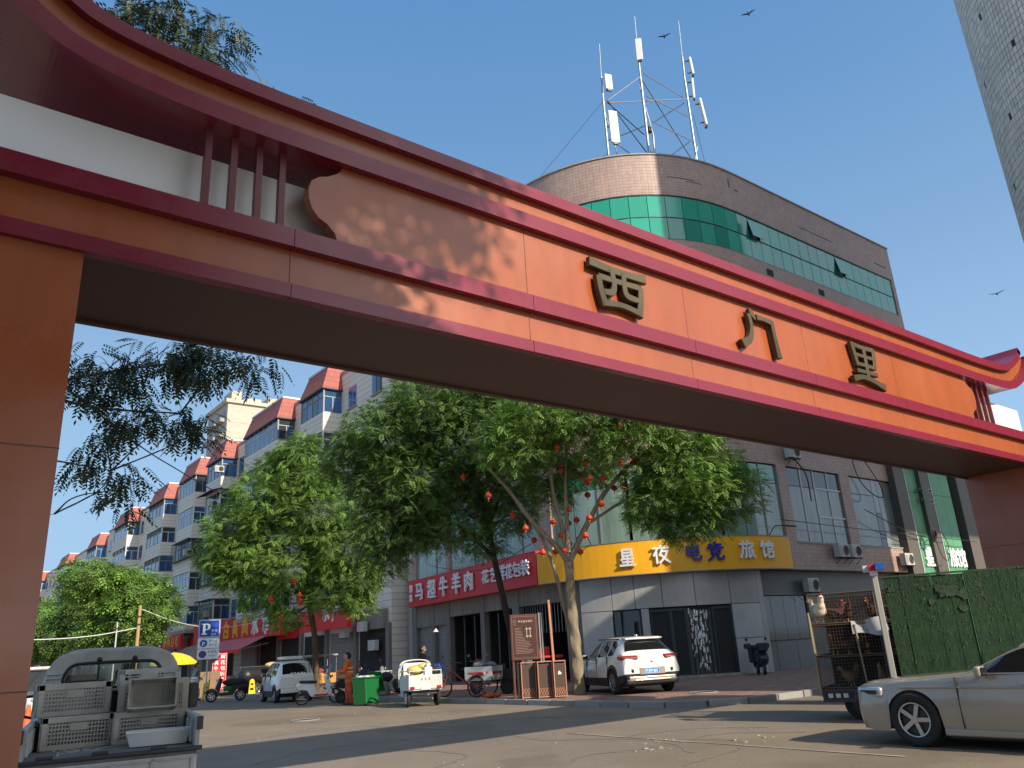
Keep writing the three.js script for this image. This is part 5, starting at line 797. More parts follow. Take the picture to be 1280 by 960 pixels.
// ---------------------------------------------------------------- grey pickup with crates, seen from behind in the shade
const PK = { X: 1.92, Z: 8.75, az: .19 };
{
  const t = thing('pickup_truck', 'dusty grey pickup truck with an open bed full of crates next to the left pillar', 'truck', PK.X, 0, PK.Z, PK.az);
  const W = .74, B = 2.35, fl = .79;   // bed from z = 0 (rear) to -B
  part('bed_floor', bx(-W, W, fl - .08, fl, -B, .02), M.bedFloor, t);
  part('floor_streak', Array.from({ length: 14 }, (_, i) => box(.02 + .1 * hash(i, 1, 3), .004, .3 + .5 * hash(i, 2, 3), (hash(i, 3, 3) - .5) * 1.3, fl + .003, -.3 - 1.3 * hash(i, 4, 3), 0, (hash(i, 5, 3) - .5) * 2)), M.truckGrey, t);
  for (const s of [-1, 1]) {
    const sd = part('bed_side', [bx(s * W - .02, s * W + .02, fl, fl + .24, -B, 0), rbox(.07, .05, B, .015, s * W, fl + .25, -B / 2)], M.truckGrey, t);
    part('side_rib', Array.from({ length: 6 }, (_, i) => rbox(.05, .22, .1, .02, s * (W - .025), fl + .12, -.25 - i * .38)), M.truckGrey, sd); part('latch', [box(.05, .12, .03, s * (W + .02), fl + .2, .01), box(.05, .04, .05, s * (W + .02), fl - .02, .03)], M.darkSteel, sd);
  }
  part('front_board', bx(-W, W, fl, fl + .26, -B - .03, -B), M.truckGrey, t);
  const tg = part('tailgate', [rbox(1.48, .36, .035, .012, 0, fl - .25, .05)], M.truckWhite, t);
  part('tailgate_rib', [-.7, -.35, 0, .35, .7].map((x) => box(.03, .34, .02, x, fl - .25, .074)).concat([box(1.46, .02, .02, 0, fl - .42, .074), box(1.46, .02, .02, 0, fl - .09, .074)]), M.truckGrey, tg); part('hinge', [-.55, -.1, .4].map((x) => rbox(.14, .03, .06, .01, x, fl + .012, .02)), M.darkSteel, tg);
  part('edge_rail', rbox(1.5, .04, .05, .012, 0, fl - .02, .03), M.darkSteel, t);
  part('chassis', [bx(-.35, -.25, .35, .6, -4.4, -.1), bx(.25, .35, .35, .6, -4.4, -.1), bx(-.7, .7, .3, .4, -.4, -.3)], M.dark, t);
  // cab: rounded back wall with a long rear window
  const cw = .80, y0 = .7, y1 = 1.90, cab = new THREE.Shape(); cab.moveTo(-cw, y0); cab.lineTo(-cw, 1.08); cab.quadraticCurveTo(-cw + .02, 1.25, -.69, 1.56); cab.quadraticCurveTo(-.64, 1.71, -.5, 1.735); cab.quadraticCurveTo(0, 1.775, .5, 1.735); cab.quadraticCurveTo(.64, 1.71, .69, 1.56); cab.quadraticCurveTo(cw - .03, 1.22, cw, 1.08); cab.lineTo(cw, y0);
  const hole = new THREE.Path(); hole.moveTo(-.44, 1.34); hole.lineTo(.44, 1.34); hole.quadraticCurveTo(.56, 1.35, .54, 1.46); hole.quadraticCurveTo(.51, 1.61, .40, 1.62); hole.lineTo(-.40, 1.62); hole.quadraticCurveTo(-.51, 1.61, -.54, 1.46); hole.quadraticCurveTo(-.56, 1.35, -.44, 1.34);
  const back = cab.clone(); back.holes = [hole]; const bg = extrude(back, .05, .02, 10); bg.translate(0, 0, -B - .15); const bp = part('cab_back', bg, M.truckGrey, t);
  const shell = []; { const pts = cab.getPoints(10); for (let i = 0; i < pts.length - 1; i++) { const [a, b] = [pts[i], pts[i + 1]], l = Math.hypot(b.x - a.x, b.y - a.y); shell.push(box(l + .01, .03, 1.05, (a.x + b.x) / 2, (a.y + b.y) / 2, -B - .68, 0, 0, Math.atan2(b.y - a.y, b.x - a.x))); } }
  part('cab_shell', [...shell, bx(-cw + .04, cw - .04, .35, 1.12, -B - 1.9, -B - .2), bx(-cw, cw, .35, 1.02, -B - 2.0, -B - 1.15)], M.truckGrey, t);
  part('dashboard', bx(-.7, .7, 1.0, 1.16, -B - 1.5, -B - 1.2), M.dark, t); part('seat', [rbox(.5, .6, .15, .05, -.36, 1.2, -B - .55), rbox(.5, .6, .15, .05, .36, 1.2, -B - .55)], M.clothDark, t);
  const gl = extrude(new THREE.Shape(hole.getPoints(8)), .006); gl.translate(0, 0, -B - .13); part('rear_window', gl, phys([.75, .8, .76], .04, { transmission: 1, thickness: 0 }), t); part('windscreen', face(1.3, .62, 0, 1.4, -B - 1.28, 0, .35), phys([.8, .84, .8], .04, { transmission: 1, thickness: 0, side: THREE.DoubleSide }), t);
  const rim = new THREE.TubeGeometry(new THREE.CatmullRomCurve3(hole.getPoints(6).map((p) => V3(p.x, p.y, -B - .085)), true), 60, .018, 5); part('window_seal', rim, M.black, bp, true);
  part('window_bar', [-.17, .22].map((x) => rod([x, 1.1, -B - .05], [x, 1.68, -B - .1], .016)), M.black, bp); part('bar_hook', [-.17, .22].map((x) => sph(.03, x, 1.66, -B - .08)), M.black, bp);
  part('pressed_rib', [-1, 1].flatMap((s) => [0, 1, 2].map((i) => rbox(.16, .02, .02, .008, s * .64, 1.42 + i * .05, -B - .062))), M.truckGrey, bp); part('marker_lamp', rbox(.14, .07, .03, .01, -.63, 1.3, -B - .062), M.amber, bp);
  part('gutter', tube([[-.76, 1.3, -B - .2], [-.69, 1.58, -B - .16], [-.5, 1.745, -B - .14], [0, 1.775, -B - .14], [.5, 1.745, -B - .14], [.69, 1.58, -B - .16], [.76, 1.3, -B - .2]], .022, 30, 5), M.truckGrey, t);
  for (const s of [-1, 1]) { const m = part('wing_mirror', rbox(.13, .32, .1, .04, s * 1.0, 1.16, -B - .9), M.black, t); part('mirror_arm', [rod([s * .78, 1.28, -B - .95], [s * 1.0, 1.27, -B - .9], .018), rod([s * .78, 1.0, -B - .95], [s * 1.0, 1.06, -B - .9], .018)], M.black, m); }
  for (const s of [-1, 1]) { wheel(t, s * .6, .29, -.75, .29, .2, { s, mat: M.darkSteel, spokes: 8 }); wheel(t, s * .62, .29, -B - 1.3, .29, .18, { s, mat: M.darkSteel, spokes: 8 }); part('tail_lamp', rbox(.16, .08, .05, .01, s * .62, .45, .02), M.tailRed, t); }
}
function crate(w, h, d, m, name, label, rows, cols, cat = 'crate') {   // lattice crate, base at y = 0
  const t = thing(name, label, cat, 0, 0, 0, 0, 'crates in the pickup bed'), wl = (W, ax) => { const g = []; for (let i = 0; i <= cols; i++) g.push(box(.012, h, .01, -W / 2 + W * i / cols, h / 2, 0)); for (let j = 0; j <= rows; j++) g.push(box(W, .012, .014, 0, h * j / rows, 0)); g.push(box(W, .05, .03, 0, h - .025, 0), box(W, .04, .02, 0, .02, 0), box(.05, h, .03, -W / 2 + .025, h / 2, 0), box(.05, h, .03, W / 2 - .025, h / 2, 0), box(.16, .07, .02, 0, h * .68, .006)); return g; };
  part('long_wall', wl(w).map((g) => g.translate(0, 0, d / 2)), m, t); part('long_wall', wl(w).map((g) => g.translate(0, 0, -d / 2)), m, t);
  part('short_wall', wl(d).map((g) => g.rotateY(Math.PI / 2).translate(w / 2, 0, 0)), m, t); part('short_wall', wl(d).map((g) => g.rotateY(Math.PI / 2).translate(-w / 2, 0, 0)), m, t);
  part('floor', [...Array.from({ length: cols }, (_, i) => box(.014, .014, d, -w / 2 + w * (i + .5) / cols, .008, 0)), ...Array.from({ length: 12 }, (_, i) => box(w, .012, .014, 0, .0085, -d / 2 + d * (i + .5) / 12)), box(w, .02, .05, 0, .01, d / 2 - .025), box(w, .02, .05, 0, .01, -d / 2 + .025), box(.05, .02, d, w / 2 - .025, .01, 0), box(.05, .02, d, -w / 2 + .025, .01, 0)], m, t); return t;
}
{
  const onBed = (o, x, y, back, turn = 0, tilt = 0) => { const c = Math.cos(PK.az), s = Math.sin(PK.az); put(o, PK.X + x * c + back * s, y, PK.Z - x * s + back * c, PK.az + turn); o.rotation.order = 'YXZ'; o.rotation.x = tilt; return o; };
  const a = crate(.66, .3, .46, M.crate, 'crate', 'brown grey lattice crate at the bottom of the left stack in the pickup bed', 8, 22); onBed(a, -.33, .80, 1.15, -.1);
  const cp = (l) => { const c = a.clone(); c.name = numbered('crate'); scene.add(c); c.userData.label = l; return c; };
  onBed(cp('brown grey lattice crate on top of the left stack in the pickup bed'), -.40, 1.115, 1.2, -.12);
  onBed(cp('lattice crate at the bottom of the right stack in the pickup bed'), .36, .80, 1.05, .06); onBed(cp('lattice crate second in the right stack behind the foam tray'), .38, 1.105, 1.12, .03);
  onBed(cp('lattice crate standing on its side against the right stack'), .36, 1.24, .86, .05, Math.PI / 2 - .2).scale.set(.68, .75, .62);
  const w = crate(.62, .22, .44, M.crateWhite, 'crate', 'pale shallow crate on top of the right stack below the rear window', 3, 6); onBed(w, .36, 1.3, 1.75, 0);
  const tr = thing('foam_tray', 'white polystyrene tray lying at the rear right corner of the pickup bed', 'tray', 0, 0, 0); onBed(tr, .42, .8, .42, .06);
  const sh = (o, i) => { const g = new THREE.CylinderGeometry(o, i, .13, 4, 1, true); g.rotateY(Math.PI / 4); g.scale(1, 1, .5); return g.translate(0, .065, 0); };
  part('tray', [sh(.42, .36), sh(.40, .34), tf(bx(-.25, .25, 0, .02, -.12, .12), 0, 0, 0), ...[[-1, 0], [1, 0]].map(([s]) => box(.02, .012, .3, s * .29, .13, 0)), ...[-1, 1].map((s) => box(.58, .012, .02, 0, .13, s * .145))], M.styro, tr);
  const bk = thing('bucket', 'dark bucket standing between the two crate stacks by the cab', 'bucket', 0, 0, 0); onBed(bk, .02, .8, 1.9); part('tub', cyl(.17, .14, .5, 0, .25, 0, 0, 0, 0, 18), M.black, bk); part('rim', (() => { const g = new THREE.TorusGeometry(.17, .014, 5, 20); g.rotateX(Math.PI / 2); return g.translate(0, .5, 0); })(), M.darkSteel, bk);
}
// ---------------------------------------------------------------- poultry truck behind the hoarding post
{
  const t = thing('poultry_truck', 'small truck loaded with wire cages of brown hens beside the hoarding post', 'truck', 14.72, 0, 8.0, -.36);
  const W = .62, L = 1.15;
  part('chassis', [bx(-W, W, .40, .52, -L, L), bx(-W - .02, -W + .04, .30, .42, -L, L)], M.darkSteel, t); part('reflector_bar', [bx(-W - .03, -W, .36, .46, -L + .05, -L + .5)], M.black, t); part('reflector', [0, 1, 2].map((i) => box(.01, .07, .08, -W - .036, .41, -L + .14 + i * .13)), M.frameWhite, t);
  for (const s of [-1, 1]) for (const z of [-.55, .75]) wheel(t, s * .5, .27, z, .27, .16, { s, mat: M.darkSteel, spokes: 8 });
  for (let k = 0; k < 3; k++) {
    const y0 = .54 + k * .55, y1 = y0 + .52, cg = [];
    for (const z of [-L, 0, L]) for (const x of [-W, W]) cg.push(rod([x, y0, z], [x, y1, z], .014)); for (const y of [y0, y1]) { for (const x of [-W, W]) cg.push(rod([x, y, -L], [x, y, L], .013)); for (const z of [-L, 0, L]) cg.push(rod([-W, y, z], [W, y, z], .013)); }
    const c = part('cage_frame', cg, std([.12, .08, .05], .7, { metalness: .3 }), t), ms = [];
    for (let i = 0; i <= 44; i++) ms.push(box(.004, .52, .004, -W, (y0 + y1) / 2, -L + i * L / 22)); for (let j = 0; j <= 9; j++) ms.push(box(.004, .004, 2 * L, -W, y0 + j * .058, 0));
    for (let i = 0; i <= 22; i++) ms.push(box(.004, .52, .004, -W + i * W / 11, (y0 + y1) / 2, -L)); for (let j = 0; j <= 9; j++) ms.push(box(2 * W, .004, .004, 0, y0 + j * .058, -L));
    tag(part('wire_mesh', ms, std([.16, .13, .10], .6, { metalness: .4 }), c), null, null, null, 'stuff'); part('cage_floor', bx(-W, W, y0 - .012, y0, -L, L), M.dark, c);
  }
  part('cage_top', [...Array.from({ length: 23 }, (_, i) => box(2 * W, .004, .004, 0, 2.16, -L + i * L / 11)), ...Array.from({ length: 12 }, (_, i) => box(.004, .004, 2 * L, -W + i * W / 5.5, 2.16, 0))], M.darkSteel, t); part('cage_back', bx(W - .02, W, .5, 2.14, -L, L), M.darkRoom, t);
  part('stake', [rod([-W - .03, .4, -L - .02], [-W - .04, 1.85, -L - .02], .025), rod([-W - .03, .4, -.35], [-W - .03, 1.6, -.4], .018), rod([-W - .03, .4, .55], [-W - .03, 1.7, .5], .018)], M.barkPale, t);
  const cl = new THREE.PlaneGeometry(.6, .26, 14, 6), p = cl.attributes.position; for (let i = 0; i < p.count; i++) p.setXYZ(i, p.getX(i), p.getY(i) * (1 + .25 * Math.sin(p.getX(i) * 9)), .025 * Math.sin(p.getX(i) * 14 + p.getY(i) * 5)); cl.rotateY(-Math.PI / 2); cl.translate(-W - .02, 1.55, -.15); cl.computeVertexNormals(); part('cloth', cl, std([.5, .5, .5], .9, { side: THREE.DoubleSide }), t);
  part('sack', [sph(.3, .1, .66, .6, 1, .5, 1.2), sph(.28, 0, 1.2, .55, 1, .5, 1.3), sph(.3, .1, 1.75, .3, .9, .4, 1.4)], std([.05, .035, .03], .95), t);
}
{ // hens: one body, copied through the cages
  const hp = [[-.17, .24, 0, .02], [-.12, .2, 0, .06], [-.03, .155, 0, .095], [.06, .16, 0, .085], [.12, .22, 0, .05], [.15, .30, 0, .035], [.17, .34, 0, .034]];
  const field = (x, y, z) => { let d = 9; for (let i = 1; i < hp.length; i++) { const a = hp[i - 1], b = hp[i], bx0 = b[0] - a[0], by = b[1] - a[1], t = Math.min(1, Math.max(0, ((x - a[0]) * bx0 + (y - a[1]) * by) / (bx0 * bx0 + by * by))), e = Math.hypot(x - a[0] - bx0 * t, y - a[1] - by * t, z * 1.1) - lerp(a[3], b[3], t), k = .03, h = Math.max(k - Math.abs(d - e), 0) / k; d = Math.min(d, e) - h * h * k * .25; } return d; };
  const N = 36, mc = new MarchingCubes(N, M.hen, false, false, 40000); mc.isolation = 0; for (let k = 0; k < N; k++) for (let j = 0; j < N; j++) for (let i = 0; i < N; i++) mc.field[i + j * N + k * N * N] = -field((i / N * 2 - 1) * .26, (j / N * 2 - 1) * .26 + .22, (k / N * 2 - 1) * .26); mc.update();
  const g = new THREE.BufferGeometry(); g.setAttribute('position', new THREE.Float32BufferAttribute(Array.from(mc.positionArray.slice(0, mc.count * 3), (v, i) => v * .26 + (i % 3 === 1 ? .22 : 0)), 3)); g.computeVertexNormals(); boxUV(g); g.userData.ready = true;
  const mk = (label, m, group) => { const t = thing('hen', label, 'hen', 0, 0, 0, 0, group); part('body', g, m, t); part('comb', [sph(.022, .165, .385, 0, 1.3, .8, .4), sph(.016, .185, .31, 0, .6, 1.2, .5)], M.comb, t); part('beak', (() => { const q = new THREE.ConeGeometry(.013, .045, 6); q.rotateZ(-Math.PI / 2); return q.translate(.215, .34, 0); })(), M.beak, t); part('tail', [-1, 0, 1].map((k) => box(.14, .05, .008, -.2, .28, k * .02, 0, k * .15, -.75)), m, t); part('leg', [rod([0, .09, .035], [.005, .0, .04], .008), rod([0, .09, -.035], [.005, 0, -.04], .008), box(.05, .008, .03, .015, .004, .04), box(.05, .008, .03, .015, .004, -.04)], M.beak, t); return t; };
  const q = (o, x, y, z, turn) => { const c = Math.cos(-.36), s = Math.sin(-.36); put(o, 14.72 + x * c - z * s, y, 8.0 - x * s - z * c, turn); return o; };
  const h0 = mk('brown hen crouching behind the wire of the stacked cages', M.hen, 'brown hens in the cages'), h1 = mk('pale buff hen standing in the lowest cage near its far end', M.henPale, 'pale hens in the cages');
  const H = [[-.42, 1.1, -.3, .4], [-.4, 1.1, .2, 2.6], [-.45, 1.65, -.1, 3], [-.4, 1.66, .45, .2], [-.42, 1.1, .75, .8], [-.2, 1.65, -.6, 2], [-.35, .555, .1, 2.9], [-.1, 1.1, 0, 1], [-.4, .555, .8, .3], [-.38, 1.1, -.85, 2.9], [-.42, 1.65, -.75, .9], [-.1, 1.65, .1, 1.9], [-.42, 1.1, -.6, 1.6], [-.15, .555, .4, 2.2], [-.42, .555, .45, 1.2], [-.1, 1.1, .5, .3], [-.42, 1.65, .2, 1.5], [-.15, 1.1, -.9, 2.4], [-.42, 1.1, .5, 2.2]];
  H.forEach(([x, y, z, a], i) => q(i ? copyOf(h0, 0, 0, 0, 0) : h0, x, y, z, a));
  [[-.42, .555, -.65, .3, ''], [-.45, .555, -.1, 2.9, 'pale buff hen in the lowest cage behind the middle stake']].forEach(([x, y, z, a, l], i) => q(i ? copyOf(h1, 0, 0, 0, 0, l) : h1, x, y, z, a));
  const wh = mk('white hen sitting on top of the cages in a patch of sun', M.henWhite); q(wh, -.5, 1.68, -1.02, 2.2).scale.set(1.4, 1.25, 1.5); wh.userData.label = 'large white hen at the far top corner of the cages in a patch of sun';
}
// ---------------------------------------------------------------- people: one skin meshed round a skeleton, clothes the same way a little outside it
function skinned(bones, n = 52, grow = 0) {   // bones [ax, ay, az, ar, bx, by, bz, br]
  const lo = [9, 9, 9], hi = [-9, -9, -9]; for (const b of bones) for (const o of [0, 4]) for (let k = 0; k < 3; k++) { lo[k] = Math.min(lo[k], b[o + k] - b[o + 3] - grow - .04); hi[k] = Math.max(hi[k], b[o + k] + b[o + 3] + grow + .04); }
  const c = lo.map((v, k) => (v + hi[k]) / 2), h = Math.max(...lo.map((v, k) => (hi[k] - v) / 2)), mc = new MarchingCubes(n, M.skin, false, false, 90000); mc.isolation = 0;
  for (let k = 0; k < n; k++) for (let j = 0; j < n; j++) for (let i = 0; i < n; i++) {
    const x = c[0] + (i / n * 2 - 1) * h, y = c[1] + (j / n * 2 - 1) * h, z = c[2] + (k / n * 2 - 1) * h; let d = 9;
    for (const b of bones) { const ux = b[4] - b[0], uy = b[5] - b[1], uz = b[6] - b[2], px = x - b[0], py = y - b[1], pz = z - b[2], t = Math.min(1, Math.max(0, (px * ux + py * uy + pz * uz) / (ux * ux + uy * uy + uz * uz || 1))); const e = Math.hypot(px - ux * t, py - uy * t, pz - uz * t) - lerp(b[3], b[7], t) - grow, s = .035, q = Math.max(s - Math.abs(d - e), 0) / s; d = Math.min(d, e) - q * q * s * .25; }
    mc.field[i + j * n + k * n * n] = -d;
  }
  mc.update(); const p = new Float32Array(mc.count * 3); for (let i = 0; i < p.length; i++) p[i] = mc.positionArray[i] * h + c[i % 3];
  const nn = new Float32Array(mc.normalArray.slice(0, mc.count * 3)), g = new THREE.BufferGeometry(); g.setAttribute('position', new THREE.BufferAttribute(p, 3)); g.setAttribute('normal', new THREE.BufferAttribute(nn, 3)); g.computeVertexNormals(); return g;
}
function person(label, X, Y, Z, az, o = {}) {   // faces local -z; arm targets o.hands = [[x, y, z], [x, y, z]]
  const t = thing('person', label, 'person', X, Y, Z, az), lean = o.lean ?? 0, step = o.step ?? .06, hip = .9, sh = 1.38, cz = -lean;
  const S = (s) => [s * .19, sh, cz * .8], H = (s) => [s * .09, hip, 0], knee = (s) => [s * .1, .49, -.03 - s * step * .6], an = (s) => [s * .1, .08, s * step * -1 + .02];
  const hand = (s) => o.hands?.[s < 0 ? 0 : 1] ?? [s * .26, .78, -.05], mid = (s) => { const a = S(s), b = hand(s), l = Math.hypot(b[0] - a[0], b[1] - a[1], b[2] - a[2]), k = Math.sqrt(Math.max(.0, .3 * .3 - l * l / 4)) * .8; return [(a[0] + b[0]) / 2 + s * k * .5, (a[1] + b[1]) / 2 - k * .7, (a[2] + b[2]) / 2 + k * .4]; };
  const arms = [-1, 1].flatMap((s) => [[...S(s), .06, ...mid(s), .045], [...mid(s), .044, ...hand(s), .03]]), legs = [-1, 1].flatMap((s) => [[...H(s), .095, ...knee(s), .062], [...knee(s), .06, ...an(s), .04]]);
  const torso = [[-.08, hip + .04, 0, .115, .08, hip + .04, 0, .115], [0, hip + .1, 0, .13, 0, sh - .1, cz * .7, .14], [-.12, sh - .03, cz * .8, .085, .12, sh - .03, cz * .8, .085], [0, sh, cz * .8, .06, 0, sh + .12, cz, .055]];
  const head = [[0, sh + .2, cz - .02, .092, 0, sh + .25, cz - .01, .1], [0, sh + .14, cz - .05, .05, 0, sh + .17, cz - .05, .06], [0, sh + .2, cz - .115, .014, 0, sh + .175, cz - .125, .018], [-.1, sh + .2, cz, .012, -.1, sh + .23, cz, .018], [.1, sh + .2, cz, .012, .1, sh + .23, cz, .018]];
  const hands = [-1, 1].flatMap((s) => { const a = mid(s), b = hand(s), d = V3(b[0] - a[0], b[1] - a[1], b[2] - a[2]).normalize(), sd = V3(d.z, 0, -d.x).normalize(), r = [[...b, .03, ...V3(...b).addScaledVector(d, .07).toArray(), .03]]; for (let i = 0; i < 4; i++) { const p = V3(...b).addScaledVector(d, .08).addScaledVector(sd, (i - 1.5) * .017), e = p.clone().addScaledVector(d, [.055, .065, .06, .045][i]); e.y -= .02; r.push([...p.toArray(), .0095, ...e.toArray(), .008]); } const th = V3(...b).addScaledVector(sd, s * .03); r.push([...th.toArray(), .011, ...th.clone().addScaledVector(d, .05).addScaledVector(sd, s * .02).toArray(), .009]); return r; });
  part('body', skinned([...torso, ...arms, ...legs, ...head, ...hands], 96), M.skin, t);
  const coat = [...torso.slice(0, 3), ...arms]; if (o.long) coat.push([-.07, hip - .12, 0, .12, .07, hip - .12, 0, .12]);
  part('jacket', skinned(coat, 64, .022), o.top ?? M.clothDark, t); part('trousers', skinned([torso[0], ...legs], 60, .02), o.legs ?? M.clothDark, t);
  part('shoe', [-1, 1].map((s) => rbox(.09, .09, .25, .035, an(s)[0], .045, an(s)[2] - .05)), M.shoe, t);
  part('hair', skinned([[0, sh + .255, cz + .015, .1, 0, sh + .265, cz + .01, .1], [0, sh + .2, cz + .045, .075, 0, sh + .23, cz + .05, .08]], 30, .004), M.hair, t);
  part('eye', [-1, 1].map((s) => sph(.011, s * .034, sh + .215, cz - .106)), M.black, t); part('mouth', rbox(.045, .008, .01, .003, 0, sh + .145, cz - .108), M.comb, t);
  if (o.cap) part('cap', [cyl(.105, .112, .08, 0, sh + .32, cz, 0, 0, 0, 20), cyl(.16, .16, .012, 0, sh + .29, cz - .04, 0, 0, 0, 20)], o.cap, t);
  if (o.vest) part('reflective_band', [[hip + .18, .162], [hip + .3, .166]].map(([y, r]) => { const g = new THREE.TorusGeometry(r, .013, 5, 28); g.rotateX(Math.PI / 2); g.scale(1.02, 1.6, 1); return g.translate(0, y, cz * .35); }), M.hiVisTrim, t);
  if (o.gloves) part('glove', [-1, 1].map((s) => sph(.05, ...hand(s), 1, .9, 1.2)), M.letterWhite, t);
  return t;
}
person('street cleaner in bright orange overalls with white gloves beside the green wheelie bin', 13.42, 0, 27.1, -.95, { top: M.hiVis, legs: M.trousers, hands: [[-.2, 1.12, -.34], [.22, 1.05, -.36]], lean: .07, vest: true, gloves: true, long: true, step: .09 });
person('person in dark clothes standing in front of the roller shutters behind the white cargo tricycle', 17.1, .12, 28.2, 2.4, { top: M.clothDark, step: .03 });
person('person in a grey top and dark trousers walking beside the bicycles', 12.75, 0, 42.6, 1.9, { top: M.clothGrey, step: .22, lean: .12, hands: [[-.2, 1.0, -.3], [.25, .85, .05]] });

// ---------------------------------------------------------------- two and three wheelers
function spokeWheel(t, x, y, z, r, w = .035, name = 'wheel', rimM = M.steel, turn = 0) {
  const g = new THREE.TorusGeometry(r - w / 2, w / 2, 7, 36); g.rotateY(Math.PI / 2); const m = part(name, g, M.rubber, t, true); m.position.set(x, y, z); m.rotation.y = turn;
  const rim = new THREE.TorusGeometry(r - w * 1.2, .009, 5, 32); rim.rotateY(Math.PI / 2); part('rim', [rim, cyl(.025, .025, .08, 0, 0, 0, 0, 0, Math.PI / 2, 10)], rimM, m);
  part('spokes', Array.from({ length: 18 }, (_, i) => { const a = i / 18 * Math.PI * 2; return rod([(i % 2 ? 1 : -1) * .025, 0, 0], [0, Math.cos(a) * (r - w), Math.sin(a) * (r - w)], .0022, .0022, 4); }), M.alloy, m).userData.kind = 'stuff'; return m;
}
function bicycle(label, X, Y, Z, az, m, o = {}) {
  const t = thing('bicycle', label, 'bicycle', X, Y, Z, az, undefined), r = o.r ?? .33, b = o.base ?? .52;
  spokeWheel(t, 0, r, -b, r); spokeWheel(t, 0, r, b, r);
  part('frame', [rod([0, .3, .05], [0, .78, .2], .018), rod([0, .3, .05], [0, .76, -.36], .02), rod([0, .74, .17], [0, .78, -.34], .018), rod([0, .3, .05], [.05, r, b], .012), rod([0, .72, .18], [.05, r, b], .01), rod([0, .88, -.32], [0, .7, -.38], .02), rod([.05, r, -b], [.03, .7, -.39], .014), rod([-.05, r, -b], [-.03, .7, -.39], .014)], m, t);
  part('handlebar', [tube([[-.28, .98, -.2], [-.2, 1.02, -.32], [0, .98, -.34], [.2, 1.02, -.32], [.28, .98, -.2]], .013, 16)], M.steel, t); part('saddle', rbox(.16, .06, .26, .025, 0, .86, .22), M.black, t);
  part('mudguard', [-b, b].map((z) => { const g = new THREE.TorusGeometry(r + .025, .02, 4, 18, 2.2); g.rotateY(Math.PI / 2); g.rotateX(.45); return g.translate(0, r, z); }), m, t);
  part('crank', [cyl(.09, .09, .01, .04, .3, .05, 0, 0, Math.PI / 2, 16), rod([.06, .3, .05], [.06, .17, -.02], .01), rod([-.06, .3, .05], [-.06, .43, .12], .01), box(.08, .02, .06, .1, .17, -.02), box(.08, .02, .06, -.1, .43, .12)], M.steel, t);
  if (o.basket) part('basket', [box(.32, .01, .24, 0, .72, -.55), ...[-1, 1].flatMap((s) => [box(.32, .22, .008, 0, .83, -.55 + s * .12), box(.008, .22, .24, s * .16, .83, -.55)])], M.frameGrey, t);
  if (o.bag) part('load', rbox(.34, .3, .3, .1, 0, .95, -.5), M.crateWhite, t);
  return t;
}
bicycle('bicycle with a pale bundle on its front parked nearest the pickup cab', 11.95, 0, 41.2, 1.2, M.yellow, { bag: true });
bicycle('dark bicycle behind the walking person in grey', 12.4, 0, 43.8, 1.5, M.darkSteel, { basket: true });
bicycle('bicycle leaning in the group left of the parking sign post', 11.7, 0, 43, .9, M.frameGrey, {});
function scooter(label, X, Y, Z, az, m, o = {}) {
  const t = thing('scooter', label, o.cat ?? 'scooter', X, Y, Z, az), r = o.r ?? .22, b = .62;
  for (const z of [-b, b]) { if (o.thin) spokeWheel(t, 0, r, z, r, .05); else wheel(t, 0, r, z, r, .09, { s: -1, mat: M.alloy, spokes: 6 }); }
  const sd = new THREE.Shape(); sd.moveTo(-.18, .28); sd.lineTo(.32, .28); sd.quadraticCurveTo(.42, .3, .5, .5); sd.lineTo(.95, .58); sd.quadraticCurveTo(.92, .72, .8, .76); sd.lineTo(.3, .72); sd.quadraticCurveTo(.22, .6, .2, .38); sd.lineTo(-.18, .36);
  const g = extrude(sd, o.thin ? .1 : .22, .02); g.rotateY(-Math.PI / 2); g.translate(o.thin ? .05 : .11, 0, -.08); part('body', g, m, t);
  const fs = extrude(shapeOf([[-.16, .3], [-.05, .28], [.1, .95], [0, 1.0], [-.14, .62]]), o.thin ? .08 : .3, .02); fs.rotateY(-Math.PI / 2); fs.translate(o.thin ? .04 : .15, 0, -.3); part('front_shield', fs, m, t);
  part('seat', rbox(.26, .1, .62, .04, 0, .79, .42, -.04), M.black, t); part('handlebar', [rod([-.34, 1.04, -.26], [.34, 1.04, -.26], .016), rod([0, .62, -.36], [0, 1.04, -.28], .025)], M.darkSteel, t);
  part('fork', [rod([-.07, r, -b], [-.06, .6, -.42], .02), rod([.07, r, -b], [.06, .6, -.42], .02)], M.darkSteel, t); part('mudguard', (() => { const q = new THREE.TorusGeometry(r + .04, .045, 5, 14, 2); q.rotateY(Math.PI / 2); q.rotateX(.5); return q.translate(0, r, -b); })(), m, t);
  part('mirror', [-1, 1].flatMap((s) => [rod([s * .26, 1.04, -.26], [s * .36, 1.24, -.2], .007), cyl(.055, .055, .015, s * .36, 1.26, -.2, Math.PI / 2, 0, 0, 12)]), M.black, t);
  part('headlamp', sph(.07, 0, .92, -.42, 1, .9, .5), M.lampClear, t);
  if (o.extra) o.extra(t); return t;
}
scooter('black motor scooter with a green body panel parked by the red vertical banner', 12.95, 0, 38.4, -1.35, M.black, { r: .25, extra: (t) => { part('side_panel', rbox(.3, .22, .34, .06, 0, .55, .05), M.binGreen, t); part('front_cover', sph(.3, 0, .8, .35, .7, .55, 1.8), M.clothDark, t); part('crash_bar', [tube([[-.3, .3, -.3], [-.36, .5, -.45], [-.25, .55, -.5]], .02, 10), tube([[.3, .3, -.3], [.36, .5, -.45], [.25, .55, -.5]], .02, 10)], M.steel, t); } });
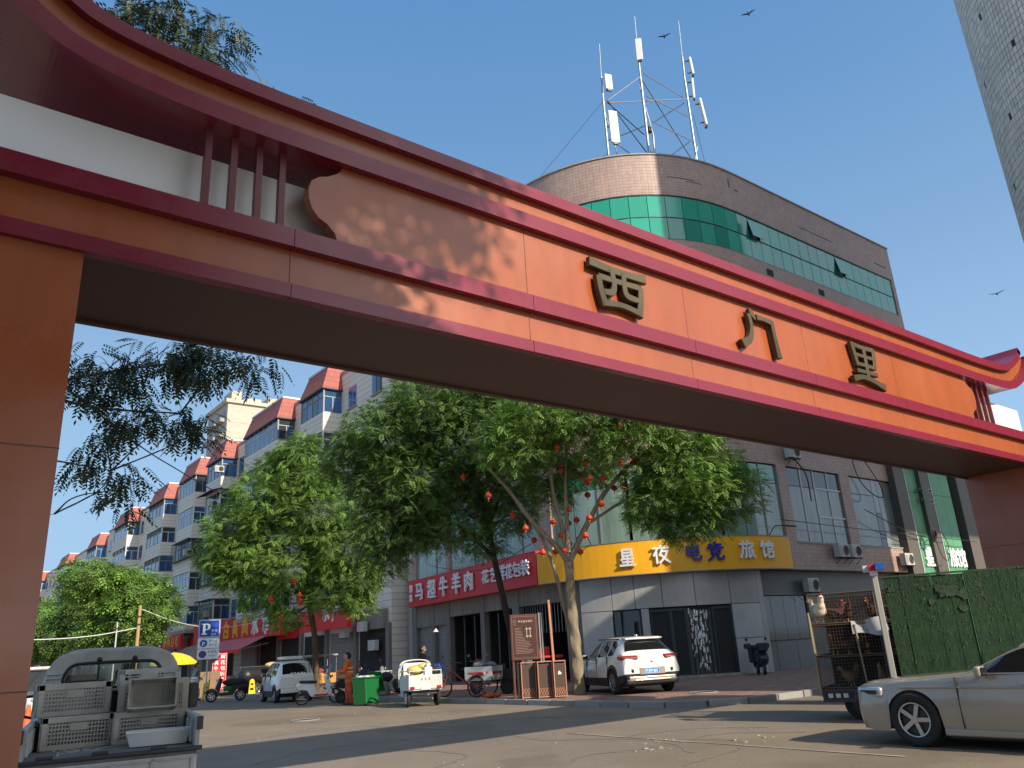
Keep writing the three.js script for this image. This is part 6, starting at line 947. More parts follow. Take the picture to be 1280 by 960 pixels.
scooter('white and orange electric bicycle with spoked wheels in front of the minivan and the cleaner', 13.3, 0, 29.3, 1.75, M.letterWhite, { thin: true, r: .26, cat: 'electric bicycle', extra: (t) => { part('footboard', rbox(.24, .06, .5, .02, 0, .33, -.05), M.hiVis, t); part('windscreen', rbox(.36, .5, .03, .012, 0, 1.1, -.36, -.3), M.clothGrey, t); part('rack', [box(.2, .02, .4, 0, .66, .8), rod([-.1, .66, .9], [-.1, .4, .7], .01), rod([.1, .66, .9], [.1, .4, .7], .01)], M.frameWhite, t); part('reflector', [sph(.04, .12, .95, -.45), sph(.04, -.12, .95, -.45)], M.amber, t); } });
scooter('dark electric scooter with a leg cover standing behind the street cleaner', 14.4, 0, 28.4, 1.7, M.black, { extra: (t) => { const g = sph(.4, 0, .75, -.3, .85, 1.0, .75, 14); part('leg_cover', g, std([.02, .025, .05], .8), t); } });
[[17.6, 33, 2.0, 'grey scooter standing before the last red sign'], [18.2, 36.4, 1.7, 'black scooter on the pavement left of the canopied tricycle'], [17.9, 40, 2.3, 'red scooter among the goods under the awning'], [18.6, 26.6, .6, 'dark scooter parked close to the roller shutters'], [18.8, 30.2, 1.2, 'blue scooter next to the old white appliance']].forEach(([X, Z, a, l], i) => scooter(l, X, .12, Z, a, [M.frameGrey, M.black, M.redFrame, M.darkSteel, M.blueSign][i]));
scooter('black scooter under dark covers parked against the grey hotel pier', 26.5, .12, 19.5, .75, M.black, { extra: (t) => { part('wind_cover', [rbox(.62, .62, .14, .06, 0, .72, -.45, -.2), rbox(.26, .2, .24, .07, -.34, 1.02, -.26), rbox(.26, .2, .24, .07, .34, 1.02, -.26), sph(.36, 0, .6, .35, .75, .9, 1.5, 10)], std([.03, .035, .045], .75), t); part('top_box', rbox(.36, .3, .32, .05, 0, .98, .8), M.black, t); } });
{ // white cargo tricycle
  const t = thing('cargo_tricycle', 'white electric cargo tricycle loaded with bags, seen from behind at the kerb', 'tricycle', 13.75, 0, 22.75, .3);
  for (const s of [-1, 1]) wheel(t, s * .47, .25, 0, .25, .11, { s, mat: M.frameWhite, spokes: 8 }); spokeWheel(t, 0, .25, -1.75, .25, .07, 'wheel', M.alloy);
  part('cargo_box', [bx(-.52, .52, .48, .53, -.75, .42), bx(-.52, -.49, .53, .9, -.75, .42), bx(.49, .52, .53, .9, -.75, .42), bx(-.52, .52, .53, .9, -.78, -.75)], M.truckWhite, t);
  const tg = part('tailgate', rbox(1.06, .4, .03, .01, 0, .72, .44), M.truckWhite, t); part('tail_lamp', [-1, 1].map((s) => rbox(.14, .08, .03, .01, s * .42, .56, .465)), M.tailRed, tg); part('number_plate', [box(.26, .1, .01, 0, .56, .462), box(.3, .14, .006, 0, .56, .458)], M.frameWhite, tg); part('gate_letter', [-.12, 0, .12].map((x) => box(.05, .07, .004, x, .8, .458)), M.frameGrey, tg);
  part('rail', [rod([-.5, .9, .42], [-.5, 1.04, .42], .014), rod([.5, .9, .42], [.5, 1.04, .42], .014), rod([-.5, 1.04, .42], [.5, 1.04, .42], .014), rod([-.5, 1.04, .42], [-.5, 1.04, -.75], .014), rod([.5, 1.04, .42], [.5, 1.04, -.75], .014), rod([-.5, .9, -.2], [-.5, 1.04, -.2], .012), rod([.5, .9, -.2], [.5, 1.04, -.2], .012), rod([0, .9, .42], [0, 1.04, .42], .012)], M.frameWhite, t);
  part('hoop', [-.78, -1.0].map((z) => tube([[-.5, .55, z], [-.5, 1.1, z], [-.4, 1.3, z], [.4, 1.3, z], [.5, 1.1, z], [.5, .55, z]], .022, 30)), M.frameWhite, t); part('backrest', rbox(.8, .45, .06, .02, 0, 1.05, -.86), M.letterWhite, t);
  part('seat', rbox(.7, .1, .4, .03, 0, .66, -.98), M.black, t); part('seat_box', rbox(.74, .3, .42, .02, 0, .46, -.98), M.truckWhite, t); part('footwell', [bx(-.42, .42, .28, .33, -1.55, -.8), rbox(.7, .5, .06, .02, 0, .55, -1.55, -.25)], M.truckWhite, t);
  part('chassis', [bx(-.4, .4, .36, .46, -.9, .3), rod([0, .4, -1.4], [0, .25, -1.75], .04), rod([0, .5, -1.6], [0, 1.05, -1.45], .025)], M.darkSteel, t); part('handlebar', rod([-.36, 1.05, -1.42], [.36, 1.05, -1.42], .016), M.black, t); part('mudguard', (() => { const q = new THREE.TorusGeometry(.3, .07, 5, 14, 2.4); q.rotateY(Math.PI / 2); q.rotateX(.35); return q.translate(0, .25, -1.75); })(), M.truckWhite, t);
  const ld = (name, label, cat, geo, m) => { const q = thing(name, label, cat, 13.75, 0, 22.75, .3); part('bag', geo, m, q); return q; };
  ld('yellow_bag', 'crumpled yellow bag on the load of the white cargo tricycle', 'bag', [sph(.26, -.12, 1.06, -.3, 1.2, .6, 1, 9), sph(.18, .1, 1.16, -.2, 1.2, .6, 1, 7)], std([.6, .48, .15], .7));
  ld('white_jug', 'white plastic jug among the bags on the white cargo tricycle', 'jug', [rbox(.28, .3, .22, .08, .18, 1.0, .05), cyl(.05, .06, .1, .18, 1.19, .05)], M.antenna); ld('dark_bag', 'dark sack hanging over the right side of the white cargo tricycle', 'bag', [sph(.28, .42, .98, -.1, .8, .8, 1.2, 9), sph(.2, .55, .8, .15, .6, 1.2, .9, 8)], M.clothDark);
}
{ // red pedal tricycle with a grey box
  const t = thing('pedal_tricycle', 'red pedal tricycle with a grey cargo box parked on the pavement', 'tricycle', 15.95, .12, 22.6, -.5);
  for (const s of [-1, 1]) spokeWheel(t, s * .48, .33, 0, .33, .045, 'wheel', M.redFrame); spokeWheel(t, 0, .33, -1.45, .33, .045, 'wheel', M.redFrame);
  part('frame', [rod([0, .35, -.5], [0, .8, -.62], .02), rod([0, .35, -.5], [0, .85, -1.15], .024), rod([0, .35, -.5], [0, .4, .1], .024), rod([.06, .33, -1.45], [.04, .8, -1.2], .016), rod([-.06, .33, -1.45], [-.04, .8, -1.2], .016), rod([0, .75, -1.18], [0, 1.05, -1.1], .02), rod([-.5, .36, 0], [.5, .36, 0], .025)], M.redFrame, t);
  part('handlebar', tube([[-.3, 1.04, -.9], [-.22, 1.08, -1.06], [0, 1.04, -1.1], [.22, 1.08, -1.06], [.3, 1.04, -.9]], .015, 16), M.darkSteel, t); part('saddle', rbox(.18, .07, .26, .03, 0, .86, -.62), M.black, t);
  const b = part('cargo_box', [bx(-.44, .44, .5, .56, -.4, .5), bx(-.44, -.41, .56, .92, -.4, .5), bx(.41, .44, .56, .92, -.4, .5), bx(-.44, .44, .56, .92, -.42, -.4), bx(-.44, .44, .56, .92, .5, .53)], M.galv, t); part('box_stripe', [bx(-.446, -.441, .7, .76, -.3, .4), bx(-.35, .35, .68, .76, .53, .536)], M.redFrame, b); part('box_emblem', cyl(.06, .06, .006, -.444, .7, .3, 0, 0, Math.PI / 2, 16), M.frameWhite, b);
  part('fender', [-1, 1].map((s) => rbox(.12, .05, .4, .02, s * .52, .7, .1)), M.redFrame, t);
  part('load', [sph(.22, -.15, .98, 0, 1.3, .5, 1.1, 9), sph(.2, .2, .96, .2, 1.2, .5, 1, 9)], M.clothGrey, t); part('red_bucket', cyl(.1, .08, .2, .15, 1.05, -.2), M.redFrame, t);
  const o = thing('motor_tricycle', 'small dark motor tricycle with orange lamps behind the red pedal tricycle', 'tricycle', 17.3, .12, 22.7, -.4); for (const s of [-1, 1]) wheel(o, s * .45, .25, 0, .25, .1, { s, mat: M.darkSteel, spokes: 6 }); wheel(o, 0, .25, -1.5, .25, .1, { mat: M.darkSteel, spokes: 6 }); part('bed', [bx(-.5, .5, .5, .56, -.6, .5), bx(-.5, .5, .56, .95, -.62, -.58), bx(-.5, -.47, .56, .8, -.6, .5)], M.darkSteel, o); part('tail_board', rbox(1.0, .22, .03, .01, 0, .58, .52), M.redFrame, o); part('lamp', [-1, 1].map((s) => rbox(.16, .09, .04, .015, s * .38, .52, .55)), M.amber, o); part('body', [rbox(.35, .35, .5, .06, 0, .6, -.9), rod([0, .5, -1.4], [0, 1.05, -1.25], .03), rod([-.35, 1.05, -1.22], [.35, 1.05, -1.22], .016)], M.black, o); part('seat', rbox(.32, .08, .5, .03, 0, .82, -.9), M.clothDark, o);
}
{ // canopied tricycle, black trailer, far rickshaw
  const t = thing('canopy_tricycle', 'tricycle with a grey canopy and an orange side box behind the minivan', 'tricycle', 16.0, 0, 35.2, .2); for (const s of [-1, 1]) wheel(t, s * .45, .26, .4, .26, .1, { s, mat: M.darkSteel }); wheel(t, 0, .26, -1.2, .26, .1, { mat: M.darkSteel }); part('body', [bx(-.5, .5, .4, .5, -.6, .9), bx(-.5, .5, .5, 1.0, -.1, .0)], M.darkSteel, t); part('side_box', rbox(1.0, .42, .06, .02, 0, .78, .9), std([.5, .25, .05], .6), t); part('canopy', rbox(1.15, .1, 1.8, .045, 0, 1.72, .1), M.frameGrey, t); part('canopy_post', [-1, 1].flatMap((s) => [rod([s * .5, .5, .85], [s * .52, 1.7, .85], .02), rod([s * .45, .5, -.6], [s * .5, 1.7, -.7], .02)]), M.steel, t); part('seat', rbox(.9, .12, .4, .04, 0, .9, .2), M.redFrame, t);
  const r = thing('tank_trailer', 'black tank on a wheeled trailer between the red banner and the minivan', 'trailer', 16.3, 0, 43.2, 1.3); part('tank', tf(new THREE.CapsuleGeometry(.42, 1.7, 6, 18), 0, .95, 0, Math.PI / 2), M.black, r); part('cradle', [bx(-.45, .45, .45, .55, -1.2, 1.2), bx(-.4, .4, .55, .7, -.8, -.7), bx(-.4, .4, .55, .7, .7, .8)], M.darkSteel, r); for (const s of [-1, 1]) for (const z of [-.6, .6]) wheel(r, s * .5, .32, z, .32, .15, { s, mat: M.alloy }); part('rail', [rod([-.3, 1.4, -1], [-.3, 1.4, 1], .015), rod([-.3, 1.3, -1], [-.3, 1.4, -1], .012), rod([-.3, 1.3, 1], [-.3, 1.4, 1], .012)], M.steel, r);
  const y = thing('yellow_sack', 'yellow cloth bundle lying on the black tank trailer', 'bundle', 16.6, 1.36, 42.4); part('sack', [sph(.3, 0, .08, 0, 1.3, .5, .9, 9), sph(.16, .25, .06, .1, 1.2, .5, 1, 8)], std([.5, .38, .18], .85), y);
  const f = thing('auto_rickshaw', 'white three wheeled rickshaw far down the road between the pillar and the pickup', 'rickshaw', 4.7, 0, 33.5, 3.1); wheel(f, 0, .26, -1, .26, .1, {}); for (const s of [-1, 1]) wheel(f, s * .5, .26, .7, .26, .1, { s }); part('body', [rbox(1.15, .6, 1.3, .12, 0, .72, .4), rbox(.8, .55, .5, .15, 0, .65, -.75)], M.letterWhite, f); part('canopy', rbox(1.25, .1, 2.1, .05, 0, 1.78, 0), std([.75, .6, .55], .5), f); part('windscreen', rbox(1.0, .62, .03, .01, 0, 1.38, -.85, -.15), M.winDark, f); part('post', [-1, 1].flatMap((s) => [rod([s * .52, .9, -.85], [s * .54, 1.75, -.8], .02), rod([s * .54, .9, .95], [s * .54, 1.75, .95], .02)]), M.letterWhite, f); part('headlamp', [sph(.08, -.22, .8, -1.02, 1, 1, .4), sph(.08, .22, .8, -1.02, 1, 1, .4)], M.lampClear, f);
}
// ---------------------------------------------------------------- street furniture and things on the pavement
{
  const b = thing('wheelie_bin', 'green plastic wheelie bin standing open behind the street cleaner', 'bin', 13.45, 0, 25.9, -.4); b.scale.setScalar(.88); const s = extrude(shapeOf([[-.33, .1], [.33, .1], [.4, .98], [-.42, .98]]), .6, .03); s.translate(0, 0, -.3); part('body', s, M.binGreen, b); part('rim', [rbox(.92, .06, .74, .02, 0, 1.0, 0), rbox(.1, .05, .6, .02, .5, 1.02, 0)], M.binGreen, b); part('lid', rbox(.8, .03, .7, .012, .62, .82, 0, 0, 0, -1.2), M.binGreen, b); for (const z of [-.28, .28]) wheel(b, .3, .1, z, .1, .05, { mat: M.black }).rotation.y = Math.PI / 2; part('contents', [0, 1, 2, 3].map((i) => sph(.14, -.2 + i * .14, 1.02, (i % 2) * .2 - .1, 1.2, .5, 1, 7)), M.crateWhite, b);
  const c = thing('traffic_cone', 'orange traffic cone with pale bands on the road next to the left pillar', 'traffic cone', 3.35, 0, 24.6); part('base', rbox(.4, .05, .4, .015, 0, .025, 0), M.cone, c); part('cone', cyl(.04, .16, .82, 0, .45, 0, 0, 0, 0, 20), M.cone, c); part('band', [cyl(.085, .11, .2, 0, .45, 0, 0, 0, 0, 20), cyl(.122, .142, .12, 0, .2, 0, 0, 0, 0, 20)], std([.7, .55, .45], .5), c);
  const u = thing('parasol', 'bright yellow parasol over the stalls beside the pickup cab', 'parasol', 12.75, 0, 46.3); const pts = [[.001, 2.35], [.4, 2.28], [.8, 2.12], [1.15, 1.85], [1.17, 1.7]].map((p) => new THREE.Vector2(...p)); part('canopy', new THREE.LatheGeometry(pts, 10), M.umbrella, u, true); part('pole', rod([0, 0, 0], [0, 2.4, 0], .02), M.steel, u); part('rib', Array.from({ length: 8 }, (_, i) => rod([0, 2.0, 0], [Math.sin(i * .785) * 1.1, 1.85, Math.cos(i * .785) * 1.1], .008)), M.steel, u); part('print', [0, 1, 2].map((i) => box(.1, .1, .005, -.15 + i * .14, 1.88, 1.1, -.6)), std([.45, .38, .02], .6), u); part('foot', cyl(.25, .28, .1, 0, .05, 0), M.concrete, u);
  const du = thing('parasol', 'dark parasol half hidden behind the yellow one', 'parasol', 14.2, 0, 47.5); part('canopy', new THREE.LatheGeometry([[.001, 2.7], [.5, 2.6], [1.0, 2.35], [1.35, 2.0]].map((p) => new THREE.Vector2(...p)), 10), M.clothDark, du, true); part('pole', rod([0, 0, 0], [0, 2.7, 0], .02), M.steel, du);
  const bo = (X, Z, l) => { const t = thing('kerb_bollard', l, 'bollard', X, 0, Z, .3); part('body', extrude(shapeOf([[-.16, 0], [.16, 0], [.1, .72], [.04, .8], [-.04, .8], [-.1, .72]]), .12, .02), M.yellow, t); part('foot', rbox(.42, .06, .3, .02, 0, .03, .06), M.concrete, t); part('stripe', [box(.16, .1, .01, 0, .35, .148), box(.12, .08, .01, 0, .58, .148)], M.black, t); };
  bo(13.18, 42.0, 'yellow bollard at the foot of the parking sign post'); bo(15.55, 42.3, 'yellow bollard between the black scooter and the white minivan');
  // parking sign
  const s3 = thing('parking_sign', 'blue parking sign above two white plates on a thin grey post', 'road sign', 12.95, 0, 41.3, .35); part('post', rod([0, 0, 0], [0, 3.75, 0], .035), M.galv, s3);
  const plate = (y0, y1, draw, name) => { const h = y1 - y0, c2 = document.createElement('canvas'); c2.width = 256; c2.height = Math.round(256 * h / 1.0); const q = c2.getContext('2d'); draw(q, 256, c2.height); const tx = new THREE.CanvasTexture(c2); tx.colorSpace = THREE.SRGBColorSpace; const p = part(name, rbox(1.0, h - .01, .03, .01, 0, (y0 + y1) / 2, .05), M.frameWhite, s3); part('print', face(.98, h - .03, 0, (y0 + y1) / 2, .068), std([1, 1, 1], .5, { map: tx }), p, true); };
  const mini = (q, txt, x, y, sz, col) => { q.strokeStyle = col; q.lineWidth = sz / 9; [...txt].forEach((ch, k) => { for (const st of GLYPH[ch].split(';')) { q.beginPath(); st.split(' ').forEach((p, i) => { const [a, b2] = p.split(',').map(Number); const X = x + k * sz * 1.1 + a / 100 * sz, Y = y + b2 / 100 * sz; i ? q.lineTo(X, Y) : q.moveTo(X, Y); }); q.stroke(); } }); };
  plate(2.86, 3.72, (q, w, h) => { q.fillStyle = '#0d3f9c'; q.fillRect(0, 0, w, h); q.strokeStyle = '#dfe8f5'; q.lineWidth = 5; q.strokeRect(8, 8, w - 16, h - 16); q.fillStyle = '#f2f5fa'; q.font = 'bold 190px serif'; q.textBaseline = 'middle'; q.fillText('P', 26, h / 2 + 6); mini(q, '市尚', 150, h * .55, 36, '#c8d6ee'); mini(q, '白水', 150, h * .75, 30, '#c8d6ee'); }, 'top_plate');
  plate(2.36, 2.85, (q, w, h) => { q.fillStyle = '#d9dde0'; q.fillRect(0, 0, w, h); q.fillStyle = '#1a4f9e'; q.beginPath(); q.arc(66, h / 2, 46, 0, 7); q.fill(); q.fillStyle = '#e8edf5'; q.font = 'bold 62px serif'; q.textBaseline = 'middle'; q.fillText('P', 46, h / 2 + 3); mini(q, '市水白', 132, 18, 32, '#4a5a74'); mini(q, '尚产市', 132, 68, 30, '#3a66a8'); }, 'middle_plate');
  plate(1.86, 2.35, (q, w, h) => { q.fillStyle = '#d4d8da'; q.fillRect(0, 0, w, h); q.fillStyle = '#4b2f86'; q.beginPath(); q.arc(62, h / 2, 46, 0, 7); q.fill(); q.strokeStyle = '#7a3a5c'; q.lineWidth = 7; q.beginPath(); q.moveTo(32, h / 2 - 30); q.lineTo(92, h / 2 + 30); q.stroke(); mini(q, '白肖一'.replace('一', '水'), 124, 16, 34, '#3a4048'); mini(q, '产尚市', 124, 70, 28, '#7d858c'); }, 'bottom_plate');
  // vertical banner and cartons
  const v = thing('banner_board', 'tall red board with two columns of white characters by the stacked cartons', 'sign board', 15.4, 0, 47, .3); part('board', rbox(.78, 1.95, .06, .01, 0, 1.25, 0), M.redSign, v); part('border', [box(.72, .015, .01, 0, 2.18, .034), box(.72, .015, .01, 0, .34, .034), box(.015, 1.84, .01, -.355, 1.26, .034), box(.015, 1.84, .01, .355, 1.26, .034)], M.letterWhite, v); '清真牛羊肉水'.split('').forEach((ch, i) => { for (const s of [-1, 1]) { const g = part('character', glyph(s > 0 ? '鲜花包装产市'[i] : ch, .24, .03, .015), M.letterWhite, v); g.position.set(s * .17, 2.02 - i * .3, .03); } }); part('leg', [rod([-.35, 0, -.1], [-.35, .4, 0], .02), rod([.35, 0, -.1], [.35, .4, 0], .02)], M.darkSteel, v);
  const k0 = thing('carton', 'brown carton at the bottom left of the stack beside the red board', 'carton', 14.55, 0, 46.7, .3, 'stacked brown cartons'); part('box', rbox(.48, .42, .45, .01, 0, .21, 0), M.carton, k0); part('tape', [box(.486, .424, .06, 0, .21, 0), box(.3, .002, .44, 0, .422, 0)], std([.42, .33, .22], .5), k0);
  const names = ['bottom left', 'bottom right', 'middle left', 'middle right', 'top left', 'top right']; for (let i = 1; i < 6; i++) copyOf(k0, 14.53 + (i % 2) * .5 + .02 * (i > 3), .425 * (i >> 1), 46.7 - (i % 2) * .12, .3 + .06 * ((i % 3) - 1), `brown carton at the ${names[i]} of the stack beside the red board`);
  copyOf(k0, 17.6, .12, 21.6, .6, 'open brown carton on the pavement behind the pale tree trunk').userData.group = undefined; copyOf(k0, 16.1, .0, 46.4, .2, 'single brown carton to the right of the red board').userData.group = undefined;
  // notice board
  const nb = thing('notice_board', 'brown notice board with a white plan on two posts at the kerb', 'notice board', 15.42, .12, 19.5, .5);
  const cv2 = document.createElement('canvas'); cv2.width = 256; cv2.height = 384; { const q = cv2.getContext('2d'); q.fillStyle = '#3f1c14'; q.fillRect(0, 0, 256, 384); q.strokeStyle = '#8a5a48'; q.lineWidth = 4; q.strokeRect(8, 8, 240, 368); mini(q, '市水白牛尚市', 70, 40, 22, '#cbb8a8'); q.strokeStyle = '#d8c8b8'; q.lineWidth = 4; for (const [a, b, c3, d] of [[140, 120, 200, 120], [140, 185, 200, 185], [152, 105, 152, 200], [186, 105, 186, 200]]) { q.beginPath(); q.moveTo(a, b); q.lineTo(c3, d); q.stroke(); } q.lineWidth = 3; q.strokeStyle = '#a08878'; for (let i = 0; i < 17; i++) { q.beginPath(); q.moveTo(34, 110 + i * 14); q.lineTo(34 + 40 + 70 * hash(i, 1, 9) + (i > 8 ? 70 : 0), 110 + i * 14); q.stroke(); } q.beginPath(); q.arc(36, 50, 12, 0, 7); q.stroke(); q.beginPath(); q.moveTo(24, 76); q.lineTo(52, 84); q.stroke(); }
  const ct = new THREE.CanvasTexture(cv2); ct.colorSpace = THREE.SRGBColorSpace; part('board', rbox(.84, 1.3, .06, .015, -.06, 1.72, 0), M.brownSign, nb); part('print', face(.78, 1.22, -.06, 1.72, .034), std([1, 1, 1], .5, { map: ct }), nb, true); part('post', rbox(.07, 2.3, .09, .01, -.42, 1.15, -.05), M.brownSign, nb); part('post', rbox(.07, 2.3, .09, .01, -.3, 1.15, -.09), M.black, nb); part('frame_post', [rbox(.05, 2.4, .05, .01, .42, 1.2, -.06), rbox(.05, 2.4, .05, .01, .5, 1.2, -.08)], M.frameGrey, nb);
  const rp = thing('red_post', 'slim copper red post standing upright right of the notice board', 'post', 15.98, .12, 19.0, .5); part('post', rbox(.07, 2.75, .07, .01, 0, 1.37, 0, 0, 0, .02), M.copper, rp); part('foot', rbox(.16, .03, .16, .008, 0, .015, 0), M.copper, rp);
  const bin = (X, Z, l, w = .42) => { const t = thing('litter_bin', l, 'litter bin', X, .12, Z, .5, undefined); part('box', rbox(w, .92, .36, .01, 0, .48, 0), M.brownBin, t); part('frame', [[-w / 2, 0], [w / 2, 0]].map(([x]) => rbox(.03, .98, .04, .006, x, .5, .18)).concat([rbox(w + .04, .03, .4, .008, 0, 1.0, 0), rbox(w + .04, .03, .04, .008, 0, .04, .18)]), M.copper, t); part('lattice', Array.from({ length: 9 }, (_, i) => box(.012, .24, .01, -w / 2 + .04 + i * (w - .08) / 8, .18, .184, 0, 0, i % 2 ? .5 : -.5)), M.copper, t); return t; };
  bin(15.5, 19.65, 'left brown litter bin with a copper frame under the notice board'); bin(15.76, 19.2, 'middle brown litter bin with a copper frame under the notice board'); const b3 = bin(16.02, 18.85, 'right brown litter bin with a white recycling mark beside the red post', .34); part('mark', [box(.1, .05, .006, 0, .66, .184), box(.05, .08, .006, 0, .69, .183, 0, 0, .6)], M.letterWhite, b3);
  const st = thing('red_table', 'red topped stall table behind the litter bins', 'table', 16.45, .12, 20.1, .5); part('top', rbox(1.25, .07, .5, .02, 0, 1.12, 0), M.redBright, st); part('leg', [-.5, .5].flatMap((x) => [rod([x, 0, .2], [x, 1.1, .2], .02), rod([x, 0, -.2], [x, 1.1, -.2], .02)]), M.darkSteel, st); const rb2 = thing('red_toolbox', 'red metal toolbox standing on the red table', 'toolbox', 16.5, 1.275, 20.1, .5); part('case', rbox(.4, .26, .22, .03, 0, .13, 0), M.redBright, rb2); part('handle', tube([[-.1, .26, 0], [-.08, .33, 0], [.08, .33, 0], [.1, .26, 0]], .014, 12), M.black, rb2); const fl = thing('flower_bunch', 'wrapped bunch of pink and white flowers on the red table', 'flowers', 16.1, 1.275, 20.35, .5); part('wrapping', cyl(.2, .06, .25, 0, .13, 0, 0, 0, 0, 9), std([.6, .5, .5], .6), fl); part('petals', Array.from({ length: 16 }, (_, i) => sph(.055, .16 * Math.sin(i * 2.4) * Math.sqrt(i / 16), .3 + .06 * hash(i, 1, 2), .16 * Math.cos(i * 2.4) * Math.sqrt(i / 16), 1, .7, 1, 6)), std([.62, .3, .32], .8), fl).userData.kind = 'stuff';
  // boxes and gear in the shop mouths
  const wb = thing('white_box_stack', 'white foam box in the dark shop opening, lowest of three', 'box', 20.6, .12, 26.3, -1.2, 'foam boxes in the shop'); part('box', rbox(.7, .5, .5, .03, 0, .25, 0), M.styro, wb); part('lid', rbox(.74, .08, .54, .02, 0, .54, 0), M.styro, wb); copyOf(wb, 20.62, .70, 26.3, -1.15, 'white foam box in the dark shop opening, middle of three'); copyOf(wb, 20.58, 1.28, 26.32, -1.25, 'white foam box in the dark shop opening, topmost of three');
  const wm = thing('washing_machine', 'old white appliance standing at the wall behind the green bin', 'appliance', 16.9, .12, 31, -.8); part('body', rbox(.62, .85, .58, .03, 0, .43, 0), M.acWhite, wm); part('door', (() => { const g = new THREE.TorusGeometry(.18, .025, 6, 22); return g.translate(0, .42, .3); })(), M.frameGrey, wm); part('panel', rbox(.56, .12, .02, .008, 0, .76, .29), M.frameGrey, wm);
  const hoard = thing('scrap_heap', 'heap of grey sheets and bags against the shutters left of the white tricycle', 'heap', 16.2, .12, 29.4, -.7); part('sheets', [rbox(.9, .6, .05, .01, 0, .4, .2, -.3), rbox(.7, .8, .05, .01, .5, .45, 0, -.2, .3), rbox(.6, .5, .4, .05, -.5, .25, 0)], M.clothGrey, hoard); part('bag', [sph(.35, .2, .3, .4, 1, .8, 1, 8), sph(.28, -.4, .65, .1, 1, .7, 1, 8)], M.clothDark, hoard);
  const ot = thing('orange_bag', 'crumpled orange bag lying on the kerb before the red tricycle', 'bag', 15.3, .14, 21.3); part('bag', [sph(.16, 0, .07, 0, 1.4, .55, 1, 8), sph(.1, .22, .06, .08, 1.3, .6, 1, 7)], M.hiVis, ot);
  // goods set out before the shop fronts
  const gd = thing('goods_box', 'box of goods set out on the pavement before the dark shop fronts', 'box', 20.5, .1, 47, .2, 'boxes of goods along the shop fronts'); part('box', [bx(-.3, .3, 0, .04, -.2, .2), bx(-.3, -.27, .04, .34, -.2, .2), bx(.27, .3, .04, .34, -.2, .2), bx(-.3, .3, .04, .34, .18, .2), bx(-.3, .3, .04, .34, -.2, -.18)], M.crate, gd); part('goods', Array.from({ length: 14 }, (_, i) => sph(.075, -.2 + (i % 5) * .1, .3 + .05 * hash(i, 1, 4), -.12 + (i / 5 | 0) * .12, 1, .9, 1, 7)), M.hiVis, gd).userData.kind = 'stuff';
  for (let i = 0; i < 22; i++) copyOf(gd, 19.5 + 2 * hash(i, 2, 44), .1 + (i % 3 === 2 ? .36 : 0), 42 + i * 1.55 - (i % 3 === 2 ? 1.4 : 0), hash(i, 4, 44) * 3);
  acs.length && [[22.0, 14.9, 71.2], [22.0, 8.6, 57.1], [22.4, 11.6, 79], [21.9, 11.8, 60.5], [22.35, 18.0, 71.1], [22.6, 5.6, 73]].forEach(([X, Y, Z], i) => copyOf(acs[0], X - .1, Y, Z, i % 2 ? -Math.PI / 2 : 0, ['air conditioner under a window of the second apartment block, above its canopy', 'air conditioner low on the nearest apartment block behind the tree', 'air conditioner on the second block, on its left bay', 'air conditioner on the long front of the nearest apartment block', 'pale air conditioner just below the mansard of the second block', 'lowest air conditioner on the second apartment block'][i]));
  // poles and wires
  const up = thing('utility_pole', 'pale wooden pole catching the sun above the pickup cab', 'pole', 13.6, 0, 58); part('pole', rod([0, 0, 0], [0, 5.6, 0], .14, .1, 12), std([.55, .38, .16], .85, { map: T.bark }), up, true); part('collar', [cyl(.13, .13, .1, 0, 4.9, 0), cyl(.13, .13, .1, 0, 4.4, 0)], M.darkSteel, up);
  const u2 = thing('utility_pole', 'thin grey metal pole beside the pale wooden pole', 'pole', 12.35, 0, 58.2); part('pole', rod([0, 0, 0], [0, 4.6, 0], .06, .05), M.galv, u2); part('collar', cyl(.08, .08, .1, 0, 4.2, 0), M.darkSteel, u2);
  const wr = (l, pts, r, m) => { const t = thing('overhead_cable', l, 'cable', 0, 0, 0); part('wire', tube(pts.map(([x, y, z]) => [x, y, -z]), r, 60, 4), m, t); };
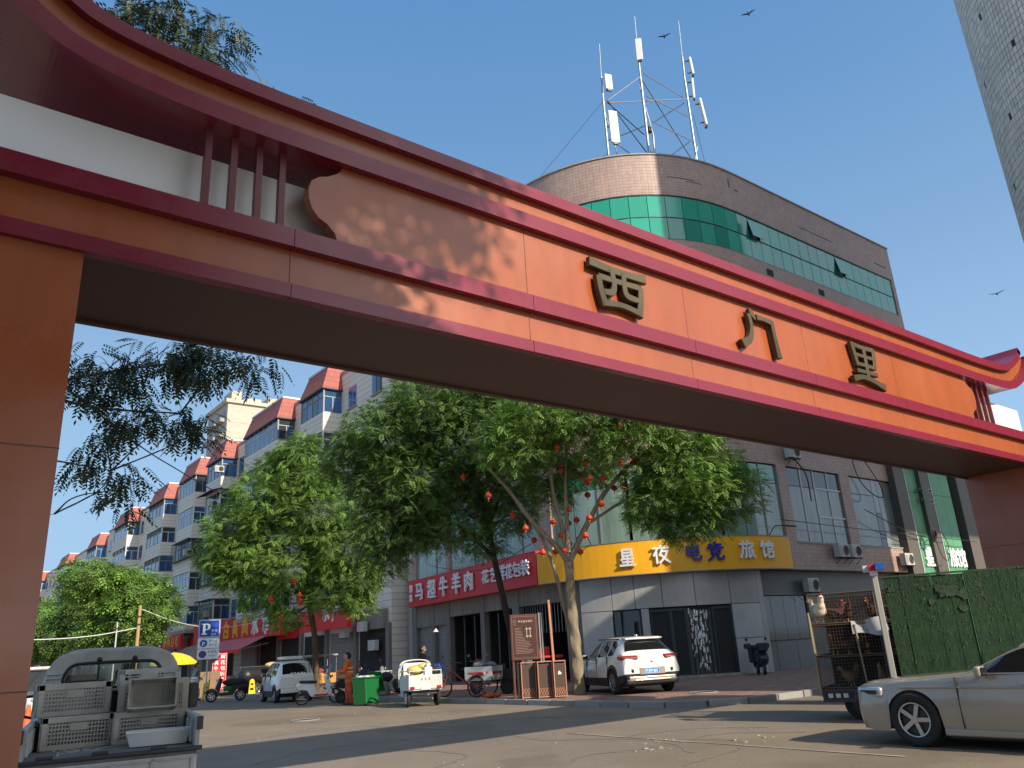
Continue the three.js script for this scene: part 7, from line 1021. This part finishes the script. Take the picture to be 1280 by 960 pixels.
  wr('pale cable sagging between the wooden pole and the apartments', [[13.6, 5.4, 58], [16, 4.5, 58], [19, 4.1, 59], [22, 4.4, 60]], .025, M.frameWhite); wr('pale bundled cable running left from the wooden pole', [[13.6, 4.2, 58], [11, 3.8, 58.5], [8, 3.7, 59], [3, 4.0, 60]], .035, M.frameWhite); wr('thin black cable crossing below the red roofs to the near tree', [[1.0, 5.5, 11.5], [6, 7.2, 24], [11.5, 8.4, 34], [17, 11.5, 43], [22.1, 13.6, 50]], .02, M.wire); wr('second dark cable hanging over the shops to the tree', [[13.3, 5.8, 33], [17, 5.4, 44], [20, 5.8, 52], [22, 6.6, 60]], .022, M.wire); wr('dark cable looping along the shop fronts under the trees', [[15.6, 4.6, 19], [16.5, 4.2, 23], [17.5, 4.9, 28], [20, 6, 33], [23, 6.4, 40]], .012, M.wire);
  const hp = thing('hanging_lamp', 'small lamp hanging in the dark shop under the red sign', 'lamp', 21.5, 2.6, 34.2); part('shade', cyl(.02, .16, .16, 0, 0, 0, 0, 0, 0, 14), M.frameWhite, hp); part('cord', rod([0, .08, 0], [0, .9, 0], .008), M.wire, hp);
}
{ // birds
  const mk = (l, X, Y, Z, az, s) => { const t = thing('bird', l, 'bird', X, Y, Z, az); const sh = shapeOf([[0, .05], [.25, .16], [.5, .1], [.78, -.06], [.5, -.02], [.25, -.04], [0, -.1]]); for (const d of [-1, 1]) { const g = extrude(sh, .012); g.rotateX(Math.PI / 2); g.scale(d, 1, 1); if (d < 0) { g.index = null; } g.rotateZ(d * .32); part('wing', g, M.clothDark, t); } part('body', tf(new THREE.CapsuleGeometry(.06, .3, 4, 8), 0, 0, 0, Math.PI / 2), M.clothDark, t); part('tail', box(.1, .015, .2, 0, 0, .26), M.clothDark, t); part('head', sph(.05, 0, .02, -.24), M.clothDark, t); t.scale.setScalar(s); return t; };
  mk('bird gliding near the top edge right of the roof mast', 56.6, 57.1, 32.4, 1.2, 1.0); mk('bird flying between the two right-hand aerials', 50.6, 55.5, 37.8, 1.0, .9); mk('bird low in the sky right of the hotel parapet', 79.2, 30.8, 25.7, 1.4, 1.0);
}
renderer.render(scene, camera);
